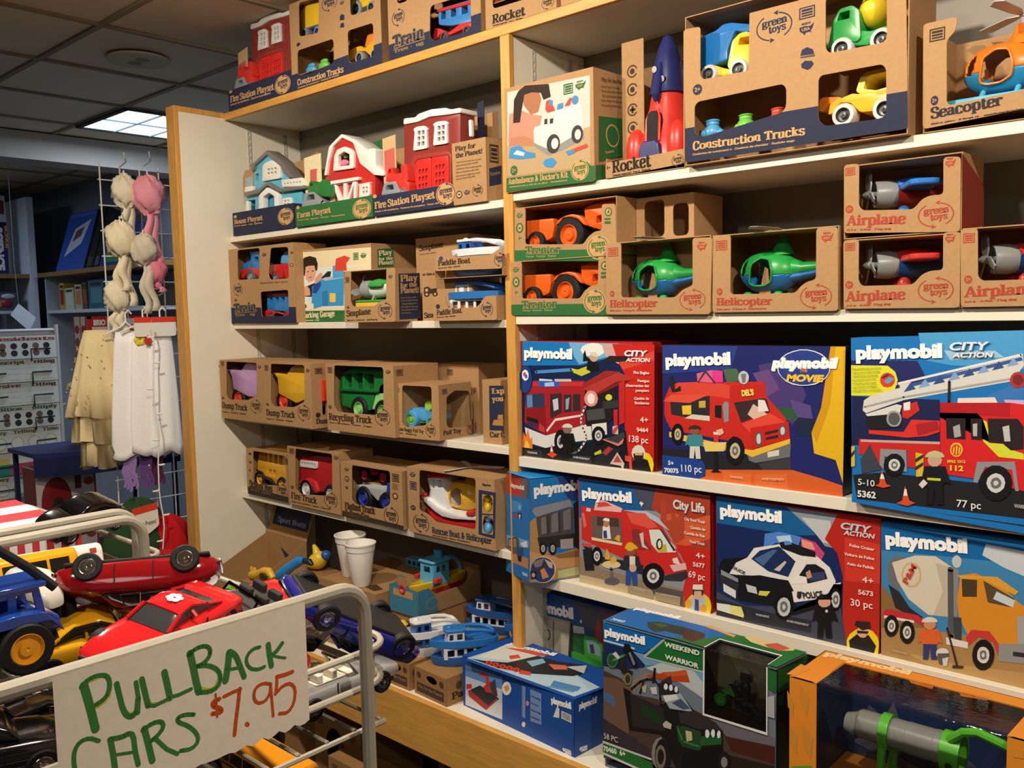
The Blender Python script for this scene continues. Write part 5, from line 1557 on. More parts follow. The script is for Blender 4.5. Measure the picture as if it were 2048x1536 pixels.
TOY={
'tractor':('tractor_low','''hood|E|e2611b|40|120|4|-15,112 111,111 115,88 107,58 72,48 24,58 -16,67|
cab|E|e2611b|35|125|5|222,127 280,139 320,139 324,80 294,61 227,82|262,103 278,105 278,86 260,84
fender|E|e2611b|22|50|3|132,87 145,104 169,112 191,114 213,108 230,95 237,79 226,84 209,100 184,107 159,106 143,92|
fender|E|e2611b|110|138|3|59,91 73,108 97,117 121,119 144,113 161,99 169,82 158,87 139,104 114,112 87,110 70,96|
wheel|W|1b1b1d,e2611b|20|62|178,59 54,42
wheel|W|1b1b1d,e2611b|98|140|115,61 56,44
wheel|W|1b1b1d,e2611b|25|55|55,48 35,26
wheel|W|1b1b1d,e2611b|105|135|-14,50 36,27
seat|E|2a2a2c|60|100|4|179,104 197,105 201,78 178,79|'''),
'pink_truck':('dump_pink','''dump_bed|E|c79ad0|30|150|4|2,187 106,186 136,212 166,221 228,220 284,205 285,102 255,87 144,87 41,114 33,163|
chassis|E|d0583c|50|130|3|-17,92 262,86 261,67 -31,61|
wheel|W|1a1a1c,d8452c|32|70|68,74 59,32
wheel|W|1a1a1c,d8452c|32|70|251,73 55,31
wheel|W|1a1a1c,d8452c|110|148|-65,60 62,33
wheel|W|1a1a1c,d8452c|110|148|125,60 57,32'''),
'yellow_truck':('dump_yellow','''dump_bed|E|e9b32c|30|150|4|18,184 109,180 139,207 166,216 224,216 275,203 278,116 243,102 161,79 52,108 49,164|
chassis|E|cf3a26|50|130|3|1,96 292,97 290,73 -1,69|
cab|E|cf3a26|40|140|4|234,160 310,168 314,92 236,90|
wheel|W|1a1a1c,d8452c|32|70|77,81 58,33
wheel|W|1a1a1c,d8452c|32|70|234,77 54,32
wheel|W|1a1a1c,d8452c|110|148|-43,68 60,35
wheel|W|1a1a1c,d8452c|110|148|120,63 56,34'''),
'recycling_truck':('recycling_box','''body|E|1d7a3a|40|160|6|17,116 24,166 47,194 104,213 177,214 245,208 281,197 278,135 211,128 185,73 87,72 27,83|50,187 90,191 89,142 47,142;100,192 147,194 146,141 97,141;158,193 208,191 205,142 156,142
side_rail|E|17692f|30|45|2|32,141 235,143 234,134 32,131|
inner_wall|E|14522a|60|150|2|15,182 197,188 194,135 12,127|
cab|E|9bd98a|40|160|5|189,76 210,123 239,162 280,180 337,180 340,82|
wheel|W|1a1a1c,8fd07c|30|72|130,75 51,32
wheel|W|1a1a1c,8fd07c|30|72|253,72 48,32
wheel|W|1a1a1c,8fd07c|128|170|3,58 54,34
wheel|W|1a1a1c,8fd07c|128|170|133,55 51,33'''),
'dune_buggy':('buggy_box','''body|E|4f9fd6|40|115|5|2,85 45,91 83,85 100,62 131,73 131,55 75,49 50,60 19,67 1,75|
chassis|E|4f9a3a|45|110|4|-4,66 127,63 126,47 -5,36|
seat|E|a7d04a|60|95|4|67,82 68,107 81,114 96,111 97,88 83,80|
wheel|W|4f9fd6,7fc04c|28|55|35,55 32,23
wheel|W|4f9fd6,7fc04c|28|55|123,50 27,20
wheel|W|4f9fd6,7fc04c|100|127|-34,43 33,24
wheel|W|4f9fd6,7fc04c|100|127|57,38 28,21
steering_wheel|S|e8c23a|75|8|87,99 6,7'''),
'school_bus':('bus_box','''body|E|e2a72c|35|120|6|7,94 39,163 66,179 114,188 223,192 282,188 283,60 140,46 110,69 52,72 26,90|40,132 45,163 59,165 57,132;69,130 75,164 95,166 90,130;104,130 109,166 128,167 123,130;140,129 145,167 164,168 159,129;175,128 180,167 201,168 196,128;98,80 104,103 119,102 113,78;126,78 130,102 146,103 142,77
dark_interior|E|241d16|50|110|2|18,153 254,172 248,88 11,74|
bumper|E|2a2a2c|30|125|3|7,78 60,74 118,70 148,49 290,58 289,50 136,37 96,59 43,62 6,65|
wheel|W|1a1a1c,e2a72c|28|60|40,57 44,24
wheel|W|1a1a1c,e2a72c|28|60|192,50 41,24
wheel|W|1a1a1c,e2a72c|95|127|-70,35 45,25
wheel|W|1a1a1c,e2a72c|95|127|88,27 43,24'''),
'fire_truck':('firetruck_box','''body|E|b3242a|35|130|5|9,74 26,170 120,185 221,190 291,193 292,64 193,46 158,58 110,44 93,73 66,88 27,81|
window_panel|E|d6d4d0|30|42|1|32,162 141,166 139,140 31,137|42,156 49,156 48,143 41,143;57,156 65,156 64,143 56,143;72,157 80,157 79,144 71,144;88,157 95,157 94,144 87,143;103,157 110,158 109,144 102,143;118,158 125,158 124,143 117,143
fender|E|c72c30|25|60|5|19,66 32,85 81,101 128,92 146,58 125,47 106,73 75,85 41,75|
ladder|S|c3ccd4|70|14|137,202 108,15
wheel|W|1a1a1c,d9d9d9|25|65|71,56 52,31
wheel|W|1a1a1c,d9d9d9|25|65|217,55 45,28
wheel|W|1a1a1c,d9d9d9|105|145|-47,28 54,32
wheel|W|1a1a1c,d9d9d9|105|145|105,27 47,29'''),
'flatbed_truck':('flatbed_box','''bed|E|b9bdc2|35|135|3|34,108 202,124 204,105 162,84 153,65 114,89 73,93 39,85|
cab|E|2c3c9c|35|135|5|203,135 251,141 255,71 153,65 162,84 194,99|
card_insert|E|c79d68|50|120|0.5|56,119 182,130 181,121 55,109|
wheel|W|18181a,2c3c9c|28|72|81,67 51,33
wheel|W|18181a,2c3c9c|28|72|201,68 42,28
wheel|W|18181a,2c3c9c|98|142|-10,44 53,34
wheel|W|18181a,2c3c9c|98|142|115,44 44,29'''),
'race_car':('flatbed_box','''body|E|b8282c|45|120|5|44,163 74,178 107,184 139,176 179,185 217,176 224,159 185,150 145,153 97,147 55,148|
wheel|W|161618,c22f36|36|60|82,147 33,21
wheel|W|161618,c22f36|36|60|180,150 33,22
wheel|W|161618,c22f36|105|130|-7,127 34,22
wheel|W|161618,c22f36|105|130|95,130 34,22
driver|S|2a2024|82|14|75,178 20,11'''),
'rescue_boat':('rescue_box','''hull|E|b8242a|40|120|5|35,79 76,53 173,48 265,65 291,61 290,37 158,22 75,29 48,54|
rail|E|e6e6e6|30|130|5|37,108 51,113 103,88 144,79 224,76 295,84 294,70 236,64 170,58 122,59 88,71 40,96|
cabin|E|dfe3ea|45|115|4|44,170 111,180 120,136 135,80 72,79 49,112 57,133|58,165 74,168 78,143 62,139;89,168 107,172 111,148 92,144
roof|E|c9282c|40|120|3|48,184 76,196 121,195 123,180 50,172|
bumper|E|cf2f32|25|50|4|236,93 268,97 268,82 235,78|
lamp|S|cf2f32|45|9|30,116 12,7'''),
'buoy_figure':('rescue_box','''body|S|e0b62c|22|14|332,118 15,18
head|S|e0b62c|22|10|335,144 11,9'''),
'blue_figure':('rescue_box','''body|S|5fa8d8|22|14|332,56 16,20
head|S|8fc8e8|22|10|333,83 11,9'''),
'locomotive':('train_box','''boiler|E|2f7cc0|35|105|5|35,214 38,229 69,237 106,244 103,208 45,207|
cab|E|2f7cc0|30|110|4|101,205 111,260 101,273 183,271 187,198|131,234 133,252 161,252 160,232
base|E|cf2b2b|28|112|4|24,177 38,208 105,213 191,203 198,167 168,166 139,186 77,192 48,173|
wheel|W|55585c,8c9096|25|50|107,178 37,20
wheel|W|55585c,8c9096|90|115|-0,183 38,21'''),
'red_wagon':('train_box','''bed|E|cf2b2b|30|110|4|229,218 364,215 369,161 336,162 324,194 312,163 293,166 276,191 259,165 226,188|
drum|E|5fa4dc|40|100|6|291,218 298,244 324,262 345,266 361,259 358,215|
wheel|W|55585c,8c9096|26|50|275,167 23,13'''),
'caboose':('train_box','''body|E|2f7cc0|30|110|4|207,48 209,92 219,100 355,101 360,43 313,43 264,45|222,73 225,94 244,94 241,72;265,73 267,95 288,95 285,73;301,73 303,95 326,95 324,73
roof|E|cf2b2b|26|114|4|194,100 226,110 357,111 370,99 226,99|
base|E|cf2b2b|28|112|4|176,24 188,45 219,51 315,33 364,48 362,24 286,39 236,22|
wheel|W|8a3030,55585c|25|48|241,28 20,11
wheel|W|8a3030,55585c|25|48|334,29 19,11'''),
'caboose_top':('train_top','''body|E|3a80c4|30|110|4|196,71 194,113 204,117 336,111 345,45 285,53 249,57|205,84 206,107 226,106 225,82;247,81 247,106 270,105 269,80;292,78 292,104 317,102 318,77
roof|E|c9302e|26|114|4|179,107 199,116 334,108 351,100 351,96 205,106|
base|E|c9302e|28|112|4|167,32 178,66 201,59 238,40 287,54 347,50 350,34 287,35 237,30 200,44 187,30|
wheel|W|6a4040,44464a|25|50|220,30 22,14
wheel|W|6a4040,44464a|25|50|314,27 19,13'''),
'dark_engine_top':('train_top','''boiler|E|b8302c|40|100|5|-15,187 -14,214 62,204 61,174|
lamp|S|4f8a3a|38|6|33,182 7,4'''),
'dump_truck_up':('construction_top','''cab|E|e6bf2a|35|120|4|13,272 36,291 63,302 98,310 139,300 133,210 22,215|
bed|E|2c64b4|40|115|4|88,270 139,277 133,184 92,208 49,210 -4,202 1,216 67,221|
wheel|W|8a8d92,2a4a8c|30|60|38,196 26,15
wheel|W|8a8d92,2a4a8c|30|60|113,185 26,14'''),
'mixer_up':('construction_top','''drum|S|e6bf2a|75|45|309,254 54,28
chassis|E|e6bf2a|35|115|4|308,226 351,239 418,231 425,207 380,209 334,210|
wheel|W|8c9096,3a3c40|28|60|332,209 34,20
wheel|W|8c9096,3a3c40|28|60|410,196 27,16'''),
'loader_up':('construction_top','''body|E|e0a324|40|110|4|272,54 278,93 306,96 337,94 355,81 378,91 412,97 418,59 395,43 358,72 320,79 296,61|
arm|E|d8832a|60|90|3|331,95 344,123 364,146 379,143 378,94|
wheel|W|8c9096,3a3c40|30|60|338,54 26,16
wheel|W|8c9096,3a3c40|30|60|415,48 25,15'''),
'blue_up':('construction_top','''body|S|4f9fd0|40|16|64,68 30,15
head|S|4f9fd0|40|10|65,84 21,8'''),
'green_up':('construction_top','''body|S|6cc04a|40|16|138,68 29,15
head|S|6cc04a|40|10|139,84 20,8'''),
'dump_truck':('construction_box','''bed|E|1d70b8|35|130|4|12,282 19,293 60,300 78,310 98,309 145,295 168,276 168,264 108,288 89,250 89,228 19,220|
cab|E|eec62c|35|130|5|89,213 101,267 120,281 157,279 180,263 180,199 145,184 108,194|115,256 120,270 145,269 147,251
chassis|E|eec62c|38|128|4|20,211 24,228 50,227 81,212 106,205 143,209 143,191 69,197|
wheel|W|d4d2ce,55585c|28|60|44,205 23,20
wheel|W|d4d2ce,55585c|28|60|119,201 25,22'''),
'mixer_truck':('construction_box','''cab|E|2a9a4a|35|130|5|321,202 331,255 346,279 372,281 386,268 390,212 380,205 357,218 336,217|340,256 346,271 367,272 366,256
chassis|E|2a9a4a|40|125|4|366,209 388,229 406,223 441,227 456,214 456,189 378,199|
drum|S|eecb2c|82|42|406,271 35,36
wheel|W|d8d6d2,4c4f54|28|62|352,197 24,23
wheel|W|d8d6d2,4c4f54|28|62|433,199 24,23'''),
'loader':('construction_box','''body|E|eeb42a|35|130|4|322,69 327,94 358,101 374,105 385,101 405,103 430,95 454,100 459,71 420,61 390,63 369,87 348,90 332,69|
cab_frame|E|eed45a|40|125|3|379,107 389,137 402,143 452,145 457,99 428,94 398,97|395,110 399,129 409,135 445,136 447,106 420,103
bucket_arm|E|e07c24|50|110|3|297,106 304,111 342,106 355,96 342,86 320,96 304,79 297,83|
wheel|W|d8d6d2,4c4f54|26|62|358,62 25,24
wheel|W|d8d6d2,4c4f54|26|62|441,61 24,24'''),
'blue_worker':('construction_box','''body|S|4f9fd0|40|20|49,73 22,20
head|S|4f9fd0|40|13|49,93 16,10
cap|S|4f9fd0|40|14|49,99 18,5
arm|S|4f9fd0|30|8|35,71 11,10
arm|S|4f9fd0|30|8|74,68 10,10'''),
'green_worker':('construction_box','''body|S|6cc04a|40|20|132,74 21,20
head|S|6cc04a|40|13|132,93 15,10
cap|S|6cc04a|40|14|132,99 17,4
arm|S|6cc04a|30|8|119,72 10,10
arm|S|6cc04a|30|8|156,69 10,10'''),
'red_worker':('construction_box','''body|S|d8543c|40|20|209,75 20,19
head|S|d8543c|40|13|209,94 14,10
cap|S|d8543c|40|14|209,100 16,4
arm|S|d8543c|30|8|196,73 9,10
arm|S|d8543c|30|8|231,70 9,10'''),
'station':('fire_station','''brick_front|E|8e3832|45|105|0.4|100,30 108,279 169,283 226,286 310,280 360,274 350,6|165,201 179,200 180,213 166,214;166,220 180,219 181,232 168,232;168,238 181,237 183,250 169,251;184,200 199,200 199,212 186,213;186,219 199,218 201,231 187,231;188,237 201,236 202,249 188,250;257,203 271,203 271,216 257,216;258,222 271,221 272,234 258,234;258,240 272,239 273,252 259,252;276,203 289,203 290,215 276,215;276,221 290,221 290,233 277,233;277,239 291,239 291,251 278,252
cornice|E|ecebe8|38|109|3|112,277 115,296 169,291 183,299 241,303 306,297 319,289 368,287 370,272 319,275 234,282 177,275|
window_frame|E|ecebe8|38|52|0.4|155,191 165,247 158,256 173,261 210,259 224,247 219,243 220,190|173,201 188,201 189,214 175,214;175,218 189,218 190,230 176,231;176,235 190,234 192,247 177,248;192,201 207,200 208,213 194,214;194,218 208,217 209,229 195,230;195,234 209,233 210,246 196,247
window_frame|E|ecebe8|38|52|0.4|246,194 255,250 247,257 266,262 304,259 314,251 309,246 309,192|265,203 279,203 280,215 266,216;266,220 280,220 281,232 266,232;267,237 281,236 281,249 267,249;283,203 297,202 298,215 284,216;284,219 298,219 298,231 284,232;285,236 299,235 299,248 285,249
door_arch|E|a03e36|38|52|2|132,26 139,157 155,173 236,175 313,169 324,155 319,9 311,9 315,147 309,158 172,162 158,150 150,25|
garage_door|E|dc322c|40|52|0.4|150,25 159,151 173,161 233,160 228,17|171,72 182,72 183,87 173,86;173,94 183,94 184,108 174,108;175,116 185,116 186,130 175,130;188,72 198,73 198,87 188,86;189,94 199,94 200,108 190,108;190,116 200,116 201,130 191,130;203,73 213,74 214,87 204,87;205,94 215,95 215,108 205,109;206,116 216,116 217,130 207,130
garage_door|E|dc322c|40|52|0.4|231,17 236,161 306,159 311,147 306,10|249,75 259,75 259,90 250,89;250,97 260,97 260,112 251,112;251,120 261,120 261,134 252,134;264,75 274,75 275,90 265,89;265,97 275,97 276,112 266,112;266,119 276,120 277,134 267,134;280,75 289,75 290,90 280,90;281,98 290,98 291,112 281,112;281,120 291,120 292,134 282,134
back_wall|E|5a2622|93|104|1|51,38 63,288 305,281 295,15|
drainpipe|E|ecebe8|36|48|2|403,197 402,245 412,246 413,197|'''),
'red_engine':('fire_station','''body|E|d83a32|9|38|5|88,101 96,105 145,103 164,88 162,53 93,73|
cab|E|d83a32|10|38|4|51,105 67,145 85,147 88,124 130,123 127,146 152,149 159,95|64,129 69,141 79,141 79,129
grille|E|8f979e|8|38|5|30,66 47,102 103,101 117,75 136,69 136,55 58,60|52,78 58,93 88,93 92,77
wheel|W|6a6e74,9aa0a6|8|16|136,61 21,13'''),
'green_truck':('farm_box','''body|E|2f7a3c|9|38|5|102,113 112,140 155,143 187,128 189,87 143,94|
cab|E|2f7a3c|10|38|4|64,115 77,151 96,153 102,138 145,144 154,152 172,146 171,101|78,136 85,145 94,144 95,135
grille|E|9298a0|8|38|5|26,69 51,115 103,114 136,89 162,76 164,57|56,88 68,107 103,106 106,88
wheel|W|6a6e74,9aa0a6|8|16|157,63 25,15'''),
'barn':('farm_box','''front|E|c4302a|45|105|1|118,59 125,169 142,217 163,261 218,290 296,252 316,195 349,160 393,140 388,34|196,190 198,228 231,239 263,226 260,187
roof|E|eceae4|36|112|3|126,169 160,262 180,272 233,295 308,263 368,225 402,225 409,219 408,168 448,144 447,130 397,139 327,184 294,256 235,282 183,260 153,209 141,167|
barn_door|E|eceae4|36|52|1|155,55 161,140 305,139 295,42|173,69 177,128 208,63;192,130 234,130 230,68;250,129 285,129 247,71;290,120 284,55 252,58
door_rail|E|eceae4|30|46|2|143,133 148,145 324,142 324,131|
window_frame|E|eceae4|36|50|2|180,178 190,229 207,246 248,251 281,239 296,225 293,174|209,189 211,226 244,235 273,222 271,186
window_frame|E|eceae4|36|50|0.4|315,74 320,111 315,118 379,119 373,112 372,76|334,84 345,84 346,94 334,94;334,97 346,97 347,107 335,107;350,84 361,84 362,94 350,94;351,97 362,97 363,106 351,107
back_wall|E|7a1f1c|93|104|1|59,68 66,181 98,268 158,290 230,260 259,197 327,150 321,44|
animal|S|e07a9a|62|12|207,203 28,13
animal|S|5a9a4a|64|12|219,228 13,11'''),
'dollhouse':('house_box','''upper_wall|E|62b4d0|45|78|1|86,169 96,256 184,293 274,238 281,212 323,199 319,149|171,211 173,241 206,245 251,234 249,208;97,201 100,228 122,230 120,201
lower_wall|E|62b4d0|45|78|1|26,74 33,158 402,151 394,42|137,65 145,138 189,148 220,134 214,58;36,90 40,135 92,134 88,88
roof|E|77726e|34|86|3|90,240 86,262 202,304 296,251 306,238 339,204 366,182 338,187 302,208 287,232 200,287 116,259 106,239|
porch_roof|E|77726e|28|86|3|45,165 144,167 204,186 279,155 449,147 452,136 278,141 203,174 143,150 46,148|
window_frame|E|e9e7de|36|50|0.4|160,194 167,251 187,259 227,263 272,248 283,238 281,192|195,212 211,211 212,221 195,222;195,226 212,225 213,236 197,236;218,211 233,211 234,221 219,221;219,225 234,225 235,234 220,235;240,211 256,210 256,220 241,220;241,225 257,224 257,234 242,234
balcony|E|e9e7de|30|44|0.4|299,157 295,183 426,177 431,147|309,163 321,163 321,169 309,170;328,162 341,162 340,169 329,169;348,162 359,161 359,168 348,169;367,161 378,160 378,167 366,168;386,160 397,159 396,166 385,166;405,159 416,158 415,165 403,166
balcony|E|e9e7de|30|44|1|44,164 46,184 102,183 100,163|
porch_arch|E|f0eee6|28|52|2|136,58 144,142 166,153 202,167 264,142 272,131 266,52 244,54 246,129 214,145 172,134 166,56|
front_door|E|3f94b4|56|62|2|121,61 127,138 171,149 201,135 195,60|
window_frame|E|e9e7de|36|50|0.4|282,84 287,118 339,117 341,83|295,89 309,89 310,98 296,98;296,101 310,101 311,109 297,110;315,89 329,90 330,98 315,98;316,101 330,101 330,109 316,109
porch_post|E|e9e7de|30|44|1|41,78 50,130 66,130 62,76|
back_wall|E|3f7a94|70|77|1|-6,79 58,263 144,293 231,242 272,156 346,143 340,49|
toy_car|E|e8b23a|22|50|4|53,82 64,89 115,88 147,81 146,71|
drain_light|S|62b4d0|40|6|328,169 7,4'''),
'pull_boat':('buggy_box','''hull|S|7cc04a|128|30|31,25 38,19'''),
}
# ================================================================ packaging
KR='b08a60'
def prs(s): return [tuple(float(a)/1000 for a in t.split(',')) for t in s.split()]
def arc_band(cx,cz,rx,rz,wd,a0,a1,n=12):
 o=circ(cx,cz,rx,rz,n,a0,a1); i=circ(cx,cz,rx-wd,rz-wd,n,a0,a1)
 return [[o[k],o[k+1],i[k+1],i[k]] for k in range(n)]
def pen(P,w):
 o=[]
 P=smooth(P,False,1) if len(P)>3 else P
 for a,b in zip(P,P[1:]):
  a,b=Vector(a),Vector(b); d=b-a
  if d.length<1e-7: continue
  n=Vector((-d.y,d.x)).normalized()*w/2; o.append([tuple(a+n),tuple(b+n),tuple(b-n),tuple(a-n)])
 return o+[circ(x,z,w/2,n=10) for x,z in P]
def printing(key,root,w,h,d,faces=None):
 """ink on the faces of a carton: an artwork mesh and a lettering mesh"""
 art=B(); txt=B(); k=0
 for ln in ART.get(key,'').split('\n'):
  if not ln: continue
  f,c=ln[0],ln[1]
  if c in 'WB' or (c=='N'): continue
  k+=1; off=.0003+.00004*k
  def T(a,b,o=0,off=off):
   q=off+o
   return {'F':(a,-q,b),'R':(w+q,a,b),'L':(-q,a,b),'T':(a,b,h+q)}[f]
  def poly(pts,col,o=0,bb=art): bb.add([T(a,b,o) for a,b in pts],[list(range(len(pts)))],col)
  if c=='T':
   _,tx,hx,p0,p1,cap,st=ln.split('|'); put_text(txt,tx,hx,prs(p0)[0],prs(p1)[0],float(cap)/1000,st,lambda a,b:T(a,b,.00012))
  elif c=='S':
   _,hx,wd,pts=ln.split(' ',3)
   for q in pen(prs(pts),float(wd)/1000): poly(q,hx)
  elif c=='P':
   _,hx,pts=ln.split(' ',2); poly(prs(pts),hx)
  else:
   _,hx,p,r=ln.split(' '); (cx,cz),=prs(p); (rx,rz),=prs(r)
   if c=='O': poly(circ(cx,cz,rx,rz,22),hx)
   elif c=='A':
    poly(circ(cx,cz,rx,rz,16),hx); put_text(txt,'2+',KR,(cx-rx*.6,cz-rz*.35),(cx+rx*.6,cz-rz*.35),rz*.8,'b',lambda a,b:T(a,b,.00012))
   elif c=='Q':
    for q in((-1,-1,1,-.8),(-1,.8,1,1),(-1,-.8,-.85,.8),(.85,-.8,1,.8),(-.7,.25,.7,.62),(-.7,-.2,.7,.1),(-.7,-.6,.7,-.35)):
     poly([(cx+rx*q[0],cz+rz*q[1]),(cx+rx*q[2],cz+rz*q[1]),(cx+rx*q[2],cz+rz*q[3]),(cx+rx*q[0],cz+rz*q[3])],hx)
   elif c=='U':
    poly([(cx+rx*a,cz+rz*b_) for a,b_ in((-.9,.35),(-.2,.42),(.5,.3),(.95,.7),(.8,.1),(.55,-.35),(.6,-.65),(.4,-.45),(-.1,-.5),(-.25,-.8),(-.5,-.45),(-.85,-.2))],hx)
    put_text(txt,'USA',KR,(cx-rx*.6,cz-rz*.2),(cx+rx*.45,cz-rz*.2),rz*.4,'b',lambda a,b:T(a,b,.00012))
    put_text(txt,'MADE IN',hx,(cx-rx*.6,cz+rz*.62),(cx+rx*.5,cz+rz*.62),rz*.28,'b',lambda a,b:T(a,b,.00012))
   elif c=='G':
    col,dk=(hx.split(':')+[None])[:2]
    if dk: poly(circ(cx,cz,rx*1.08,rz*1.08,28),col); col=dk; o1=.00003
    else: o1=0
    wd=min(rx,rz)*.09
    for a0,a1 in((-55,75),(125,255)):
     for q in arc_band(cx,cz,rx,rz,wd,a0,a1): poly(q,col,o1)
    for an in(84,264):
     a=math.radians(an); m=Vector((cx+(rx-wd/2)*math.cos(a),cz+(rz-wd/2)*math.sin(a))); t=Vector((-math.sin(a)*rx,math.cos(a)*rz)).normalized(); n=Vector((t.y,-t.x)); s=wd*1.9
     poly([tuple(m-t*s*.9+n*s),tuple(m+t*s*1.2),tuple(m-t*s*.9-n*s)],col,o1)
    put_text(txt,'green',col,(cx-rx*.66,cz+rz*.08),(cx+rx*.7,cz+rz*.14),rz*.52,'s',lambda a,b:T(a,b,.00012))
    put_text(txt,'toys',col,(cx-rx*.3,cz-rz*.42),(cx+rx*.62,cz-rz*.36),rz*.5,'s',lambda a,b:T(a,b,.00012))
 if art.v: art.build('printed_artwork','ink' if key in KRAFTS else 'print',root)
 if txt.v: txt.build('lettering','ink' if key in KRAFTS else 'print',root)
KRAFTS=set(); 
def bands(me,key,col):
 """split a plate along the printed band lines; returns colour per polygon"""
 bm=bmesh.new(); bm.from_mesh(me); L=[]
 for ln in ART.get(key,'').split('\n'):
  if ln[:2]=='FN':
   _,hx,p0,p1=ln.split(' '); a,=prs(p0); c,=prs(p1); L.append((hx,a,c))
   d=Vector((c[0]-a[0],0,c[1]-a[1])).normalized(); n=Vector((-d.z,0,d.x))
   bmesh.ops.bisect_plane(bm,geom=bm.verts[:]+bm.edges[:]+bm.faces[:],plane_co=(a[0],0,a[1]),plane_no=n)
 bm.to_mesh(me); bm.free(); out=[]
 for p in me.polygons:
  c=p.center; q=col
  for hx,a,e in L:
   if c.z<a[1]+(e[1]-a[1])*(c.x-a[0])/(e[0]-a[0]) and p.normal.y<-.5: q=hx
  out.append(q)
 return out
def carton(key,name,label,cat='boxed toy',group=None,col=KR,top=True,sides=1,th=.0022,front=True,kraft=True,back=True,sideh=None):
 """a hollow card box with its window cut out, its printing and its lettering"""
 x,y,z,rot,w,h,d=BX[key]
 root=thing(name,label,cat,(x,y,z),rot,group)
 if kraft: KRAFTS.add(key)
 b=B(col); outline=[(0,0),(w,0),(w,h),(0,h)]; holes=[]; rh=[]
 for ln in ART.get(key,'').split('\n'):
  if ln[:2]=='FB': outline=rounded(prs(ln.split(' ',2)[2]),.008,3)
  if ln[:2]=='FW': _,r,p=ln.split(' ',2); holes.append(rounded([(min(max(a,.004),w-.004),min(max(c,.006),h-.005)) for a,c in prs(p)],float(r)/1000*.8+.003,3))
  if ln[:2]=='RW': _,r,p=ln.split(' ',2); rh.append(rounded(prs(p),.008,3))
 if front:
  me=plate(outline,holes,th)
  cols=bands(me,key,col); n=len(b.v)
  b.v+=[tuple(v.co) for v in me.vertices]
  for p,c in zip(me.polygons,cols): b.f.append([i+n for i in p.vertices]); b.c.append(lin(c))
  bpy.data.meshes.remove(me)
 e=.0004; hs=sideh or h
 b.box(0,th,th+e,d-th-e,0,hs)
 if rh:
  me=plate([(th+e,0),(d-th-e,0),(d-th-e,hs),(th+e,hs)],rh,th); b.mesh(me,Matrix(((0,1,0,w-th),(1,0,0,0),(0,0,1,0),(0,0,0,1)))); bpy.data.meshes.remove(me)
 else: b.box(w-th,w,th+e,d-th-e,0,hs)
 if back: b.box(0,w,d-th,d,0,h)
 b.box(th+e,w-th-e,th+e,d-th-e,0.0002,th)
 tl=[ln for ln in ART.get(key,'').split('\n') if ln[:2]=='TB']
 if tl:
  me=plate(prs(tl[0].split(' ',2)[2]),[],th); b.mesh(me,Matrix(((1,0,0,0),(0,0,1,0),(0,1,0,h-th),(0,0,0,1)))); bpy.data.meshes.remove(me)
 elif top: b.box(th+e,w-th-e,th+e,d-th-e,h-th,h)
 b.build('carton','kraft' if kraft else 'print',root,angle=20)
 printing(key,root,w,h,d); CARTON[key]=root
 return root

def toy(key,name,label,cat='toy',group=None,platform=True):
 """a moulded toy standing in (or in front of) a box; each moulding is a part"""
 bk,src=TOY[key]; x,y,z,rot,w,h,d=BX[bk]
 L=[l.split('|') for l in src.split('\n')]
 xs=[];ys=[];zs=[]
 for a in L:
  y0,y1=float(a[3])/1000,float(a[4])/1000
  if a[1]=='E':
   p=prs(a[6]); xs+=[q[0] for q in p]; zs+=[q[1] for q in p]; ys+=[y0,y1]
  else:
   c,r=a[5].split(' '); (cx,cz),=prs(c); (rx,rz),=prs(r); xs+=[cx-rx,cx+rx]; zs+=[cz-rz,cz+rz]; ys+=[y0,y1] if a[1]=='W' else [y0]
 ox,oy=(min(xs)+max(xs))/2,(min(ys)+max(ys))/2; oz=max(min(zs),.004)
 R=Matrix.Rotation(rot,4,'Z'); root=thing(name,label,cat,Vector((x,y,z))+R@Vector((ox,oy,oz)),rot,group)
 for a in L:
  nm,k,hx=a[:3]; y0,y1=float(a[3])/1000-oy,float(a[4])/1000-oy
  if k=='E':
   bv=float(a[5])/1000*(.12 if a[7] else 1); pts=[(p[0]-ox,max(p[1]-oz,0)) for p in prs(a[6])]
   hs=[[(p[0]-ox,p[1]-oz) for p in prs(q)] for q in a[7].split(';')] if a[7] else []
   me=plate(rounded(pts,.006,3),[rounded(q,.002,2) for q in hs],y1-y0,bv*.8)
   b=B(hx).mesh(me,Matrix.Translation((0,y0,0))); bpy.data.meshes.remove(me); b.build(nm,'plastic',root,weld=True)
  elif k=='S':
   c,r=a[5].split(' '); (cx,cz),=prs(c); (rx,rz),=prs(r); ry=float(a[4])/1000
   B(hx).ell((cx-ox,y0,cz-oz),rx,ry,rz).build(nm,'plastic',root)
  else:
   c,r=a[5].split(' '); (cx,cz),=prs(c); (rx,rz),=prs(r); r=(rx+rz)/2; ty,hb=hx.split(',')
   wheel(nm,root,(cx-ox,(y0+y1)/2,cz-oz),r,y1-y0,ty,hb)
 if platform and oz>.012:
  b=B('a97f52'); x0,x1=max(min(xs)-.01,.004),min(max(xs)+.01,w-.004); b.box(x0,x1,.006,min(d-.006,max(ys)+.02),oz-.0035,oz-.0015)
  b.build('card_insert','kraft',CARTON[bk])
 return root
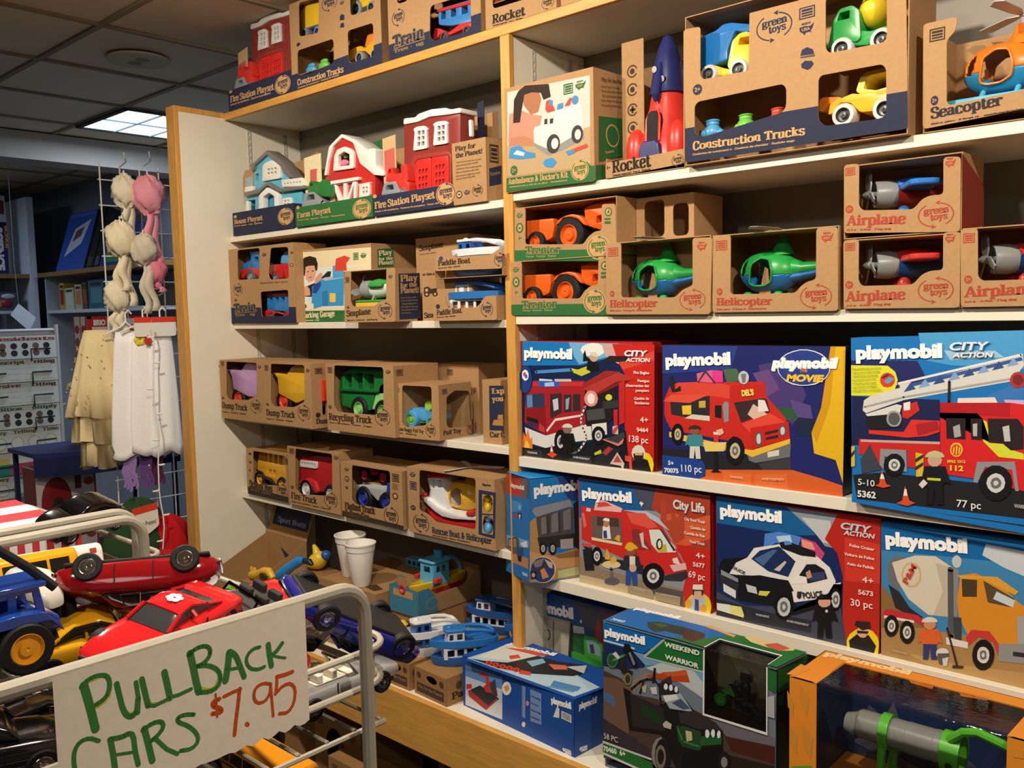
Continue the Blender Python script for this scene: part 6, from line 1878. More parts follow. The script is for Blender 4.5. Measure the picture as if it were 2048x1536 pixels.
def wheel(nm,root,c,r,wd,ty,hb,ax='y',mat='rubber',hmat='plastic',spokes=0):
 rm=.62 if spokes==0 else .7
 t=B(ty).lathe([(r*rm,-wd/2),(r*.9,-wd/2),(r,-wd*.36),(r,wd*.36),(r*.9,wd/2),(r*rm,wd/2)],c,ax,28,caps=False).build(nm,mat,root,angle=30)
 h=B(hb).lathe([(r*rm*1.01,-wd*.44),(r*rm*.92,-wd*.5),(r*rm*.8,-wd*.3),(r*.3,-wd*.28),(r*.26,-wd*.46),(r*.08,-wd*.48),(0,-wd*.4)],c,ax,24,caps=False)
 h.lathe([(0,wd*.4),(r*.08,wd*.48),(r*.26,wd*.46),(r*.3,wd*.28),(r*rm*.8,wd*.3),(r*rm*.92,wd*.5),(r*rm*1.01,wd*.44)],c,ax,24,caps=False)
 h.build('hub',hmat,t,angle=30)
 return t
CARTON={}
# ================================================================ stock on the shelves
K='b08a60'
def tray(key,name,label,col,card,group=None,wings=()):
 """a low printed tray with a tall backing card and card wings"""
 x,y,z,rot,w,h,d=BX[key]
 root=thing(name,label,'boxed toy',(x,y,z),rot,group); CARTON[key]=root; KRAFTS.add(key)
 b=B(col); b.box(0,w,0,.0025,0,h); b.box(0,.0025,.003,d,0,h); b.box(w-.0025,w,.003,d,0,h); b.box(.003,w-.003,.003,d,.0002,.0025); b.build('tray','kraft',root)
 c=B(K); c.box(0.0005,w-.0005,d-.003,d,.0,card)
 for (pts,y0,col2) in wings: c.prism([tuple(map(float,q.split(','))) for q in pts.split()],y0,y0+.002,col2)
 c.build('backing_card','kraft',root)
 printing(key,root,w,h,d)
 return root
# ---- on the top board
tray('fire_station_top','playset_box','navy fire station playset tray at the left end of the top board','2b2f47',.26,wings=[('.004,.07 .07,.075 .075,.235 .008,.225',.045,'cfae80'),('.01,.11 .06,.115 .06,.19 .01,.18',.0445,'c9645a')])
carton('construction_top','window_box','tall construction trucks window box on the top board, between the fire station and train',top=True)
carton('train_top','window_box','cardboard train box with navy band on the top board, showing a blue caboose')
carton('rocket_top','window_box','rocket box on the top board, cut off by the upper edge of the photo')
carton('carton_top','cardboard_carton','plain cardboard carton on the top board right of the rocket box')
# ---- second shelf of the left bay
tray('house_box','playset_box','navy house playset tray at the left end of the second shelf','2b2f47',.235,wings=[('.012,.15 .012,.225 .03,.25 .09,.25 .09,.17 .07,.15',.045,K),('.03,.17 .08,.175 .08,.225 .03,.22',.0445,'9ab0b4'),('.15,.14 .16,.265 .26,.272 .36,.29 .38,.17 .33,.13',.15,K)])
tray('farm_box','playset_box','green farm playset tray with the red barn, second shelf of the left bay','2f6a38',.25,wings=[('.002,.08 .0,.245 .10,.25 .10,.09',.045,'e6d6aa'),('.03,.13 .07,.135 .075,.2 .035,.2',.0445,'c9645a'),('.20,.06 .20,.285 .31,.29 .31,.06',.18,'2f6a38')])
tray('fire_station','playset_box','navy fire station playset tray below the top board, beside the small planet carton','2b2f47',.30,wings=[('.001,.07 .0,.25 .065,.255 .065,.08',.045,'cfae80'),('.008,.13 .058,.135 .058,.215 .008,.21',.0445,'c9645a'),('.338,.0 .338,.32 .366,.325 .366,.0',.14,'2b2f47')])
carton('planet_box','cardboard_carton','small plain carton with a printed message, right end of the second left shelf')
# ---- third shelf of the left bay
carton('train_box','window_box','train box with three windows and navy band at the left end of the third shelf')
carton('garage_box','printed_box','parking garage box with a picture of a curly haired boy')
carton('seaplane_box','window_box','seaplane window box standing in front of the parking garage box')
carton('seaplane_back','cardboard_carton','tall seaplane carton at the back of the third left shelf')
carton('seaplane_second','printed_box','carton with a small tractor print squeezed behind the paddle boats')
carton('paddle_low','open_tray_box','lower paddle boat tray box, holding the blue roofed boat',top=False,sideh=.07,back=False)
carton('paddle_top','open_tray_box','upper paddle boat tray box, stacked over the other, holding a white roofed boat',top=False,sideh=.05,back=False)
# ---- fourth shelf of the left bay
carton('dump_pink','window_box','dump truck box with a lilac truck, leftmost on the fourth shelf')
carton('dump_yellow','window_box','dump truck box with a yellow truck, beside the lilac one')
carton('recycling_box','window_box','recycling truck box with a green truck on the fourth shelf')
carton('buggy_box','window_box','small pull toy box turned cornerwise, right of the recycling truck')
carton('carrier_box','printed_box','car carrier box with navy panel against the wooden divider')
carton('dark_carton','cardboard_carton','plain carton in shade behind the pull toy box')
# ---- fifth shelf of the left bay
carton('bus_box','window_box','school bus box with a yellow bus, leftmost on the lowest left shelf')
carton('firetruck_box','window_box','fire truck box with the red truck and grey ladder')
carton('flatbed_box','window_box','flatbed truck box with a red race car riding on top')
carton('rescue_box','window_box','rescue boat and helicopter box with a navy side panel')
# ---- right bay, the cardboard toys
carton('ambulance_box','printed_box','ambulance and doctor kit box with a girl playing, green band below')
carton('rocket_box','open_tray_box','rocket tray box holding the big red and blue rocket',top=False,sideh=.05)
carton('construction_box','window_box','wide construction trucks box with navy band in the right bay',top=True)
carton('seacopter_box','window_box','seacopter box at the right end of the upper right shelf',top=False)
carton('tractor_low','window_box','lower tractor box of the two, standing on the shelf')
carton('tractor_top','window_box','upper tractor box, stacked on the other tractor box')
b_=BX['tractor_top']; BX['tractor_back']=(b_[0]+.352,b_[1]+.085,BX['tractor_low'][2],0,.17,.293,.14)
ART['tractor_back']='FW 14 25,190 85,192 85,285 25,282\nFW 14 110,190 155,190 155,270 110,270'
carton('tractor_back','cardboard_carton','shaded carton with square cutouts behind the first helicopter box')
carton('heli_one','window_box','helicopter box next to the tractors, first of the two')
carton('heli_two','window_box','helicopter box beside the airplane boxes, second of the two')
carton('air_low','window_box','lower airplane box under the blue winged plane, red winged plane inside')
carton('air_top','window_box','upper airplane box, stacked on another, with the blue winged plane')
carton('air_right','window_box','airplane box cut off by the right edge of the photo')
# ---- right bay, printed boxes
PB=dict(kraft=False,cat='toy box')
carton('engine_box','printed_box','blue and red fire engine toy box beside the divider',col='b5271f',**PB)
carton('dels_box','printed_box','dark blue toy box picturing a red food van with a yellow stripe',col='241c1a',**PB)
carton('ladder_box','printed_box','blue toy box picturing a fire engine with a long white ladder',col='1a74c0',**PB)
carton('tipper_box','printed_box','blue toy box picturing a grey tipper truck, turned cornerwise by the divider',col='1477c2',**PB)
carton('foodtruck_box','printed_box','red toy box picturing a city food truck on the fourth right shelf',col='b5271f',**PB)
carton('police_box','printed_box','toy box picturing a black and white police car',col='b5271f',**PB)
carton('mixer_box','printed_box','toy box picturing a yellow cement mixer truck',col='1567ac',**PB)
carton('garbage_box','printed_box','toy box picturing a green refuse truck, behind the blue snow plow box',col='0f4f94',**PB)
carton('plow_box','printed_box','long blue toy box with a snow plow picture, lying on the counter',col='1a4fa4',**PB)
carton('weekend_box','printed_box','large toy box with black off-road truck and a corner window',col='6d7888',**PB)
carton('orange_box','printed_box','orange toy box with a big clear plastic window on the counter',col='e08c2c',**PB)
# ---- toys inside the boxes
toy('tractor','toy_tractor','orange toy tractor inside the lower tractor box','toy tractor')
T0=[o for o in COL.objects if o.name=='toy_tractor'][0]
dx=Vector(BX['tractor_top'][:3])-Vector(BX['tractor_low'][:3])
dup(T0,T0.location+dx,'orange toy tractor inside the upper tractor box')
b=B('a97f52'); b.box(.004,.33,.006,.15,.0265,.0285); b.build('card_insert','kraft',CARTON['tractor_top'])
toy('pink_truck','toy_dump_truck','lilac toy dump truck in its box on the fourth left shelf','toy truck')
toy('yellow_truck','toy_dump_truck','yellow toy dump truck in its box on the fourth left shelf','toy truck')
toy('recycling_truck','toy_recycling_truck','green toy recycling truck with pale green cab','toy truck')
toy('dune_buggy','toy_buggy','light blue toy dune buggy in the cornerwise box','toy car')
toy('school_bus','toy_school_bus','yellow toy school bus boxed on the lowest left shelf','toy bus')
toy('fire_truck','toy_fire_truck','red toy fire truck with a pale grey ladder roll','toy truck')
toy('flatbed_truck','toy_flatbed_truck','grey and blue toy flatbed truck under the race car','toy truck')
toy('race_car','toy_race_car','small red toy race car on the flatbed truck','toy car',platform=False)
toy('rescue_boat','toy_boat','red and white toy rescue boat in its box','toy boat')
toy('buoy_figure','toy_figure','small yellow toy figure in the upper oval of the rescue box','toy figure',platform=False)
toy('blue_figure','toy_figure','small blue toy figure in the lower oval of the rescue box','toy figure',platform=False)
toy('locomotive','toy_locomotive','blue and red toy locomotive in the three window train box','toy train')
toy('red_wagon','toy_wagon','red toy wagon carrying a blue drum in the train box','toy train')
toy('caboose','toy_caboose','blue toy caboose with red roof in the train box below','toy train')
toy('caboose_top','toy_caboose','blue toy caboose with red roof high on the top board','toy train')
toy('dark_engine_top','toy_locomotive','red toy engine half hidden in the top board train box','toy train')
toy('dump_truck_up','toy_dump_truck','yellow and blue toy dump truck in the top board box','toy truck')
toy('mixer_up','toy_mixer_truck','yellow toy mixer truck in the top board box','toy truck')
toy('loader_up','toy_loader','orange toy loader in the top board box','toy loader')
toy('blue_up','toy_figure','tiny blue toy figure in the top board box','toy figure')
toy('green_up','toy_figure','tiny green toy figure in the top board box','toy figure')
toy('dump_truck','toy_dump_truck','yellow toy dump truck with blue bed in the wide box','toy truck')
toy('mixer_truck','toy_mixer_truck','green toy mixer truck with yellow drum in the wide box','toy truck')
toy('loader','toy_loader','amber toy loader with orange bucket in the wide box','toy loader')
toy('blue_worker','toy_figure','blue see-through toy worker in the wide box window','toy figure')
toy('green_worker','toy_figure','green see-through toy worker in the wide box window','toy figure')
toy('red_worker','toy_figure','red see-through toy worker in the wide box window','toy figure')
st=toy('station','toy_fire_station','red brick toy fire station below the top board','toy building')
dx=Vector(BX['fire_station_top'][:3])-Vector(BX['fire_station'][:3])
dup(st,st.location+dx+Vector((0,0,.012)),'red brick toy fire station up on the top board')
en=toy('red_engine','toy_fire_engine','small red toy engine beside the lower fire station','toy truck')
dup(en,en.location+dx+Vector((0,0,.012)),'small red toy engine up on the top board')
toy('green_truck','toy_truck','small green toy truck with grey grille beside the barn','toy truck')
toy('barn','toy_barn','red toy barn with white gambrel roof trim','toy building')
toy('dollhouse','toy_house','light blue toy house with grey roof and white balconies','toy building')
# ================================================================ shaped toys
def at(key,x,y,z):
 """metres from millimetres inside a box"""
 bx=BX[key]; R=Matrix.Rotation(bx[3],4,'Z'); return Vector(bx[:3])+R@Vector((x/1000,y/1000,z/1000))
def inpoly(p,poly):
 c=False; n=len(poly)
 for i in range(n):
  a,b=poly[i],poly[i-1]
  if (a[1]>p[1])!=(b[1]>p[1]) and p[0]<(b[0]-a[0])*(p[1]-a[1])/(b[1]-a[1])+a[0]: c=not c
 return c
def helicopter(label,loc,top,bot,rotor='9aa0a2',floats=None,rz=0,name='toy_helicopter'):
 r=thing(name,label,'toy helicopter',loc,rz); zc=.056
 door=rounded([(-.032,-.026),(-.026,.018),(-.006,.032),(.016,.028),(.025,.002),(.022,-.022),(.004,-.031),(-.02,-.031)],.006,3)
 win=[(-.061,-.006),(-.057,.018),(-.046,.031),(-.041,.028),(-.044,.0),(-.051,-.009)]
 n,m=72,56
 for nm,col,up in(('upper_shell',top,1),('lower_shell',bot,0)):
  vs=[];fs=[]
  for i in range(m+1):
   u=-1+2*i/m; rr=max(1-abs(u)**2.3,0)**.55
   for j in range(n):
    a=2*math.pi*j/n; vs.append((.072*u,.046*rr*math.cos(a),zc+.049*rr*math.sin(a)))
  for i in range(m):
   for j in range(n):
    f=(i*n+j,i*n+(j+1)%n,(i+1)*n+(j+1)%n,(i+1)*n+j); c=[sum(vs[k][q] for k in f)/4 for q in range(3)]
    if (c[2]-zc>-.008)!=bool(up): continue
    if abs(c[1])>.012 and (inpoly((c[0],c[2]-zc),door) or inpoly((c[0],c[2]-zc),win)): continue
    fs.append(f)
  o=B(col).add(vs,fs).build(nm,'plastic',r,angle=60); md=o.modifiers.new('wall','SOLIDIFY'); md.thickness=.0028; md.offset=-1
 for s in(-1,1):
  b=B(top); P=[(x*1.03,s*(.002+.0462*(max(1-abs(x/.072)**2.3,0)**.55)*math.sqrt(max(1-((z)/(.049*max(1-abs(x/.072)**2.3,.01)**.55))**2,0))),zc+z) for x,z in door]
  b.tube(P,.0022,6,closed=True); b.build('door_rim','plastic',r)
 B(top).rings([[(.030+q*math.cos(t),q*.8*math.sin(t),z) for t in [2*math.pi*k/16 for k in range(16)]] for q,z in((.030,.094),(.022,.107),(.015,.120),(.012,.132),(.009,.134))]).build('mast_housing','plastic',r)
 b=B(top); b.rings([[(x,w*math.cos(t),z+h*math.sin(t)) for t in [2*math.pi*k/12 for k in range(12)]] for x,w,h,z in((.045,.030,.028,.062),(.08,.018,.014,.062),(.12,.013,.011,.064),(.15,.010,.009,.068))]); b.prism([(.135,.06),(.15,.11),(.16,.115),(.158,.06)],-.003,.003); b.build('tail_boom','plastic',r)
 B(bot).rings([[(x,w*math.cos(t),z+h*math.sin(t)) for t in [2*math.pi*k/12 for k in range(12)]] for x,w,h,z in((.04,.03,.016,.040),(.08,.019,.010,.045),(.12,.0135,.008,.052),(.15,.010,.006,.058))]).build('tail_keel','plastic',r)
 b=B(rotor); b.lathe([(.004,.132),(.004,.146),(.008,.147),(.008,.151),(0,.152)],(.030,0,0),n=12)
 for k,an in enumerate((20,140,260)):
  a=math.radians(an); d=Vector((math.cos(a),math.sin(a),0)); p=Vector((-d.y,d.x,0)); o=Vector((.030,0,.149)); L=.118
  q=[o+d*.006+p*.004,o+d*.03+p*.011,o+d*L*.9+p*.013,o+d*L,o+d*L*.9-p*.013,o+d*.03-p*.009,o+d*.006-p*.004]
  b.add([tuple(v+Vector((0,0,.0015*s+ (i in(1,2,3))*.003))) for s in(0,1) for i,v in enumerate(q)],[list(range(7)),list(range(7,14))]+[(i,(i+1)%7,7+(i+1)%7,7+i) for i in range(7)])
 b.build('rotor','plastic',r)
 B(rotor).lathe([(.016,-.001),(.016,.001)],(.158,-.007,.10),'y',16).build('tail_rotor','plastic',r)
 if floats:
  for s in(-1,1):
   c=.038*s
   for nm,col,z0,z1 in(('float_deck',floats[0],-.012,.002),('float_hull',floats[1],-.030,-.0125)):
    pl=[(-.115,c),(-.10,c-.017),(.12,c-.017),(.135,c),(.12,c+.017),(-.10,c+.017)]
    B(col).prism(rounded(pl,.012,4),z0,z1,ax='z').build(nm,'plastic',r,.002)
   b=B(floats[0]); b.tube([(-.03,c,-.0),(-.03,c*.5,.016)],.005); b.tube([(.03,c,0),(.03,c*.5,.016)],.005); b.build('strut','plastic',r)
 else:
  for s in(-1,1):
   for x in(-.045,.03): B(top).ell((x,.022*s,.006),.011,.009,.0065,12,8).build('foot','plastic',r)
 return r
h1=helicopter('green and blue toy helicopter in the box beside the tractors',at('heli_one',103,82,32),'27a046','1f6cb4')
d_=at('heli_two',103,82,32)
dup(h1,d_,'green and blue toy helicopter in the box beside the airplanes')
for k,x0,x1,y in(('heli_one',40,180,150),('heli_two',30,170,150)):
 bx=BX[k]; b=B('a97f52'); b.box(.004,bx[4]-.004,.006,bx[6]-.006,.0285,.0305); b.prism([(.085,.032),(.115,.032),(.108,.095),(.10,.10)],.06,.063,'a47e54'); b.build('card_insert','kraft',CARTON[k])
s_=helicopter('orange and blue toy seacopter standing on two floats',at('seacopter_box',120,85,58),'ef7d22','2c8fbe','c9cdd0',('5ab8dc','ef7d22'),name='toy_seacopter')
b=B('a97f52'); b.box(.004,.29,.006,.19,.024,.0265); b.build('card_insert','kraft',CARTON['seacopter_box'])
helicopter('yellow toy helicopter riding on the boxed rescue boat',at('rescue_box',160,95,66),'e8b62a','e0ad24','d9d9d9',rz=.1).scale=(.95,.9,.98)
def airplane(label,loc,wing,body,rz,name='toy_airplane',floats=None,sp=1):
 r=thing(name,label,'toy airplane',loc,rz); z=.055
 def ring(x,w,h,dz=0): return [(x,w*math.cos(t),z+dz+h*math.sin(t)) for t in [2*math.pi*k/24 for k in range(24)]]
 B(body).rings([ring(*q) for q in((-.018,.025,.025),(.0,.026,.028,-.002),(.04,.024,.026),(.08,.016,.018,.004),(.12,.008,.010,.010),(.125,.004,.006,.011))]).build('fuselage','plastic',r)
 B('8f9294').rings([ring(*q) for q in((-.014,.0262,.0262),(-.03,.029,.029),(-.054,.0275,.0275),(-.056,.0255,.0255),(-.05,.023,.023),(-.03,.021,.021),(-.02,.004,.004))]).build('engine_cowl','plastic',r)
 b=B('9a9d9f'); b.rings([ring(*q) for q in((-.040,.006,.006),(-.062,.0065,.0065),(-.066,.009,.009),(-.074,.007,.007),(-.080,.002,.002))])
 for k in range(3):
  a=math.radians(75+120*k); d=Vector((0,math.cos(a),math.sin(a))); p=Vector((.35,-d.z,d.y)).normalized(); o=Vector((-.066,0,z))
  q=[o+d*.004-p*.004,o+d*.02-p*.010,o+d*.044-p*.011,o+d*.055,o+d*.044+p*.011,o+d*.02+p*.010,o+d*.004+p*.004]
  b.add([tuple(v+Vector((t,0,0))) for t in(-.0012,.0012) for v in q],[list(range(7)),list(range(7,14))]+[(i,(i+1)%7,7+(i+1)%7,7+i) for i in range(7)])
 b.build('propeller','plastic',r)
 pl=[(a,c*sp) for a,c in((-.012,-.10),(.0,-.112),(.035,-.112),(.048,-.10),(.05,.10),(.035,.112),(.0,.112),(-.012,.10))]
 B(wing).prism(rounded(pl,.012,4),z+.004,z+.017,ax='z').build('wing','plastic',r,.004)
 B(wing).rings([ring(*q) for q in((-.015,.0255,.012,.016),(.02,.024,.016,.018),(.06,.017,.012,.016),(.1,.010,.007,.014))]).build('upper_deck','plastic',r)
 b=B(wing); b.prism([(.10,z+.01),(.118,z+.05),(.135,z+.052),(.13,z+.01)],-.003,.003); b.prism(rounded([(.10,-.04),(.125,-.042),(.13,.042),(.10,.04)],.01,3),z+.010,z+.015,ax='z'); b.build('tail_fin','plastic',r,.0015)
 if floats:
  for s in(-1,1):
   c=(.045 if sp==1 else .026)*s
   for nm,col,z0,z1 in(('float_deck',floats[0],.012,.02),('float_hull',floats[1],-.004,.0115)): B(col).prism(rounded([(-.075,c),(-.06,c-.016),(.07,c-.015),(.08,c),(.07,c+.015),(-.06,c+.016)],.01,3),z0,z1,ax='z').build(nm,'plastic',r,.002)
   B('8f9294').tube([(0,c,.019),(0,c*.4,z-.015)],.004).build('strut','plastic',r)
 else:
  for s in(-1,1): B(wing if wing!='d23a34' else '2d6ec0').ell((-.005,.03*s,.012),.014,.009,.016,14,9).build('wheel_fairing','plastic',r)
 return r
p1=airplane('grey nosed toy airplane with red wing in the lower airplane box',at('air_low',92,84,36),'cf3632','1f4f96',.55)
dup(p1,at('air_right',86,84,36),'grey nosed toy airplane with red wing, boxed at the right edge')
airplane('grey nosed toy airplane with blue wing in the stacked box',at('air_top',90,84,36),'2d78d0','8e2420',.55)
airplane('grey nosed toy seaplane on green and yellow floats',at('seaplane_box',118,47,50),'3f9a48','d9dad4',.12,'toy_seaplane',('3f9a48','e2b83a'),.34)
for k in('air_low','air_right','air_top','seaplane_box'):
 bx=BX[k]; zz=.034 if k!='seaplane_box' else .045; b=B('a97f52'); b.box(.004,bx[4]-.004,.006,bx[6]-.006,zz-.003,zz-.0008); b.build('card_insert','kraft',CARTON[k])
def rocket(label,loc):
 r=thing('toy_rocket',label,'toy rocket',loc)
 body=B('d8382f').lathe([(.092,0),(.090,.02),(.076,.06),(.060,.10),(.048,.16),(.039,.205),(.034,.21)],n=32); body.build('body','plastic',r)
 B('222a66').lathe([(.052,.175),(.050,.18),(.044,.215),(.037,.25),(.026,.29),(.012,.318),(0,.322)],n=28).build('nose_cone','plastic',r)
 for k in range(3):
  a=math.radians(-90+120*k)+.0; d=Vector((math.cos(a),math.sin(a),0))
  b=B('222a66'); P=[d*.036+Vector((0,0,.25)),d*.047+Vector((0,0,.215)),d*.062+Vector((0,0,.165)),d*.060+Vector((0,0,.150))]; b.tube(P,[.004,.010,.012,.006],10); b.build('nose_rib','plastic',r)
 for an in(200,320,80):
  a=math.radians(an); c=(.088*math.cos(a),.088*math.sin(a),0)
  B('d8382f').lathe([(.026,0),(.031,.012),(.031,.05),(.026,.075),(.014,.092),(0,.098)],c,n=20).build('booster','plastic',r)
 b=B('150a0e'); b.prism(rounded([(-.019,.05),(-.019,.105),(-.012,.124),(.012,.124),(.019,.105),(.019,.05)],.008,3),-.0795,-.045); b.build('hatch_shade','rubber',r)  # solid near-black block stands in for the shade inside the hatch
 b=B('d8382f'); b.tube([(-.021,-.080,.05),(-.021,-.076,.105),(-.013,-.070,.127),(.013,-.070,.127),(.021,-.076,.105),(.021,-.080,.05)],.0035,8); b.build('hatch_rim','plastic',r)
 b=B('222a66'); b.prism([(-.035,.0),(-.03,.035),(-.02,.05),(.02,.05),(.03,.04),(.036,0)],-.1,-.082); b.build('ramp','plastic',r,.003)
 for q in((-.012,.232),(.012,.205)): B('0e1024').lathe([(.008,-.05),(.008,-.02)],(q[0],0,q[1]),'y',14).build('porthole','plastic',r)
 return r
rk=rocket('big red toy rocket with navy nose in the tray box',at('rocket_box',122,100,30)); rk.scale=(.9,.9,.98)
dup(rk,at('rocket_top',85,100,70),'big red toy rocket up on the top board')
for k,zz in(('rocket_box',.029),('rocket_top',.069)):
 b=B('a97f52'); b.box(.004,BX[k][4]-.004,.006,BX[k][6]-.006,zz-.003,zz-.0008); b.build('card_insert','kraft',CARTON[k])
# the set-back icon strip of the rocket box
bx=BX['rocket_box']; rb=CARTON['rocket_box']
B('a8845a').box(.004,.07,.07,.0722,.003,.345).build('icon_panel','kraft',rb)
b=B()
for k,z in enumerate((.27,.225,.175,.13)):
 c=(.036,z); 
 for q in arc_band(c[0],c[1],.016,.016,.0035,20,330): b.flat(q,.0695,'3a2c22')
 if k==2: b.flat([(.027,z-.003),(.045,z-.003),(.045,z+.003),(.027,z+.003)],.0694,'3a2c22'); b.flat([(.033,z-.009),(.039,z-.009),(.039,z+.009),(.033,z+.009)],.0694,'3a2c22')
 else: b.flat(circ(c[0],c[1],.007),.0694,'3a2c22')
b.build('icon_prints','ink',rb)
# ---------------------------------------------------------------- boats
def plan(L,W,n=10):
 """boat outline, bow at -x"""
 P=[(-L*.5,0)]; S=[(-.44,.17),(-.34,.32),(-.2,.44),(0,.5),(.25,.5),(.42,.42),(.5,.25)]
 P+= [(L*a,W*b) for a,b in S]+[(L*.5,0)]+[(L*a,-W*b) for a,b in S[::-1]]
 return P
def boat(label,loc,hull,lower,rim,house,roof,rz=0,L=.2,wheelcol='d8402e',name='toy_ferry',group=None,rot=None):
 r=thing(name,label,'toy boat',loc,rz,group,rot); W=L*.44
 def ring(k,z,kk=None): return [(x*k,y*(kk or k),z) for x,y in plan(L,W)]
 B(hull).rings([ring(.86,0,.8),ring(.96,.016,.95),ring(.99,.03),ring(.955,.03,.93),ring(.93,.022,.9)]).build('hull','plastic',r)
 outl=[(x*.84,y*.8) for x,y in plan(L,W)]
 for s in(-1,1):
  me=plate([(-L*.30,.024),(-L*.30,.056),(L*.38,.056),(L*.38,.024)],[[(L*a,.031),(L*a,.051),(L*(a+.10),.051),(L*(a+.10),.031)] for a in(-.26,-.12,.02,.16,.27)],.003)
  B(lower).mesh(me,Matrix.Translation((0,s*W*.36-.0015,0))).build('cabin_side','plastic',r); bpy.data.meshes.remove(me)
 b=B(lower); b.box(-L*.31,-L*.30,-W*.36,W*.36,.024,.056); b.box(L*.38,L*.39,-W*.36,W*.36,.024,.056); b.build('cabin_end','plastic',r)
 B(rim).rings([ring(.90,.056,.88),ring(.99,.058),ring(1.0,.078),ring(.96,.079,.94),ring(.95,.064,.92)]).build('upper_deck','plastic',r)
 h0,h1=-L*.26,L*.0
 for s in(-1,1):
  me=plate([(h0,.064),(h0+.006,.100),(h1,.100),(h1,.064)],[[(h0+.008,.076),(h0+.009,.094),(h0+.02,.094),(h0+.02,.076)],[(h1-.022,.076),(h1-.022,.094),(h1-.006,.094),(h1-.006,.076)]],.003)
  B(house).mesh(me,Matrix.Translation((0,s*W*.25-.0015,0))).build('pilot_house_side','plastic',r); bpy.data.meshes.remove(me)
 b=B(house); b.add([(h0,-W*.25,.064),(h0,W*.25,.064),(h0+.006,W*.25,.1),(h0+.006,-W*.25,.1)],[(0,1,2,3)]); b.box(h1-.003,h1,-W*.25,W*.25,.064,.1); b.build('pilot_house_front','plastic',r)
 B(roof).prism(rounded([(h0-.008,0),(h0-.002,-W*.30),(h1+.004,-W*.32),(h1+.008,0),(h1+.004,W*.32),(h0-.002,W*.30)],.01,4),.1,.108,ax='z').build('roof','plastic',r,.002)
 b=B(roof)
 for s in(-1,1): b.tube([(h1-.002,s*W*.2,.104),(L*.12,s*W*.26,.103),(L*.30,s*W*.28,.098),(L*.42,s*W*.2,.09),(L*.46,0,.083)],[.006,.006,.006,.006,.005],8)
 b.build('handle','plastic',r)
 B(wheelcol).lathe([(.02,-W*.2),(.02,W*.2)],(L*.48,0,.035),'y',8).build('paddle_wheel','plastic',r)
 B(roof).ell((h0+.012,0,.109),.009,.009,.006,12,8).build('roof_knob','plastic',r)
 return r
boat('toy paddle boat with blue deck in the lower paddle boat box',at('paddle_low',118,66,6),'27316a','e9eaee','2f74bd','e9eaee','2f74bd',0,.235)
boat('toy paddle boat with white roof in the upper paddle boat box',at('paddle_top',120,66,6),'2f63b0','2f63b0','e4e6ec','2f63b0','e4e6ec',0,.225)
# ---------------------------------------------------------------- what lies on the counter
G3='paddle boat slot boxes'
def slotbox(name,label,c,w,d,h,rz,group=None,text=True):
 r=thing(name,label,'boxed toy',c,rz,group)
 me=plate([(0,0),(w,0),(w,h),(0,h)],[circ(w*.55,h*.72,w*.17,h*.14,18)],.002); b=B('a0784c').mesh(me); bpy.data.meshes.remove(me)
 b.box(0,.002,.0025,d,0,h); b.box(w-.002,w,.0025,d,0,h); b.box(.0025,w-.0025,d-.002,d,0,h); b.box(.0025,w-.0025,.0025,d-.0025,h-.002,h); b.box(.0025,w-.0025,.0025,d-.0025,0.0002,.002); b.build('carton','kraft',r)
 if text:
  a=B(); a.flat([(w*.08,h*.12),(w*.92,h*.12),(w*.92,h*.46),(w*.08,h*.46)],-.0004,'4a3c3c'); a.flat(circ(w*.15,h*.74,w*.07),-.0004,'5a4434'); a.flat(circ(w*.86,h*.72,w*.07),-.0004,'5a4434')
  a.add([(w+.0004,d*.2+q[0],h*.62+q[1]) for q in circ(0,0,.012)],[list(range(20))],'5a4434'); a.build('printed_artwork','ink',r)
  t=B(); put_text(t,'Paddle Boat','3a2a22',(.02,h*.18),(d-.02,h*.18),.02,'s',lambda p,q:(w+.0006,p,q)); put_text(t,'Play for the Planet!','9a7a54',(w*.12,h*.28),(w*.88,h*.28),.009,'s',lambda p,q:(p,-.0006,q)); t.build('lettering','ink',r)
 return r
zc=CZ+.0005
slotbox('slot_box','front slotted paddle boat carton next to the blue snow plow box',(-1.949,1.676,zc),.146,.24,.082,-.06,G3)
slotbox('slot_box','slotted paddle boat carton beside the wire bin, under the white ferry',(-2.10,1.672,zc),.132,.125,.082,0,G3)
slotbox('slot_box','rear slotted paddle boat carton near the divider under a blue ferry',(-2.055,1.935,zc),.16,.2,.082,0,G3)
slotbox('slot_box','rear slotted paddle boat carton against the divider',(-1.885,1.935,zc),.13,.2,.08,0,G3)
zb=zc+.0825
boat('white roofed toy ferry with blue lower cabin on the counter',(-1.99,1.775,zb),'e6e7ea','2a66b0','e6e7ea','2a66b0','eceded',.0,.2,'e8642c').rotation_euler=(0,0,1.18)
boat('bright blue toy ferry on the front slotted carton beside the snow plow box',(-1.855,1.79,zb),'2a66b0','e4e6ec','2f78c4','e4e6ec','2f7cc8',0,.205).rotation_euler=(0,0,.98)
boat('dark blue toy ferry at the back by the divider',(-1.965,2.035,zb),'2a5aa0','dfe2ea','2a5aa0','dfe2ea','2a5aa0',0,.2).rotation_euler=(0,0,.35)
boat('half hidden blue toy ferry against the divider',(-1.80,2.03,zb),'2a5aa0','dfe2ea','2f6ab4','dfe2ea','2f6ab4',0,.19).rotation_euler=(0,0,1.3)
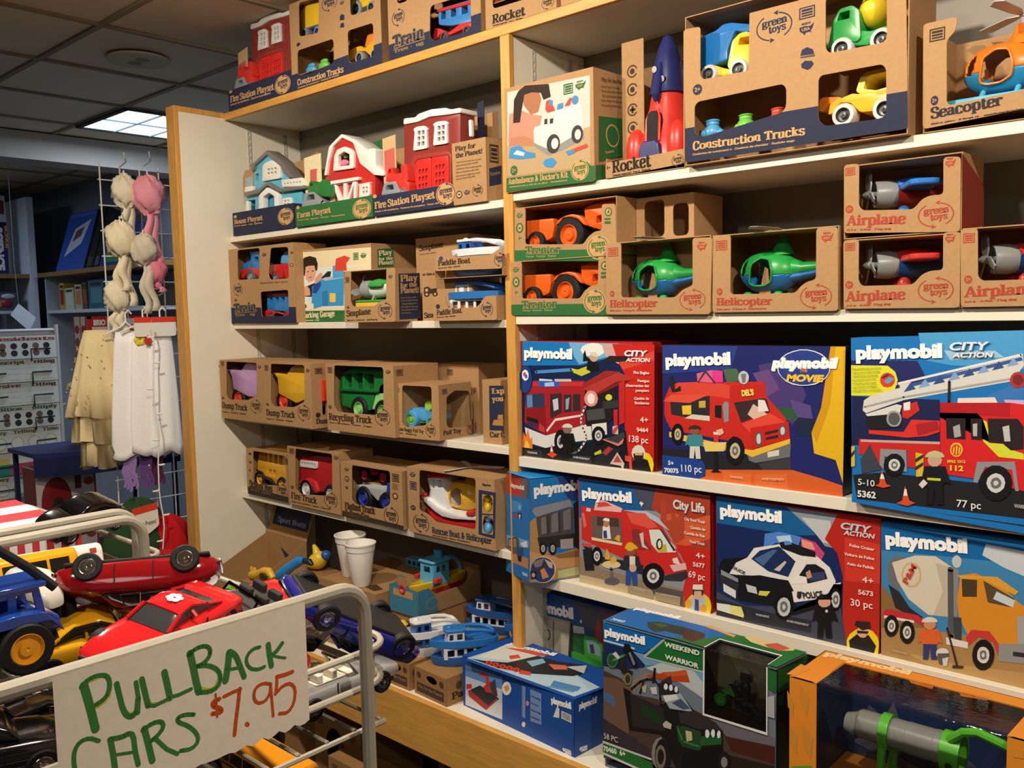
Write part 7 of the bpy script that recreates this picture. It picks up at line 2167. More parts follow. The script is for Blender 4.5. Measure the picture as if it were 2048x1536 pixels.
# tug in its blue tray
tz=EYE-.96
bx=thing('open_tray_box','blue and kraft tray box with a bird beak print holding the tugboat','boxed toy',(-2.207,1.803,tz),0)
b=B('3f7c9a'); w,d=.135,.285
b.prism(rounded([(0,0),(w,0),(w,.085),(w*.72,.088),(w*.6,.125),(w*.35,.125),(w*.2,.09),(0,.088)],.004,2),0,.002,'3f7c9a')
b.prism([(.0025,0),(.0025,.085),(.05,.085),(.08,.058),(.2,.058),(d,.105),(d,0)],w-.002,w,'a27e54',ax='x'); b.prism([(.0025,0),(.0025,.085),(.05,.085),(.08,.058),(.2,.058),(d,.105),(d,0)],0,.002,'a27e54',ax='x')
b.box(.0025,w-.0025,d-.002,d,0,.105,'a27e54'); b.box(.0025,w-.0025,.0025,d-.0025,0,.002,'a27e54'); b.build('tray','kraft',bx)
a=B(); a.add([(w+.0004,y,z) for y,z in((.004,.001),(.09,.001),(.075,.055),(.05,.084),(.004,.084))],[list(range(5))],'3f7c9a'); a.add([(w+.0008,.062+q[0],.032+q[1]) for q in circ(0,0,.028,.02)],[list(range(20))],'a27e54'); a.add([(w+.0011,.062+q[0],.032+q[1]) for q in circ(0,0,.024,.017)],[list(range(20))],'3f7c9a')
a.flat([(.02,.055),(.115,.055),(.115,.078),(.02,.078)],-.0004,'b9946a'); a.flat([(.03,.105),(.05,.122),(.085,.122),(.10,.10),(.075,.085),(.05,.09)],-.0006,'a27e54'); a.build('printed_artwork','ink',bx)
for dz,nm in((0,'slot_box'),):
 slotbox(nm,'dark cardboard carton under the tugboat tray',(-2.205,1.81,zc),.128,.27,tz-zc-.001,0,text=False)
t=thing('toy_tugboat','light blue and yellow toy tugboat sitting in the tray box','toy boat',(-2.140,1.943,tz+.003))
def ringp(k,z,kk): return [(y*kk/.44*1.0*.47,x*k,z) for x,y in plan(.25,.11)]
B('b8302a').rings([ringp(.8,.0,.34),ringp(.93,.03,.42),ringp(.97,.055,.45)]).build('hull','plastic',t)
B('e6c22c').rings([ringp(.97,.0555,.45),ringp(1.02,.066,.49),ringp(1.02,.080,.49),ringp(.95,.082,.42),ringp(.93,.064,.4)]).build('deck_rim','plastic',t)
b=B('5fb2dc')
for s in(-1,1):
 me=plate([(-.04,.066),(-.032,.14),(.028,.14),(.036,.066)],[[(-.022,.108),(-.02,.128),(-.004,.128),(-.004,.108)],[(.004,.108),(.004,.128),(.02,.128),(.022,.108)]],.003); b.mesh(me,Matrix.Translation((s*.0,0,0))@Matrix.Rotation(math.pi/2,4,'Z')@Matrix.Translation((0,s*.030-.0015,0))); bpy.data.meshes.remove(me)
 me=plate([(-.032,.066),(-.03,.14),(.03,.14),(.032,.066)],[[(-.016,.108),(-.015,.128),(.015,.128),(.016,.108)]],.003); b.mesh(me,Matrix.Translation((0,s*.034-.0015,0))); bpy.data.meshes.remove(me)
b.build('wheelhouse','plastic',t)
B('5fb2dc').prism(rounded([(-.038,-.042),(.038,-.042),(.038,.042),(-.038,.042)],.01,3),.1405,.147,ax='z').build('roof','plastic',t,.002)
B('4a9fd0').lathe([(.015,.147),(.015,.172),(.012,.174),(.012,.168)],(0,.018,0),n=16).build('funnel','plastic',t)
B('5fb2dc').tube([(0,.04,.14),(0,.075,.138),(0,.105,.12),(0,.118,.085)],.007,10).build('handle','plastic',t)
for s in(-1,1): B('cf3430').box(s*.046-.007,s*.046+.007,-.045,-.015,.08,.095).build('bumper','plastic',t,.002)
b=B('cf3430'); b.lathe([(.004,0),(.013,-.004),(.015,-.016),(.010,-.017),(.004,-.006)],(0,-.128,.078),'y',16); b.build('bow_spout','plastic',t)
# carton with the cups
cz_=EYE-.90
cb=thing('cardboard_carton','flat topped kraft carton on the counter under the two cups','carton',(-2.52,1.755,zc),.0)
b=B('a47e54'); b.box(0,.302,0,.3,0,cz_-zc-.001); b.build('carton','kraft',cb)
b=B(); b.add([(x,y,cz_-zc-.0006) for x,y in((.20,.03),(.27,.02),(.28,.05),(.22,.07))],[(0,1,2,3)],'4a3626'); b.add([(.2,.0-.0004,.1),(.28,-.0004,.1),(.28,-.0004,.16),(.2,-.0004,.16)],[(0,1,2,3)],'6a4c32'); b.build('printed_artwork','ink',cb)
def cup(label,loc,s=1):
 c=thing('foam_cup',label,'cup',loc,0,'foam cups'); 
 B('f1ede4').lathe([(0,.0),(.027*s,0),(.029*s,.003),(.0445*s,.118),(.0445*s,.1185),(.047*s,.12),(.0485*s,.136)],n=36,caps=False).build('body','laminate',c,angle=50)
 B('f1ede4').lathe([(.0485*s,.136),(.051*s,.139),(.051*s,.144),(.0475*s,.145),(.046*s,.136),(.043*s,.112),(.026*s,.012),(0,.012)],n=36,caps=False).build('rim','laminate',c,angle=50)
 return c
cup('front white foam cup on the carton, nearer the divider',(-2.335,1.79,cz_),1.04)
cup('rear white foam cup on the carton, partly behind the other',(-2.452,1.838,cz_),1.08)
# duck and loose bath toys
dk=thing('toy_duck','yellow bath toy with an upright tail on the carton beside the cups','bath toy',(-2.755,1.905,zc+.1705),0)
B('e8c436').rings([[(x,w*math.cos(q),z+h*math.sin(q)) for q in [2*math.pi*k/18 for k in range(18)]] for x,w,h,z in((-.05,.012,.006,.014),(-.03,.030,.016,.020),(.0,.038,.032,.034),(.025,.034,.034,.040),(.045,.020,.022,.044),(.052,.006,.008,.046))]).build('body','plastic',dk)
B('e8c436').tube([(.01,0,.055),(.0,0,.078),(-.012,0,.092)],[.018,.012,.006],12).build('tail','plastic',dk)
B('2a62b4').ell((.05,.01,.062),.02,.02,.018).build('blue_cap','plastic',dk)
ty=slotbox('cardboard_carton','low carton of bath toys behind the red cars in the bin',(-2.862,1.652,zc),.335,.30,.17,0,text=False)
L=zc+.1705
t=thing('toy_scoop','long bright blue toy scoop leaning up beside the yellow bath toy','bath toy',(-2.70,1.755,L))
b=B('2f8ad8'); b.tube([(-.06,-.02,.012),(-.03,-.01,.03),(.01,.0,.06),(.05,.01,.085),(.07,.012,.088)],[.012,.02,.018,.018,.012],12); b.build('blade','plastic',t)
B('1f2a3a').tube([(.07,.012,.086),(.095,.018,.086),(.11,.02,.078)],[.010,.012,.006],10).build('grip','plastic',t)
t=thing('toy_submarine','yellow toy boat with dark window behind the red convertible','bath toy',(-2.775,1.685,L))
B('e6b83a').tube([(-.07,0,.014),(-.04,0,.022),(-.02,0,.026),(.02,0,.045),(.05,0,.05),(.075,.0,.03)],[.014,.018,.016,.016,.015,.01],12).build('body','plastic',t)
B('4a3a1e').ell((.035,-.014,.034),.026,.006,.012).build('window','plastic',t)
b=B('e6b83a')
for x in(-.065,-.045): b.lathe([(.006,0),(.006,.012),(0,.013)],(x,0,.034),n=10)
b.build('peg','plastic',t)
t=thing('toy_block_car','small yellow toy car with round black window by the blue sports car','bath toy',(-2.575,1.675,L))
B('e6c03a').prism(rounded([(-.03,0),(-.03,.03),(-.015,.05),(.02,.052),(.03,.03),(.03,0)],.01,4),-.02,.02).build('body','plastic',t,.004)
B('2a2216').lathe([(.009,-.022),(.009,-.0205),(0,-.0204)],(.008,0,.022),'y',16).build('window','plastic',t)
b=B('d8b030')
for x in(-.012,.008): b.lathe([(.006,.05),(.006,.058),(0,.059)],(x,0,0),n=10)
b.build('peg','plastic',t)
t=thing('toy_lighthouse','small yellow toy lighthouse tower between the bin and white ferry','bath toy',(-2.07,1.74,zb))
B('e2be34').lathe([(.024,0),(.020,.05),(.026,.052),(.026,.058),(.016,.06),(.014,.078),(.018,.08),(.006,.092),(0,.093)],n=18).build('tower','plastic',t)
B('3a2c14').box(-.006,.006,-.026,-.021,.02,.04).build('window','plastic',t)
t=thing('toy_train_car','light blue toy train car behind the cups, with small windows','toy train',(-2.33,2.05,cz_))
B('4fa4d0').prism(rounded([(-.06,0),(-.06,.03),(.07,.03),(.07,0)],.006,3),-.02,.02).build('body','plastic',t,.003)
b=B('16324a')
for k in range(3): b.box(-.045+.025*k,-.03+.025*k,-.0215,-.0205,.01,.024)
b.build('window','plastic',t)
slotbox('cardboard_carton','dark carton at the back behind the foam cups',(-2.45,2.105,zc),.24,.075,cz_-.06-zc,0,text=False)
# sport boats display carton by the left panel
sb=thing('display_carton','open sloping kraft display carton with navy header by the left panel','display box',(-3.155,1.665,zc))
b=B('a47e54'); w,d=.275,.285
for x in(0,w-.002): b.prism([(0,0),(0,.12),(d,.245),(d,0)],x,x+.002,ax='x')
b.box(.0025,w-.0025,0,.002,0,.11); b.box(.0025,w-.0025,d-.002,d,0,.245); b.box(.0025,w-.0025,.0025,d-.0025,.0,.002); b.box(.0025,w-.0025,.0025,d-.0025,.05,.052); b.build('tray','kraft',sb)
hd=B('a97f52'); hd.add([(.0,d,.246),(w,d,.246),(w,d+.04,.36),(0,d+.04,.36),(.0,d+.002,.246),(w,d+.002,.246),(w,d+.042,.36),(0,d+.042,.36)],[(0,1,2,3),(4,7,6,5),(0,4,5,1),(3,2,6,7),(0,3,7,4),(1,5,6,2)]); hd.build('header_card','kraft',sb)
a=B(); q=lambda u,v:(w*u,d-.0008+.04*v,.246+.114*v); a.add([q(.08,.3),q(.98,.3),q(.98,.97),q(.08,.97)],[(0,1,2,3)],'232a44'); a.add([(w+.0004,.2+p[0],.14+p[1]) for p in circ(0,0,.035,.028)],[list(range(20))],'6a5036'); a.add([(w+.0007,.2+p[0],.14+p[1]) for p in circ(0,0,.03,.023)],[list(range(20))],'a47e54'); a.add([(w*.35,d-.003,.2),(w*.5,d-.003,.15),(w*.75,d-.003,.14),(w*.6,d-.003,.17)],[(0,1,2,3)],'2a3350'); a.build('printed_artwork','ink',sb)
tt=B(); put_text(tt,'Sport Boats','8a93b8',(.2,.42),(.9,.42),.16,'s',lambda u,v:(w*u,d-.0014+.04*v,.246+.114*v)); put_text(tt,'green',  '6a5036',(.18,.143),(.222,.143),.013,'s',lambda u,v:(w+.001,u,v)); put_text(tt,'toys','6a5036',(.186,.126),(.218,.126),.012,'s',lambda u,v:(w+.001,u,v)); tt.build('lettering','ink',sb)
def sportboat(label,loc,col,rz):
 t=thing('toy_sport_boat',label,'toy boat',loc,rz,'sport boats in the display carton')
 B(col).rings([[(x*k,y*kk,z) for x,y in plan(.13,.06)] for k,kk,z in((.8,.7,0),(.95,.95,.018),(1,1,.028),(.9,.82,.03),(.85,.75,.02))]).build('hull','plastic',t)
 b=B(col); b.prism([(-.02,.022),(-.01,.046),(.0,.046),(.012,.022)],-.018,.018); b.build('windscreen','plastic',t,.002)
sportboat('lime green toy speedboat in the display carton',(-3.06,1.75,zc+.0525),'7ed24a',.4)
sportboat('light blue toy speedboat in the display carton',(-2.98,1.84,zc+.0525),'4aa0dc',-.5)
# boxes on the floor under the counter
def ovalbox(label,loc,w,h,d,toycol='aab2c8'):
 r=thing('window_box',label,'boxed toy',loc,0,'cartons under the counter')
 me=plate([(0,0),(w,0),(w,h),(0,h)],[circ(w*.45,h*.66,w*.2,h*.22,22)],.002); b=B('a87e50').mesh(me); bpy.data.meshes.remove(me)
 b.box(0,.002,.0025,d,0,h); b.box(w-.002,w,.0025,d,0,h); b.box(.0025,w-.0025,d-.002,d,0,h); b.box(.0025,w-.0025,.0025,d-.0025,h-.002,h); b.build('carton','kraft',r)
 B(toycol).ell((w*.5,.06,h*.55),w*.16,.03,h*.13).build('toy_inside','plastic',r)
 a=B(); a.flat(circ(w*.82,h*.88,w*.08),-.0004,'7a5c3c'); a.flat([(w*.08,h*.86),(w*.2,h*.86),(w*.2,h*.93),(w*.08,h*.93)],-.0004,'7a5c3c'); a.build('printed_artwork','ink',r)
ovalbox('shaded kraft carton with oval window under the counter, leftmost',(-2.95,1.76,.001),.25,.3,.3)
ovalbox('shaded kraft carton with oval window under the counter, middle one',(-2.655,1.80,.001),.27,.325,.28,'4a3a2c')
ovalbox('front kraft carton with oval window under the counter by the bin post',(-2.42,1.69,.001),.25,.27,.1)
ovalbox('dim kraft carton farther right under the counter',(-2.1,1.9,.001),.3,.3,.2,'6a6a70')
# ---------------------------------------------------------------- behind the clear windows
wb=CARTON['weekend_box']; bx=BX['weekend_box']
F=lambda x,y,z:(x/1000,y/1000,z/1000)
x0,x1,z0,z1,yd=.277,.4305,.217,.3645,.064
b=B('4a4638'); b.box(x0-.003,x1+.003,yd,yd+.002,z0,z1); b.build('backing_card','kraft',wb)
b=B('3b2c26'); b.box(x0-.003,x0-.001,.003,yd-.0005,z0,z1); b.box(x1+.001,x1+.003,.003,yd-.0005,z0,z1); b.box(x0,x1,.003,yd-.0005,z0-.003,z0-.001); b.build('window_liner','kraft',wb)
b=B('ffffff'); b.add([(x0,.001,z0),(x1,.001,z0),(x1,.001,z1+.001),(x0,.001,z1+.001),(x1,.062,z1+.002),(x0+.004,.062,z1+.002)],[(0,1,2,3),(3,2,4,5)]); b.build('window_film','film',wb)
def W(x,y,z): return tuple(Vector((x,y,z))-Vector((.35,.034,z0)))
mb=thing('toy_motorbike','green and black toy dirt bike behind the corner window','toy motorbike',at('weekend_box',350,34,217))
for c,rr,hb in(((.300,.034,.246),.0145,'3fb03a'),((.392,.034,.236),.017,'26282a')):
 wheel('wheel',mb,W(*c),rr,.008,'2f9a34' if hb[0]=='3' else '1a1b1c',hb)
b=B('3fb03a'); b.tube([W(.300,.034,.246),W(.318,.034,.268),W(.332,.034,.285)],.0035); b.prism([(q[0]-.35,q[1]-z0) for q in((.303,.268),(.325,.28),(.345,.272),(.335,.262))],-.004,.004); b.build('front_fork','plastic',mb)
b=B('1d1f21'); b.tube([W(.332,.034,.285),W(.345,.034,.262),W(.37,.034,.255),W(.392,.034,.236)],.006); b.ell(W(.352,.034,.25),.018,.008,.012); b.tube([W(.33,.02,.292),W(.333,.034,.288),W(.33,.048,.292)],.0025); b.build('frame','plastic',mb)
rd=thing('toy_figure','dark helmeted toy rider seated on the green dirt bike','toy figure',at('weekend_box',362,34,264))
def W2(x,y,z): return tuple(Vector((x,y,z))-Vector((.362,.034,.264)))
b=B('222427'); b.rings([[(W2(.362,.034,z)[0]+w*math.cos(q),h*math.sin(q),z-.264) for q in [2*math.pi*k/12 for k in range(12)]] for z,w,h in((.262,.010,.009),(.280,.011,.010),(.295,.012,.010),(.302,.007,.006))]); b.tube([W2(.358,.022,.294),W2(.345,.024,.292),W2(.336,.026,.294)],.004); b.tube([W2(.358,.046,.294),W2(.345,.044,.292),W2(.336,.042,.294)],.004)
for s in(-1,1): b.tube([W2(.362,.034+s*.006,.266),W2(.346,.034+s*.01,.262),W2(.352,.034+s*.011,.245)],.0048)
b.build('body','plastic',rd)
B('30353a').lathe([(.004,0),(.013,.004),(.0145,.014),(.012,.024),(.005,.029),(0,.030)],W2(.364,.034,.302),n=18).build('helmet','gloss',rd)
# orange box
ob=CARTON['orange_box']; wl,wr,H,td=.0561,.3935,BX['orange_box'][5],.133
b=B('20335c'); b.box(wl-.02,wr+.02,.16,.162,.004,H-.003); b.prism([(.07,.2),(.1,.29),(.13,.27),(.15,.31),(.17,.25),(.16,.18)],.1590,.1598,'5a6270'); b.prism([(.22,.2),(.28,.24),(.33,.21),(.36,.25),(.38,.19)],.1590,.1598,'4a4f66'); b.prism([(wl,.01),(wl,.17),(.15,.2),(.25,.175),(.38,.185),(.39,.01)],.1585,.1589,'4c4640'); b.build('backing_card','print',ob)
b=B('24365e'); b.box(wl-.003,wl-.001,.004,.159,.005,H-.004); b.box(wr+.008,wr+.01,.004,.159,.005,H-.004); b.build('window_liner','print',ob)
P=[(0.0015,.06)]+[(.0015+.012*(1-math.cos(t)),H-.013+.0125*math.sin(t)) for t in [math.pi/2*k/6 for k in range(7)]]+[(td,H+.0006)]
b=B('ffffff'); b.add([(x,y,z) for x in(wl-.001,wr+.004) for y,z in P],[(i,i+1,len(P)+i+1,len(P)+i) for i in range(len(P)-1)]); b.build('window_film','film',ob,angle=80)
b=B('d8b460'); b.flat(circ(.372,.272,.040,.036,28),.0002); b.flat([(.345,.29),(.36,.302),(.385,.30),(.395,.285),(.38,.292)],-.0001,'3a3418'); b.flat([(.352,.262),(.364,.268),(.362,.252),(.35,.252)],-.0001,'2a2a2a'); b.flat([(.372,.275),(.378,.29),(.382,.27)],-.0001,'8a7a3a'); b.build('round_sticker','print',ob)
o=at('orange_box',215,80,190)
rs=thing('toy_spacecraft','grey tube toy with bright green clamps behind the clear window','toy spacecraft',o)
Q=lambda x,y,z:(x-.215,y-.08,z-.19)
B('8d8f8c').lathe([(.026,-.095),(.0285,-.09),(.0285,-.05),(.0292,-.049),(.0292,.0),(.0300,.001),(.0300,.05),(.031,.051),(.031,.075),(.026,.078),(0,.078)],Q(.205,.08,.283),'x',32,caps=False).build('tube','plastic',rs,angle=25)
B('9b9d9a').lathe([(.012,-.02),(.019,-.022),(.022,-.012),(.027,.002)],Q(.108,.08,.279),'x',24,caps=False).build('nozzle','plastic',rs)
B('26221e').lathe([(.0,0),(.018,.0005)],Q(.098,.08,.279),'x',20,caps=False).build('nozzle_opening','plastic',rs)
b=B('63c83a'); b.lathe([(.0295,-.009),(.0345,-.009),(.0345,.009),(.0295,.009)],Q(.166,.08,.283),'x',30,caps=False); b.tube([Q(.166,.05,.262),Q(.166,.044,.225),Q(.164,.05,.19)],[.008,.008,.010],8); b.tube([Q(.166,.11,.262),Q(.166,.116,.225),Q(.164,.11,.19)],[.008,.008,.010],8); b.build('clamp','plastic',rs)
b=B('63c83a'); b.lathe([(.031,-.016),(.037,-.016),(.037,.018),(.031,.018)],Q(.286,.08,.281),'x',30,caps=False); b.tube([Q(.286,.06,.312),Q(.312,.05,.338),Q(.335,.05,.345),Q(.375,.05,.336),Q(.388,.05,.332)],.0085,8); b.tube([Q(.286,.08,.245),Q(.286,.08,.19)],.012,8); b.build('arm_clamp','plastic',rs)
B('1c3a14').lathe([(.006,-.0385),(.006,-.035),(0,-.036)],Q(.288,.08,.268),'y',14).build('bolt_hole','plastic',rs)
B('63c83a').box(*(-.055,.075,-.045,.045,-.012,.0)).build('base_plate','plastic',rs,.003)
B('e8c22c').tube([Q(.21,.035,.228),Q(.232,.035,.232),Q(.25,.04,.222)],.006,8).build('yellow_pin','plastic',rs)
b=B('c87a26'); b.box(wl,wr,.02,.155,.174,.177); b.build('card_insert','print',ob)
# ================================================================ wire bins of pull-back cars
RX,RB,RY=-.622,-1.05,.479       # front rail, rear rail, right-hand end
RZ=EYE-.239
def arch(b,x,y0,y1,z,r=.0062,cr=.028):
 P=[(x,y0,.002),(x,y0,z-cr)]+[(x,y0+cr*(1-math.cos(t)),z-cr+cr*math.sin(t)) for t in [math.pi/2*k/6 for k in range(1,7)]]
 P+=[(x,y1-cr*(1-math.cos(t)),z-cr+cr*math.sin(t)) for t in [math.pi/2*k/6 for k in range(6,0,-1)]]+[(x,y1,z-cr),(x,y1,.002)]
 b.tube(P,r,10)
def loop(b,x0,x1,y0,y1,z,r,cr=.03):
 P=[]
 for cx,cy,a in((x1-cr,y1-cr,0),(x0+cr,y1-cr,90),(x0+cr,y0+cr,180),(x1-cr,y0+cr,270)):
  P+=[(cx+cr*math.cos(math.radians(a+18*k)),cy+cr*math.sin(math.radians(a+18*k)),z) for k in range(6)]
 b.tube(P,r,8,closed=True)
def bin_(label,x0,x1,y0,y1,dz=0,colr='a49d8e'):
 c=((x0+x1)/2,(y0+y1)/2,0)
 t=thing('wire_bin',label,'wire bin',c)
 for x in(x1,x0):
  b=B(colr); arch(b,x,y0,y1,RZ+dz); b.v=[tuple(Vector(p)-Vector(c)) for p in b.v]; b.build('frame_arch','wire',t)
 for z,o in((EYE-.307+dz,-.012),(EYE-.341+dz,-.014)):
  b=B(colr); loop(b,x0+.0+.014,x1+o,y0-.04,y1+.042,z,.0033); b.v=[tuple(Vector(p)-Vector(c)) for p in b.v]; b.build('basket_wire','wire',t)
 b=B(colr); z=EYE-.381+dz
 n=int((y1-y0+.06)/.03)
 for i in range(n+1): y=y0-.03+(y1-y0+.06)*i/n; b.tube([(x0+.02,y,z),(x1-.02,y,z)],.0018,6)
 for x in(x0+.02,(x0+x1)/2,x1-.02): b.tube([(x,y0-.035,z-.003),(x,y1+.035,z-.003)],.0026,6)
 for x,y in((x0+.03,y1+.03),(x1-.03,y1+.03),(x0+.03,y0-.03),(x1-.03,y0-.03)): b.tube([(x,y,z),(x,y,EYE-.307+dz)],.0026,6)
 b.v=[tuple(Vector(p)-Vector(c)) for p in b.v]; b.build('basket_floor','wire',t)
 b=B(colr)
 for y in(y0,y1): b.tube([(x0,y,EYE-.579),(x1,y,EYE-.579)],.005,8)
 b.v=[tuple(Vector(p)-Vector(c)) for p in b.v]; b.build('brace','wire',t)
 return t
bin_('grey wire bin with rounded rails heaped with pull-back cars in front',RB,RX,-.34,RY)
bin_('second grey wire bin behind, carrying the striped box',-1.60,RB-.03,-.34,RY+.005,.003)
# the hand-written card
x,y,z,rot,w,h,d=BX['sign']
sg=thing('price_sign','white hand-lettered price card hanging on the bin rail','sign',(x,y,z),rot)
b=B('e9dccb'); n=40
top=[(w*i/n,h+.002+.0006*math.sin(i*2.3)) for i in range(n+1)]; bot=[(w*i/n,.004*(1-i/n)+.0011*math.sin(i*1.9)+.0009*math.sin(i*4.1)) for i in range(n+1)]
for i in range(n):
 yb=lambda t:.0
 b.add([(top[i][0],0,top[i][1]),(top[i+1][0],0,top[i+1][1]),(bot[i+1][0],-.0016*math.sin(math.pi*(i+1)/n),bot[i+1][1]),(bot[i][0],-.0016*math.sin(math.pi*i/n),bot[i][1])],[(0,1,2,3)])
b.build('card','ink',sg,angle=60)
_k=B(); kk=0
for ln in ART['sign'].split('\n'):
 q_=ln.split(' ',2); 
 if ln[1]=='S': hx,wd,pts=ln.split(' ',3)[1:]; L_=pen(prs(pts),float(wd)/1000)
 else: hx=q_[1]; L_=[prs(q_[2])]
 for p in L_: kk+=1; _k.add([(a,-.0016*math.sin(math.pi*min(max(a/w,0),1))*max(h-c,0)/h-.00025-(.00006 if hx!='c9c83a' else 0),max(c,.0025)) for a,c in p],[list(range(len(p)))],hx)
_k.build('hand_lettering','ink',sg)
# ---------------------------------------------------------------- cars
def secring(x,w,zb,zt,n=20,p=.42):
 zc,hh=(zb+zt)/2,(zt-zb)/2; f=lambda v:math.copysign(abs(v)**p,v)
 return [(x,w*f(math.cos(2*math.pi*k/n)),zc+hh*f(math.sin(2*math.pi*k/n))) for k in range(n)]
KIND={
'sedan':dict(body=[(-.5,.13,.10,.15),(-.48,.17,.07,.185),(-.42,.195,.06,.20),(-.25,.205,.055,.215),(0,.21,.05,.225),(.25,.205,.055,.225),(.40,.19,.06,.215),(.47,.165,.07,.19),(.5,.11,.10,.15)],cab=[(-.20,.165,.21,.225),(-.15,.16,.21,.285),(-.05,.145,.21,.335),(.12,.145,.21,.335),(.22,.16,.21,.28),(.29,.165,.21,.225)],r=.085,wx=.30),
'beetle':dict(body=[(-.5,.10,.08,.14),(-.47,.15,.06,.19),(-.38,.185,.05,.235),(-.22,.2,.045,.26),(0,.205,.045,.265),(.2,.2,.045,.265),(.36,.18,.05,.24),(.46,.14,.06,.19),(.5,.09,.09,.14)],cab=[(-.22,.16,.24,.26),(-.15,.155,.24,.32),(-.03,.14,.24,.375),(.12,.14,.24,.37),(.25,.155,.24,.32),(.34,.16,.23,.26)],r=.09,wx=.29),
'sport':dict(body=[(-.5,.14,.07,.10),(-.47,.18,.05,.13),(-.32,.21,.045,.165),(-.1,.2,.045,.185),(.1,.205,.045,.19),(.3,.215,.045,.2),(.44,.2,.05,.195),(.5,.16,.08,.16)],cab=[(-.16,.15,.17,.19),(-.05,.135,.17,.255),(.06,.13,.17,.272),(.18,.14,.17,.24),(.30,.15,.18,.205)],r=.085,wx=.31),
'pickup':dict(body=[(-.5,.17,.08,.18),(-.48,.19,.06,.21),(-.3,.2,.055,.225),(0,.2,.055,.225),(.3,.2,.055,.225),(.48,.195,.06,.22),(.5,.18,.08,.2)],cab=[(-.2,.175,.21,.23),(-.13,.165,.21,.33),(.02,.16,.21,.345),(.1,.17,.21,.33),(.12,.175,.21,.23)],r=.095,wx=.31),
'open':dict(body=[(-.5,.14,.09,.13),(-.47,.18,.06,.165),(-.3,.2,.055,.185),(-.1,.205,.05,.20),(.2,.205,.05,.205),(.4,.195,.06,.20),(.48,.17,.07,.18),(.5,.13,.1,.15)],cab=None,r=.08,wx=.30)}
def car(label,kind,col,pf,pr,upv=(0,0,1),hub='c9ccd0',glass='1c1d20',roof=None,name='toy_car',trim=None,group='pull-back cars in the front bin',fin='gloss',extra=None,under='1c1d1f',wsc='d9d6cc'):
 """a pull-back car between a front point and a rear point (relative to eye height)"""
 a,c=Vector(pf),Vector(pr); L=(a-c).length; X=(c-a).normalized(); U=Vector(upv); Y=U.cross(X).normalized(); Z=X.cross(Y)
 K=KIND[kind]; mid=(a+c)/2+Vector((0,0,EYE)); zc=.13*L
 t=link(name,None); t.empty_display_size=.02
 m=Matrix((X,Y,Z)).transposed().to_4x4(); m.translation=mid-Z*zc; t.matrix_world=m; tag(t,label,'toy car',group)
 B(col).rings([secring(x*L,w*L,zb*L,zt*L) for x,w,zb,zt in K['body']]).build('body',fin,t,angle=50)
 if K['cab']:
  B(glass).rings([secring(x*L,w*L*.985,zb*L,(zt-.006)*L,16,.5) for x,w,zb,zt in K['cab']]).build('windows','gloss',t,angle=40)
  b=B(roof or col); mids=[q for q in K['cab'] if q[3]>.25 or kind=='sport' and q[3]>.23]
  b.rings([secring(x*L,w*L*.93,(zt-.028)*L,zt*L+.0003,16,.5) for x,w,zb,zt in mids])
  for x,w,zb,zt in (K['cab'][0],K['cab'][-1]): pass
  for s in(-1,1):
   q=K['cab']; b.tube([(q[0][0]*L,s*q[0][1]*L*.96,q[0][3]*L),(mids[0][0]*L,s*mids[0][1]*L*.95,mids[0][3]*L-.001)],.012*L,6)
   b.tube([(q[-1][0]*L,s*q[-1][1]*L*.96,q[-1][3]*L),(mids[-1][0]*L,s*mids[-1][1]*L*.95,mids[-1][3]*L-.001)],.012*L,6)
   b.tube([(.05*L,s*.168*L,.215*L),(.05*L,s*mids[0][1]*L*.98,mids[0][3]*L-.002)],.010*L,6)
  b.build('roof',fin,t,angle=50)
 B(under).box(-.44*L,.44*L,-.165*L,.165*L,.035*L,.062*L).build('chassis','rubber',t,.01*L)
 for x in(-K['wx'],K['wx']):
  for s in(-1,1): wheel('wheel',t,(x*L,s*.185*L,K['r']*L*.92),K['r']*L,.055*L,'141416',hub,'y','rubber','chrome')
 b=B('d9dadc')
 for s in(-1,1): b.ell((-.475*L,s*.115*L,(K['body'][1][3]-.045)*L),.02*L,.03*L,.022*L,12,8)
 b.build('headlight','chrome',t)
 b=B('b8babd'); b.box(-.512*L,-.49*L,-.14*L,.14*L,.085*L,.112*L); b.box(.49*L,.512*L,-.14*L,.14*L,.085*L,.112*L); b.build('bumper','chrome',t,.006*L)
 if kind=='open':
  B(trim or '2a2a2c').prism(rounded([(-.10*L,-.15*L),(.24*L,-.15*L),(.24*L,.15*L),(-.10*L,.15*L)],.02*L,3),.19*L,.209*L,ax='z').build('cockpit','rubber',t)
  b=B(wsc); b.tube([(-.10*L,-.165*L,.19*L),(-.03*L,-.15*L,.29*L),(-.03*L,.15*L,.29*L),(-.10*L,.165*L,.19*L)],.011*L,8); b.build('windscreen_frame','chrome',t)
  b=B(trim or '2a2a2c')
  for x,s in((.08,-1),(.08,1),(.2,-1),(.2,1)): b.box(x*L-.03*L,x*L+.015*L,s*.08*L-.055*L,s*.08*L+.055*L,.2*L,.265*L)
  b.build('seat','cloth',t,.008*L)
 b=B('17181a')
 for s in(-1,1):
  for x in(-.13,.10): b.box(x*L-.003*L,x*L+.003*L,s*.206*L-.0006,s*.206*L+.0006,.08*L,.2*L)
 b.build('door_line','rubber',t)
 if extra: extra(t,L)
 return t
def V(*a): return a
def emblem(t,L):
 b=B('f0f0f0')
 for k in range(6): b.add([(.05*L+q[0]+.03*L*math.cos(k),q[1]+.03*L*math.sin(k),.2745*L+.0006) for q in circ(0,0,.022*L,n=10)],[list(range(10))])
 b.build('white_emblem','ink',t)
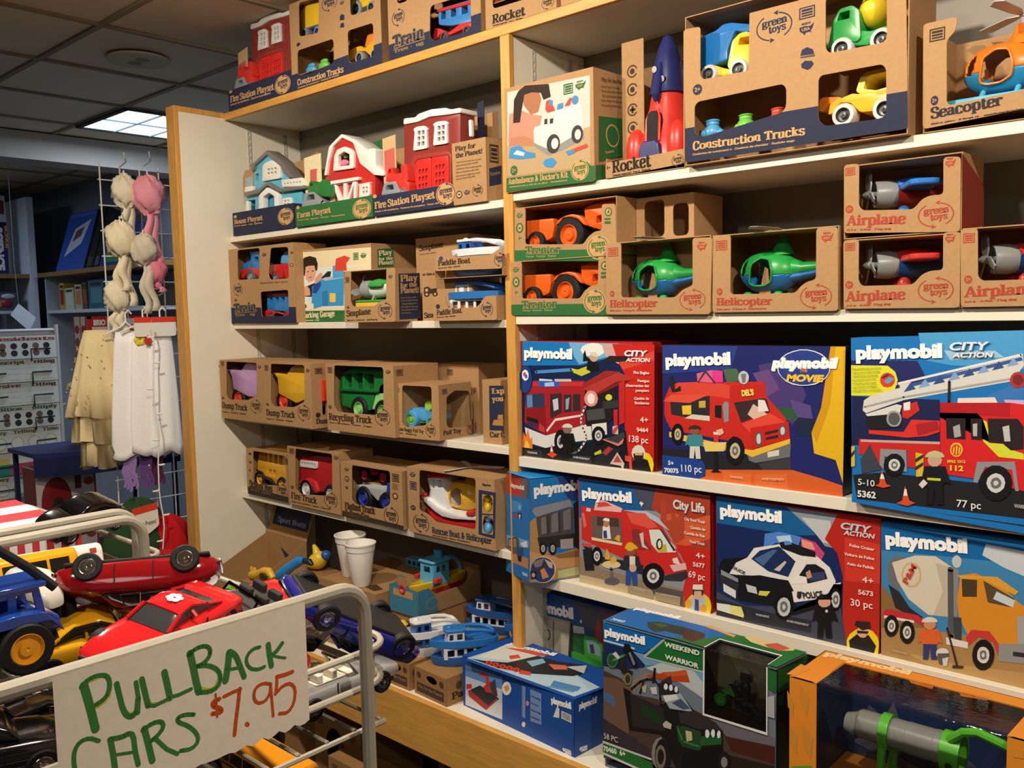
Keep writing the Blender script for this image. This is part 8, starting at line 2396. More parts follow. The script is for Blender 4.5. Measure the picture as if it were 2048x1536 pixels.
def plate_(t,L): 
 B('3a2020').box(.36*L,.44*L,-.2085*L,-.205*L,.09*L,.115*L).build('sill_plate','chrome',t)
 b=B('d8d4cc')
 for s in(-1,1):
  for x0,x1,k in((-.10,.02,.0),(.06,.2,0)): b.tube([(x0*L,s*.16*L,.27*L),(x0*L+.03*L,s*.148*L,.345*L),(x1*L,s*.148*L,.345*L),(x1*L,s*.16*L,.27*L)],.006*L,6,closed=True)
 b.build('window_trim','chrome',t)
car('dark red vintage toy car lying upside down on top of the heap','beetle','8e0f16',V(-.852,.306,-.243),V(-.775,.427,-.243),(.42,-.22,-.8),'dcdcdc','1a0a0c',extra=plate_,name='toy_car')
car('bright red toy sports car with a white emblem on its roof','sport','c81c22',V(-.677,.270,-.258),V(-.73,.402,-.25),(.25,0,1),'8c8f94','38383a',extra=emblem)
car('bright red open toy car right of the emblem car, dark seats','open','cc1a1e',V(-.712,.352,-.268),V(-.735,.485,-.272),(.3,.0,1),'9a9da2','3a3634',trim='3d3a38',wsc='3a2224')
car('yellow toy taxi sedan under the dark red car','sedan','dca018',V(-.815,.385,-.288),V(-.842,.262,-.296),(.2,0,1),'5a5c60','2a2212')
car('dark blue toy sports car tipped on its side, wheels showing','sport','151c78',V(-.722,.462,-.268),V(-.712,.602,-.352),(-.28,.1,-.95),'a8a8c0','121318')
car('silver open toy convertible with pale seats by the bin post','open','8e8e8c',V(-.676,.545,-.343),V(-.676,.415,-.343),(0,0,1),'8d8f92',trim='d6d0c0')
car('red toy pickup behind the price card','pickup','c21a1a',V(-.695,.462,-.318),V(-.735,.335,-.318),(0,0,1),'d4d4d6','2a1414')
car('glossy black toy car at the lower left seen through the wires','sedan','101114',V(-.70,.262,-.318),V(-.735,.12,-.312),(0,0,1),'b9aea6','16171a')
car('low black toy coupe behind the price card rail','sport','1b1a18',V(-.755,.33,-.335),V(-.79,.21,-.325),(0,0,1),'55585c','101113')
car('small red toy coupe at the left edge below the blue tractor','sedan','c02a20',V(-.775,.18,-.335),V(-.79,.06,-.335),(0,0,1),'8c8f94','241414')
car('silver toy sedan at the left edge of the heap','sedan','9a9ea6',V(-.70,.18,-.288),V(-.72,.06,-.285),(0,0,1),'a0a2a6','1c1e22')
car('white and blue toy racer half hidden below the dark red car','sport','dfe3ea',V(-.80,.47,-.285),V(-.86,.36,-.285),(0,0,1),'8c8f94','1c2a55')
car('deep red toy car buried under the yellow taxi','sedan','a81a1a',V(-.85,.46,-.345),V(-.85,.33,-.345),(0,0,1),'8c8f94','241414')
car('black toy roadster low in the heap by the post','open','16181c',V(-.76,.535,-.335),V(-.86,.47,-.335),(0,0,1),'8c8f94')
car('grey toy hatchback at the rear of the heap','sedan','6a6d72',V(-.93,.46,-.345),V(-.93,.33,-.345),(0,0,1),'8c8f94')
car('shiny black toy car lying on the rear wire bin','beetle','0c0d10',V(-1.225,.425,-.272),V(-1.262,.545,-.268),(.4,.1,1),'c9ccd0','1a1b1e',group='toys on the rear wire bin')
def coach(label,col,pf,pr,wcol='1d1a16',W=.46,H=.5,name='toy_bus',side=None,cat='toy bus',windows=6,upv=(0,0,1),group='pull-back cars in the front bin'):
 a,c=Vector(pf),Vector(pr); L=(a-c).length; X=(c-a).normalized(); U=Vector(upv); Y=U.cross(X).normalized(); Z=X.cross(Y)
 t=link(name,None); t.empty_display_size=.02; m=Matrix((X,Y,Z)).transposed().to_4x4(); m.translation=(a+c)/2+Vector((0,0,EYE))-Z*(H*L*.5); t.matrix_world=m; tag(t,label,cat,group)
 w=W*L/2; h=H*L
 b=B(col); b.prism(rounded([(-w,.06*L),(-w,h-.05*L),(-w+.04*L,h),(w-.04*L,h),(w,h-.05*L),(w,.06*L)],.04*L,4),-L*.5,L*.5,ax='x'); b.build('body','gloss',t,.004)
 for s in(-1,1):
  b=B(wcol)
  for k in range(windows):
   x0=-.44*L+.88*L*k/windows; b.box(x0+.01*L,x0+.88*L/windows-.01*L,s*w-.0004,s*w+.0006,h*.56,h*.82)
  if windows: b.box(-.44*L,.3*L,s*w-.0004,s*w+.0007,h*.46,h*.49,'241c12'); b.build('windows','gloss',t)
 b=B('2a2a2c'); b.box(-L*.505,-L*.5,-w*.8,w*.8,h*.5,h*.8); b.build('windscreen','gloss',t)
 for x in(-.3,.3):
  for s in(-1,1): wheel('wheel',t,(x*L,s*(w-.012*L),.075*L),.085*L,.05*L,'161618','9a9c9e','y','rubber','plastic')
 if side: side(t,L,w,h)
 return t
coach('yellow toy school bus lying at the left of the heap','e8a312',V(-.905,.340,-.254),V(-.905,.200,-.250),W=.36,H=.40,upv=(-.4,0,.92))
coach('second yellow toy school bus roof behind the first','e8a312',V(-.985,.255,-.262),V(-.985,.12,-.258),W=.34,H=.38,upv=(-.3,0,.95))
def star(t,L,w,h):
 for s in(-1,1):
  b=B('1c2360')
  for k in range(3):
   a=math.pi*k/3; d=Vector((math.cos(a),math.sin(a)))*.10*L; p=Vector((-d.y,d.x))*.25; c=Vector((-.30*L,h*.55))
   q=[c+d+p,c-d+p,c-d-p,c+d-p]; b.add([(u.x,s*(w+.0006+.0001*k),u.y) for u in q],[(0,1,2,3)])
  for x in(-.42,.12): b.box(x*L-.02*L,x*L+.03*L,s*w,s*w+.0006,h*.82,h*.9,'c0392b')
  b.build('rescue_star','ink',t)
coach('white toy ambulance box van with a dark blue star','ece8e0',V(-.985,.395,-.276),V(-.985,.262,-.270),windows=0,W=.40,H=.46,upv=(-.3,0,.95),side=star,name='toy_ambulance',cat='toy ambulance')
# the blue tractor at the left edge
t=thing('toy_tractor','blue toy farm tractor with a big orange-yellow wheel hub at the left edge','toy tractor',(-.748,.223,EYE-.266),0,'pull-back cars in the front bin')
B('173f9a').prism(rounded([(-.03,.03),(-.03,.05),(.038,.052),(.042,.050),(.055,.045),(.055,.03)],.005,3),-.022,.022,ax='x').build('body','gloss',t,.003)
me=plate([(-.028,.05),(-.024,.083),(.034,.083),(.04,.05)],[[(-.018,.055),(-.016,.077),(.004,.077),(.004,.055)],[(.012,.055),(.012,.077),(.028,.077),(.031,.055)]],.003)
b=B('173f9a')
for x in(.024,-.028): b.mesh(me,Matrix(((0,-1,0,x),(1,0,0,0),(0,0,1,0),(0,0,0,1))))
b.box(-.03,.03,-.03,.04,.082,.087); b.build('cab','gloss',t,.0008); bpy.data.meshes.remove(me)
b=B('1a45a4')
for s in(1,-1): b.prism(rounded([(-.035,.045),(-.028,.058),(.0,.062),(.03,.06),(.046,.044),(.05,.034),(.036,.05),(-.02,.05)],.003,2),s*.034-.012,s*.034+.012,ax='x')
b.build('mudguard','gloss',t,.001)
for s in(1,-1):
 wheel('rear_wheel',t,(s*.038,.012,.026),.027,.022,'17181a','e6a01e','x'); wheel('front_wheel',t,(s*.030,-.065,.018),.018,.014,'17181a','e6a01e','x')
t.scale=(.74,)*3; b=B('1d1e20'); b.tube([(.01,-.02,.145),(.012,.03,.10),(.02,.052,.075)],.005,8); b.ell((.0,-.06,.05),.016,.03,.014); b.build('exhaust_arm','rubber',t)
t=thing('toy_loader','white hooded toy machine with black wheel behind the blue tractor','toy loader',(-.85,.285,EYE-.276),.3,'pull-back cars in the front bin'); t.scale=(.64,)*3
B('e0dace').rings([secring(x,w,zb,zt,20,.6) for x,w,zb,zt in((-.05,.016,.03,.07),(-.03,.024,.028,.085),(.01,.026,.028,.082),(.035,.02,.03,.06),(.045,.012,.034,.048))]).build('hood','gloss',t,angle=50)
for s in(1,-1): wheel('wheel',t,(.018,s*.028,.024),.024,.016,'151618','303236'); 
B('1a1b1d').box(-.045,.03,-.02,.02,.012,.030).build('chassis','rubber',t,.002)
# the orange toy bus low under the card
coach('orange-yellow toy bus on the lower level beneath the price card','e8961a',V(-.815,.535,-.525),V(-.96,.512,-.502),W=.32,H=.34,name='toy_bus',group='toys below the bin')
b=thing('lower_tray','dark lower tray of toys below the price card','tray',((RX+RB)/2,.07,EYE-.573))
B('2a241e').box(-.2,.2,-.38,.40,0,.016).build('tray','kraft',b,.004)
# ================================================================ clothes rack outside the left panel
CX=-3.46
rk=thing('clothes_rack','white wire grid rack of dress-up clothes beside the left panel','rack',(CX-.12,1.72,0))
b=B('e4e2de')
for i in range(6): b.tube([(.0,-.18+.08*i,.05),(.0,-.18+.08*i,EYE+.62)],.003,6)
for i in range(23): b.tube([(.0,-.19,.1+.1*i),(.0,.23,.1+.1*i)],.0025,6)
b.build('grid','wire',rk)
b=B('e4e2de')
for y in(-.15,.2): b.tube([(-.25,y,.012),(.2,y,.012)],.012,8); b.tube([(0,y,.012),(0,y,.1)],.01,8)
b.build('foot','wire',rk)
for y,z in((-.10,.615),(.0,.63),(-.12,.385),(-.10,.11),(-.02,.13),(.02,.10),(-.06,-.40),(-.02,-.43),(-.07,-.60)):
 b=B('eceae6'); b.tube([(0,y,EYE+z-.01),(.08,y-.01,EYE+z),(.14,y-.04,EYE+z+.003),(.155,y-.05,EYE+z+.02)],.003,6); b.build('hook','wire',rk)
b=B('d9cdb2'); b.lathe([(.02,0),(.02,.62),(.017,.625),(0,.625)],(-.05,-.26,.001),n=16); b.build('corner_post','laminate',rk)
random.seed(4)
def fluff(c,r,col,seed=1,sq=1,n=22):
 rnd=random.Random(seed); b=B(col)
 R=[]
 for i in range(n//2+1):
  th=math.pi*i/(n//2); ring=[]
  for j in range(n):
   q=2*math.pi*j/n; k=r*(1+.13*math.sin(5*q+seed+i)+.1*rnd.uniform(-1,1)); ring.append((c[0]+k*math.sin(th)*math.cos(q)*.8,c[1]+k*math.sin(th)*math.sin(q),c[2]-k*sq*math.cos(th)))
  R.append(ring)
 return b.rings(R,None,True,False)
def strap(b,p,q,w=.012,sw=.01,n=10):
 p,q=Vector(p),Vector(q); L=[];R=[]
 for i in range(n+1):
  m=p.lerp(q,i/n)+Vector((0,sw*math.sin(3*i/n*math.pi),0)); L.append(tuple(m+Vector((0.0,w*(1-.3*math.sin(i)),0)))); R.append(tuple(m-Vector((0,w,0))))
 k=len(b.v); b.add(L+R,[(i,i+1,n+2+i,n+1+i) for i in range(n)])
def bonnet(label,c,col,straps,rr=.05,group='frilly hair pieces on the rack',name='frilly_bonnet',seed=1):
 t=thing(name,label,'hair accessory',(c[0],c[1],c[2]),0,group)
 fluff((0,0,0),rr,col,seed,1.15).build('pompom','cloth',t,angle=80)
 for k,(dy,l) in enumerate(straps):
  b=B(col); strap(b,(0.004*k,dy*.3,-rr*.8),(.01*k,dy,-l),.016,.012); o=b.build('ribbon','cloth',t); md=o.modifiers.new('thick','SOLIDIFY'); md.thickness=.0015
 b=B('efece6'); b.tube([(0,.0,rr*.9),(0.0,.0,rr*1.5)],.003,6); b.build('loop','wire',t)
 return t
bonnet('cream frilly hair piece, uppermost on the rack',(CX-.02,1.59,EYE+.50),'e9dfc4',((.0,.30),(.03,.27),(-.02,.22)),.052,seed=2)
bonnet('cream frilly hair piece on the long white hook, middle of the rack',(CX,1.555,EYE+.31),'e6dabb',((-.02,.24),(.03,.26),(.0,.2)),.058,seed=3)
bonnet('grey-cream netting hair piece behind the cream ones',(CX+.04,1.625,EYE+.27),'cfc5b0',((.0,.25),(.03,.24)),.05,seed=5)
bonnet('cream flower hair piece at the bottom of the bonnets',(CX-.02,1.535,EYE+.09),'e6dcc2',((-.02,.14),(.02,.15)),.05,seed=7)
bonnet('large pink pompom with long pale pink ribbons next to the panel',(CX+.02,1.665,EYE+.485),'e89aa8',((.0,.30),(.03,.3),(-.02,.28)),.062,'pink pompoms on the rack','pink_pompom',8)
bonnet('smaller deep pink pompom above the white dresses',(CX+.02,1.675,EYE+.195),'e07f92',((.0,.08),(.02,.09)),.045,'pink pompoms on the rack','pink_pompom',9)
def garment(name,label,c,prof,col,n=44,folds=9,amp=.10,sq=.35,mat='cloth',rz=0,group=None,seed=0):
 """hanging cloth: rings of (z, half width) with growing folds"""
 t=thing(name,label,'clothing',c,rz,group); R=[]
 z0=prof[0][0]; z1=prof[-1][0]; rnd=random.Random(seed); ph=rnd.uniform(0,6)
 for z,wd in prof:
  f=(z0-z)/(z0-z1); R.append([(wd*sq*math.cos(q)*(1+amp*f*math.sin(folds*q+ph)),wd*math.sin(q)*(1+amp*f*math.sin(folds*q+ph+1)),z+.012*f*math.sin(3*q+ph)) for q in [2*math.pi*k/n for k in range(n)]])
 o=B(col).rings(R,None,True,False).build('cloth','cloth' if mat=='cloth' else mat,t,angle=80); md=o.modifiers.new('thick','SOLIDIFY'); md.thickness=.002
 return t
def hanger(t,z=0,col='ece9e4'):
 b=B(col); b.tube([(0,-.09,z-.03),(0,-.02,z),(0,0,z+.02),(0,.0,z+.05),(0,.012,z+.065),(0,.024,z+.05)],.0035,8); b.tube([(0,.09,z-.03),(0,.02,z),(0,0,z+.02)],.0035,8); b.build('hanger','wire',t)
tu=garment('tulle_dress','pale gold tulle skirt with sequin dots and ragged layers',(CX-.06,1.47,EYE-.04),[(0,.05),(-.06,.07),(-.2,.10),(-.33,.125),(-.335,.10),(-.43,.105),(-.435,.075),(-.53,.08)],'e6d2a2',folds=11,amp=.22,sq=.5)
b=B('c9b070'); rnd=random.Random(3)
for k in range(46):
 f=rnd.uniform(.1,.95); z=-.33*f; q=rnd.uniform(-2.2,.5); wd=(.05+.085*f)*1.16; b.ell((wd*.5*math.cos(q),wd*math.sin(q),z),.003,.003,.003,6,4)
b.build('sequin','plastic',tu)
w1=garment('white_dress','white dress hanging nearest the gold tulle skirt',(CX+.0,1.555,EYE-.05),[(0,.04),(-.05,.05),(-.2,.062),(-.35,.072),(-.44,.076),(-.47,.066),(-.49,.074)],'f6f4f3',folds=5,amp=.12,group='white dresses on the rack',seed=1)
w2=garment('white_dress','middle white dress with a red maple leaf tag',(CX+.03,1.61,EYE-.04),[(0,.035),(-.05,.05),(-.2,.06),(-.38,.07),(-.46,.066),(-.49,.068)],'f8f6f5',folds=4,amp=.12,group='white dresses on the rack',seed=2)
w3=garment('white_dress','white dress closest to the left panel, partly hidden',(CX+.05,1.67,EYE-.04),[(0,.035),(-.05,.045),(-.25,.055),(-.46,.062),(-.50,.06)],'f8f6f5',folds=4,amp=.12,group='white dresses on the rack',seed=3)
for t in(w1,w2,w3): hanger(t,.02)
for t,yy in((w2,-.0),(w3,.0)):
 b=B('e8e4dc'); b.prism(rounded([(-.05,-.03),(-.05,.045),(.05,.045),(.05,-.03)],.012,3),.030,.032,ax='x'); b.prism([(-.05,.025),(-.05,.046),(.05,.046),(.05,.025)],.0322,.033,'d8402c',ax='x'); b.build('header_card','print',t)
b=B('cf2f2c'); b.prism([(.0,-.065),(.005,-.058),(.014,-.06),(.011,-.048),(.018,-.044),(.008,-.034),(.006,-.038),(0,-.022),(-.006,-.038),(-.008,-.034),(-.018,-.044),(-.011,-.048),(-.014,-.06),(-.005,-.058)],.0345,.036,ax='x'); b.build('maple_leaf','print',w2)
fl=thing('flower_clip','yellow and blue felt flower pinned on the white dress','hair accessory',(CX+.05,1.585,EYE-.08))
b=B('e8d84a')
for k in range(6): q=math.pi*k/3; b.ell((0,.014*math.cos(q),.014*math.sin(q)),.004,.011,.011,10,6)
b.build('petals','cloth',fl); B('2f3f9a').ell((.0,.028,.01),.004,.009,.012,10,6).build('blue_bud','cloth',fl)
for y,c,lab in((1.535,'9a7ab8','lavender ribbon bunch under the white dress'),(1.60,'6a4a86','purple ribbon bunch behind the fairy lights'),(1.645,'5a2a4a','plum ribbon bunch beside the left panel')):
 t=thing('ribbon_bunch',lab,'ribbons',(CX+.01,y,EYE-.53),0,'ribbon bunches on the rack')
 for k in range(5):
  b=B(c); strap(b,(.004*k-.01,-.014+.007*k,0),(.004*k-.01,-.02+.01*k,-.13-.01*(k%3)),.006,.006); b.build('ribbon','cloth',t)
def crumple(name,label,c,r,col,seed,sq=1.2,group=None):
 t=thing(name,label,'clothing',c,0,group); rnd=random.Random(seed); R=[]; n,m=30,16
 for i in range(m+1):
  th=math.pi*i/m; R.append([(r*.6*math.sin(th)*math.cos(q)*(1+.22*math.sin(4*q+seed+i*.5)+.06*rnd.uniform(-1,1)),r*math.sin(th)*math.sin(q)*(1+.22*math.sin(3*q+2*seed+i*.4)),-r*sq*math.cos(th)*(1+.08*math.sin(5*q+seed))) for q in [2*math.pi*j/n for j in range(n)]])
 B(col).rings(R,None,True,False).build('cloth','cloth',t,angle=80); return t
g=crumple('green_cape','dark green folded cape with a red and white header card',(CX+.02,1.545,EYE-.89),.118,'2d4a2c',2,1.5)
b=B('ece4d6'); b.prism(rounded([(-.045,.06),(-.055,.16),(.045,.17),(.05,.08),(.0,.05)],.012,3),.085,.087,ax='x'); b.prism([(-.054,.135),(-.056,.162),(.044,.172),(.046,.145)],.0872,.088,'d8402c',ax='x'); b.build('header_card','print',g)
tb_=B(); put_text(tb_,'Great Pretend','3f5f6a',(-.042,.085),(.036,.092),.018,'i',lambda a,c:(.0885,a,c)); tb_.build('lettering','ink',g)
crumple('red_cape','bright red folded cape low beside the left panel',(CX+.04,1.65,EYE-.95),.11,'c01c22',5,1.4)
crumple('red_cape','crimson fabric bundle in front of the folded green cape',(CX+.12,1.585,EYE-1.0),.10,'b3262c',9,.9)
ln_=thing('string_lights','white string of small lights hanging down the panel edge','string lights',(CX+.12,1.60,EYE-.02))
b=B('efece4'); P=[(.0+.004*math.sin(k*1.7),.006*math.sin(k*.9),-.05*k) for k in range(22)]; b.tube(P,.0028,6); b.build('cable','wire',ln_)
for k in range(1,21,2):
 b=B('f4f0e6'); s=1 if (k//2)%2 else -1; p=P[k]; b.tube([p,(p[0],p[1]+s*.010,p[2]-.002),(p[0],p[1]+s*.026,p[2]-.001)],[.003,.004,.0032],8); b.build('bulb','laminate',ln_)
# ================================================================ striped box on the rear bin
sx=thing('striped_box','red and white striped cardboard box on the rear wire bin','box',(-1.33,.36,EYE-.381),math.radians(-2))
b=B('c8363f'); x0,x1,y0,y1,z0,z1=-.16,.11,-.13,.115,.0,.106
b.box(x0,x1,y0,y1,z0,z1); b.build('carton','print',sx)
a=B(); 
for k in(1,3): a.add([(x,y,z1+.0004) for x,y in((x0+(x1-x0)*k/5,y0),(x0+(x1-x0)*(k+1)/5,y0),(x0+(x1-x0)*(k+1)/5,y1),(x0+(x1-x0)*k/5,y1))],[(0,1,2,3)],'f0e8e4')
for k in range(14): a.add([(x1+.0004,y0+(y1-y0)*(k+q)/14,z) for q,z in((0,0),(.5,0),(.5,z1-.004),(0,z1-.004))],[(0,1,2,3)],'e8dcdc')
a.build('white_stripe','print',sx)
# ================================================================ far back: card rack, boxes, wall shelves
pr=thing('card_rack','white wire rack of printed learning mats at the left edge','rack',(-5.2,1.55,0))
b=B('c9ccd0'); b.box(-.02,-.012,-.46,.40,.3,EYE-.04)
for y in(-.45,.395): b.tube([(0,y,.002),(0,y,EYE-.02)],.012,8)
for z in(.08,EYE-.05): b.tube([(0,-.45,z),(0,.395,z)],.008,8)
b.build('frame','wire',pr)
GM='learning mats in the wire rack'
rows=[('Presidents','8a3a3a','dots'),('Manuscript   Writing','5a4a2a','grid'),('Cursive   Writing','6a3a3a','grid'),('Addition   Multiply','2f6a4a','dots'),('Money   Telling   Time','6a5a2a','clock'),('fractions','2a2a2a','blocks'),('Money   Telling   Time','5a6a2a','clock'),('The Nations','8a8a3a','leaf')]
for k,(tx,cl,kd) in enumerate(rows):
 z=EYE-.045-.125*(k+1); t=thing('learning_mat',('topmost','second','third','fourth','fifth','sixth','seventh','lowest')[k]+' printed mat in the wire rack, headed '+tx.split()[0]+(' and others' if k in(1,2,3,4,6) else ''),'printed mat',(-5.19-.003*k+.024,1.545,z-.03),0,GM)
 bb=B('cfd6d2'); bb.add([(0.0,-.40,0),(0,.385,0),(-.009,.385,.122),(-.009,-.40,.122),(-.002,-.40,0),(-.002,.385,0),(-.011,.385,.122),(-.011,-.40,.122)],[(0,1,2,3),(7,6,5,4),(0,4,5,1),(2,6,7,3)]); bb.build('sheet','print',t)
 a=B(); Q=lambda y,zz:(.0006-.012*zz/.155,y,zz)
 def rc(y0,z0,y1,z1,c): a.add([Q(y0,z0),Q(y1,z0),Q(y1,z1),Q(y0,z1)],[(0,1,2,3)],c)
 if kd=='dots':
  for r_ in(.03,.068):
   for j in range(14): a.add([Q(-.38+.055*j+q[0],r_+q[1]) for q in circ(0,0,.017,n=12)],[list(range(12))],'2a2c34' if (j+k)%3 else '6a5a52')
 elif kd=='grid':
  for j in range(9):
   for r_ in range(3): rc(-.38+.085*j,.012+.03*r_,-.38+.085*j+.06,.014+.03*r_,'a9b4aa')
  rc(-.01,.0,.0,.09,'b4bcb4')
 elif kd=='clock':
  for j in range(9):
   c=(-.35+.085*j,.046); a.add([Q(c[0]+q[0],c[1]+q[1]) for q in circ(0,0,.034,n=16)],[list(range(16))],'b9b48a'); a.add([tuple(Vector(Q(c[0]+q[0],c[1]+q[1]))+Vector((.0003,0,0))) for q in circ(0,0,.029,n=16)],[list(range(16))],'d6dcd6'); rc(c[0]-.002,c[1],c[0]+.002,c[1]+.022,'5a5a4a')
 elif kd=='blocks':
  for j,c in enumerate(('4f9ab0','3f8a9a','c9b45a','3a8a7a','b0486a','d6d6d2')):
   rc(-.4+.13*j,.0,-.4+.13*(j+1),.06,c); rc(-.4+.13*j,.06,-.4+.13*(j+1),.092,('7ab4c4','6aa6b4','cfbf6a','cfc06a','d8dcd8','d8dcd8')[j])
 else:
  for j in range(8): a.add([Q(-.36+.095*j+q[0],.05+q[1]) for q in circ(0,0,.022,.03,7)],[list(range(7))],('5a6a5a','6a4a4a','4a5a6a')[j%3])
 a.build('printed_artwork','print',t)
 tt=B(); put_text(tt,tx,cl,(.02 if kd!='blocks' else .20,.098),(.375,.098),.018,'sb',lambda u,v:tuple(Vector(Q(u,v))+Vector((.0008,0,0)))); tt.build('lettering','print',t)
b=B('2a2c30')
for k in range(8):
 z=EYE-.045-.125*(k+1)+.02
 for y in(-.32,.02,.25): b.tube([(.032-.0*k,y,z-.06),(.032,y,z),(.032,y+.10,z)],.004,6); b.tube([(.032,y,z-.06),(-.012,y,z-.06)],.004,6)
b.build('wire_hook','wire',pr)
def redbox(label,c,sy,h,d,big=True):
 t=thing('toy_train_box',label,'toy box',c,0,'red edged train set boxes')
 B('d6d3d0').box(-d,0,0,sy,0,h).build('carton','print',t)
 a=B(); e=.0006
 def rx(y0,z0,y1,z1,c,o=0): a.add([(e+o,y0,z0),(e+o,y1,z0),(e+o,y1,z1),(e+o,y0,z1)],[(0,1,2,3)],c)
 def ry(x0,z0,x1,z1,c,o=0): a.add([(x0,-e-o,z0),(x1,-e-o,z0),(x1,-e-o,z1),(x0,-e-o,z1)],[(0,1,2,3)],c)
 R_='b8262a'
 rx(0,0,sy,.022,R_);rx(0,h-.012,sy,h,R_);rx(0,0,.022,h,R_);rx(sy-.02,0,sy,h,R_)
 rx(.022,h-.05,.095,h-.005,R_,.0002)
 for p,cl,o in(([(.05,h*.52),(.22,h*.86),(.30,h*.9),(.30,h*.82),(.12,h*.55),(.3,h*.28),(.3,h*.18)],'c8302c',.0002),([(.14,h*.56),(.2,h*.68),(.3,h*.7),(.3,h*.4)],'2f6a34',.0004),([(.15,h*.62),(.18,h*.7),(.22,h*.6)],'d8b04a',.0006)): a.add([(e+o,y,z) for y,z in p],[list(range(len(p)))],cl)
 a.add([(e+.0008,.11+q[0],h*.27+q[1]) for q in circ(0,0,.062)],[list(range(20))],'e6e4e2'); a.add([(e+.001,.11+q[0],h*.27+q[1]) for q in circ(0,0,.045,.02,12)],[list(range(12))],'8a3a34'); a.add([(e+.0012,.115+q[0],h*.28+q[1]) for q in circ(0,0,.025,.016,12)],[list(range(12))],'6a6a3a')
 ry(-d,0,0,.022,R_);ry(-.02,0,0,h,R_);ry(-d*.52,0,-d*.46,h,R_);ry(-d,0,-d+.01,h,R_)
 for x in(-d*.75,-d*.25):
  for k in range(4): a.add([(x+q[0],-e-.0003,h*(.2+.2*k)+q[1]) for q in circ(0,0,.03,.022,7)],[list(range(7))],('8a3434','9a4a40','7a5a4a','8a3a3a')[k])
 a.build('printed_artwork','print',t)
 tt=B(); put_text(tt,'BRIO','f2eeee',(.03,h-.042),(.088,h-.042),.026,'B',lambda u,v:(e+.0014,u,v)); put_text(tt,'Train & Track set','d8b8b8',(.03,.006),(.2,.006),.01,'b',lambda u,v:(e+.0014,u,v)); tt.build('lettering','print',t)
stand=thing('display_stand','dark blue puzzle display shelf with lettering on its front','display stand',(-4.35,1.6,0))
b=B('1c2a6a'); zt=EYE-.612
b.prism([(-.35,-.10),(-.35,.55),(.10,.55),(.10,.10),(-.02,-.10)],zt-.02,zt,ax='z'); b.build('shelf_board','laminate',stand)
b=B('16204e'); b.add([(.10,.10,zt-.02),(.10,.55,zt-.02),(.10,.55,zt-.11),(.10,.10,zt-.11),(-.02,-.10,zt-.02),(-.02,-.10,zt-.11)],[(0,1,2,3),(4,0,3,5)]); b.box(-.35,-.33,.5,.52,.0,zt-.02); b.box(-.35,-.33,-.08,-.06,.0,zt-.02); b.box(.06,.08,.52,.54,.0,zt-.02); b.build('front_panel','laminate',stand)
tt=B(); put_text(tt,'Ravensburger','aab0cc',(.02,.030),(.30,.030),.036,'s',lambda u,v:(.1006,.10+u,zt-.11+v)); put_text(tt,'Puzzle','aab0cc',(.32,.030),(.44,.030),.036,'s',lambda u,v:(.1006,.10+u,zt-.11+v)); tt.build('lettering','print',stand)
redbox('white and red train set box, upper of the stacked pair',(-4.4,1.79,EYE-.294),.32,.31,.16)
redbox('white and red train set box, lower of the stacked pair',(-4.4,1.79,EYE-.611),.32,.315,.16)
lb=thing('toy_train_box','large train set box with a red arch print, standing on the floor','toy box',(-4.42,1.52,EYE-1.11+.0))
B('c9c2c0').box(-.16,0,0,.275,0,.415).build('carton','print',lb)
a=B(); f=lambda pts,c,o: a.add([(.0006+o,y,z) for y,z in pts],[list(range(len(pts)))],c)
f([(.02,0),(.02,.25)]+[(.09+.07*math.cos(q),.25+.12*math.sin(q)) for q in [math.pi-math.pi*k/12 for k in range(13)]]+[(.16,0)],'8a1f2a',0)
f([(.05,0),(.055,.2),(.08,.27),(.115,.27),(.13,.2),(.13,0)],'3a2624',.0003); f(circ(.09,.17,.022,.03),'c9b49a',.0006)
for k in range(3): f([(.175,.30-.11*k),(.205,.30-.11*k),(.205,.38-.11*k),(.175,.38-.11*k)],'5a3030',.0003); f(circ(.24,.33-.13*k,.024,.02,8),'9a4634',.0003)
f([(.265,0),(.275,0),(.275,.415),(.265,.415)],'b03034',.0004); a.add([(-.16,0-.0006,0),(0,-.0006,0),(0,-.0006,.415),(-.16,-.0006,.415)],[(0,1,2,3)],'8a2a30'); a.build('printed_artwork','print',lb)
B('6a5a4a').box(-.17,.01,-.01,.28,-(EYE-1.11-.001),-.001).build('plinth','laminate',lb)
# ---- wall shelving at the back
ws=thing('wall_shelf_unit','dim back wall shelf unit with a maple top board','shelving',(-6.5,2.95,0))
o=(-6.5,2.95)
b=B('8a6a3a'); b.box(-.80,1.2,-.33,.04,EYE+.33,EYE+.362); b.build('top_board','wood',ws)
b=B('c2c8ce'); b.box(-.72,1.2,-.30,.04,EYE+.055,EYE+.078); b.build('shelf','laminate',ws)
b=B('aab2ba'); b.box(-.74,-.72,-.30,.04,.001,EYE+.329); b.box(-.72,1.2,.03,.045,.001,EYE+.32); b.build('side_panel','laminate',ws)
ls=thing('wall_shelf_unit','dim side shelf unit at the left edge with a pale gable','shelving',(-7.65,2.2,0))
b=B('8a6a3a'); b.box(-.3,.25,-1.2,.40,EYE+.33,EYE+.362); b.build('top_board','wood',ls)
b=B('b4bcc6'); b.box(-.3,.23,-1.2,.36,EYE+.06,EYE+.082); b.build('shelf','laminate',ls)
b=B('c9d2de'); b.box(-.3,.27,.402,.45,.001,EYE+.95); b.build('gable','laminate',ls)
b=B('9aa4b0'); b.box(-.32,-.30,-1.2,.40,.001,EYE+.95); b.build('back_panel','laminate',ls)
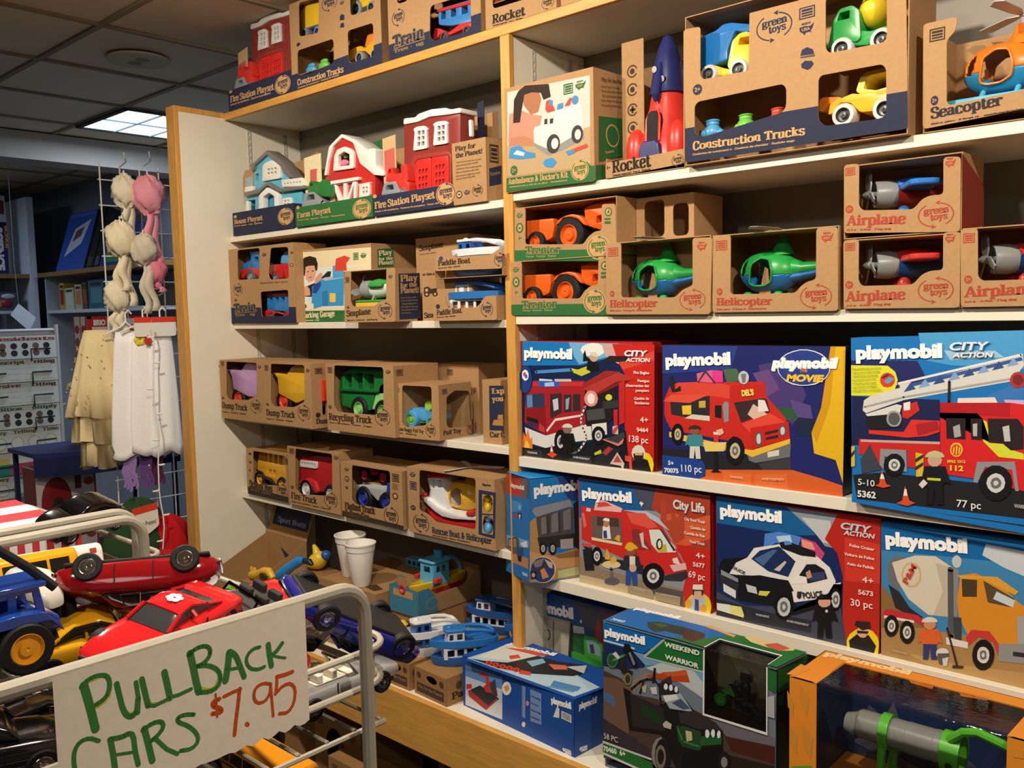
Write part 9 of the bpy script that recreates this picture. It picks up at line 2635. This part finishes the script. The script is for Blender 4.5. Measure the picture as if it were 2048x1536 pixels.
def lean(label,x,wd,h,col,back,art_,name='puzzle_box',th=.06):
 t=thing(name,label,'boxed game',(x,2.68,EYE+.363),0); t.rotation_euler=(-.30,0,.0)
 B(back).box(0,wd,0,th,0.0,h).build('carton','print',t)
 a=B()
 for pts,c,o in art_: a.add([(p*wd,-.0006-o,q*h) for p,q in pts],[list(range(len(pts)))],c)
 a.build('printed_artwork','print',t); return t
R4=lambda a,b_,c,d:[(a,b_),(c,b_),(c,d),(a,d)]
lean('blue box with a pale game board picture, leaning on the back wall shelf',-7.10,.50,.46,'2a4aa0','1a1a1c',[(R4(0,0,1,1),'2c52ac',0),([(.18,.25),(.7,.45),(.85,.85),(.35,.72)],'c3cad6',.0004),([(.35,.5),(.62,.58),(.68,.74),(.42,.68)],'6a4a5a',.0008),(R4(.05,.92,.95,.98),'4a6ac0',.0004)])
lean('narrow dark box standing edge on beside the blue one',-6.56,.10,.47,'1c1a18','1c1a18',[(R4(.1,.05,.9,.2),'3a3a3a',0)])
lean('black box standing edge on, second dark one on the wall shelf',-6.43,.08,.44,'141414','141414',[(R4(.1,.05,.9,.2),'4a4a4a',0)])
lean('dark blue box with a green and yellow car picture on the wall shelf',-6.33,.48,.30,'1c2a6a','1c2450',[(R4(0,0,1,1),'202f78',0),([(.12,.1),(.8,.1),(.85,.72),(.2,.72)],'8a8c3a',.0004),([(.15,.1),(.8,.1),(.8,.25),(.15,.25)],'2f7a5a',.0008),([(.28,.3),(.4,.3),(.44,.65),(.34,.65)],'24241c',.0008),([(.58,.3),(.7,.3),(.74,.65),(.64,.65)],'2a2420',.0008)])
def small(label,x,wd,h,d,col,acc,name='small_box'):
 t=thing(name,label,'boxed game',(x,2.68,EYE+.0785),0); B(col).box(0,wd,0,d,0,h).build('carton','print',t)
 a=B(); a.flat([(wd*.15,h*.2),(wd*.85,h*.2),(wd*.85,h*.75),(wd*.15,h*.75)],-.0006,acc); a.flat([(wd*.15,h*.82),(wd*.85,h*.82),(wd*.85,h*.92),(wd*.15,h*.92)],-.0006,'3a3432'); a.build('printed_artwork','print',t)
small('yellow and red small box on the lower back shelf',-7.05,.09,.20,.1,'b89a3a','a02c2c')
small('cream small box with a frame print on the lower back shelf',-6.95,.16,.16,.08,'b9bda6','c9ccb8')
small('cream and orange small box on the lower back shelf',-6.77,.12,.18,.08,'b8a890','c07a4a')
small('narrow brown small box on the lower back shelf',-6.63,.07,.19,.08,'6a4034','8a5a44')
small('teal bag of bricks on the lower back shelf',-6.53,.26,.20,.1,'2f6470','5a8a94','teal_bag')
small('dark teal box behind the bonnets on the lower back shelf',-6.24,.34,.22,.1,'24505c','3a6a74')
sb_=thing('science_box','tall purple box with vertical white lettering at the left edge','boxed game',(-7.62,2.30,EYE+.363),0)
B('221c5a').box(0,.10,0,.20,0,.60).build('carton','print',sb_)
a=B(); a.add([(.1006,y,z) for y,z in((0,.40),(.2,.40),(.2,.6),(0,.6))],[(0,1,2,3)],'b9bcc6'); a.add([(.1009,y,z) for y,z in((.05,.46),(.19,.46),(.19,.56),(.1,.58))],[(0,1,2,3)],'6a2a34'); a.build('printed_artwork','print',sb_)
tt=B(); put_text(tt,'SCIENCE','e6e6f0',(.11,.36),(.11,.03),.06,'B',lambda u,v:(.1012,u,v)); put_text(tt,'BONUS','d89a3a',(.185,.37),(.185,.20),.02,'B',lambda u,v:(.1012,u,v)); tt.build('lettering','print',sb_)
pt=thing('toy_pack','clear pack of coloured toys on the low shelf at the left edge','boxed game',(-7.58,2.25,EYE+.0825),0); B('3a4a5a').box(0,.15,0,.26,0,.14).build('carton','print',pt)
b=B('b8902c'); b.ell((.15,.12,.05),.012,.04,.03); b.ell((.15,.18,.06),.012,.05,.035,col='8a2a34'); b.ell((.15,.2,.11),.01,.05,.02,col='aab4c4'); b.build('toys_inside','plastic',pt)
tg=thing('paper_tag','white paper tag hanging on a string before the pale gable','tag',(-5.9,2.02,EYE+.04))
b=B('c2c8d2'); b.prism([(-.07,.0),(-.02,.07),(.075,-.02),(.03,-.10)],0,.0015,ax='x'); b.build('card','print',tg)
B('9a9aa0').tube([(.001,-.02,.06),(.001,-.03,.3),(.001,-.03,CEIL-EYE-.05)],.0015,6).build('string','wire',tg)
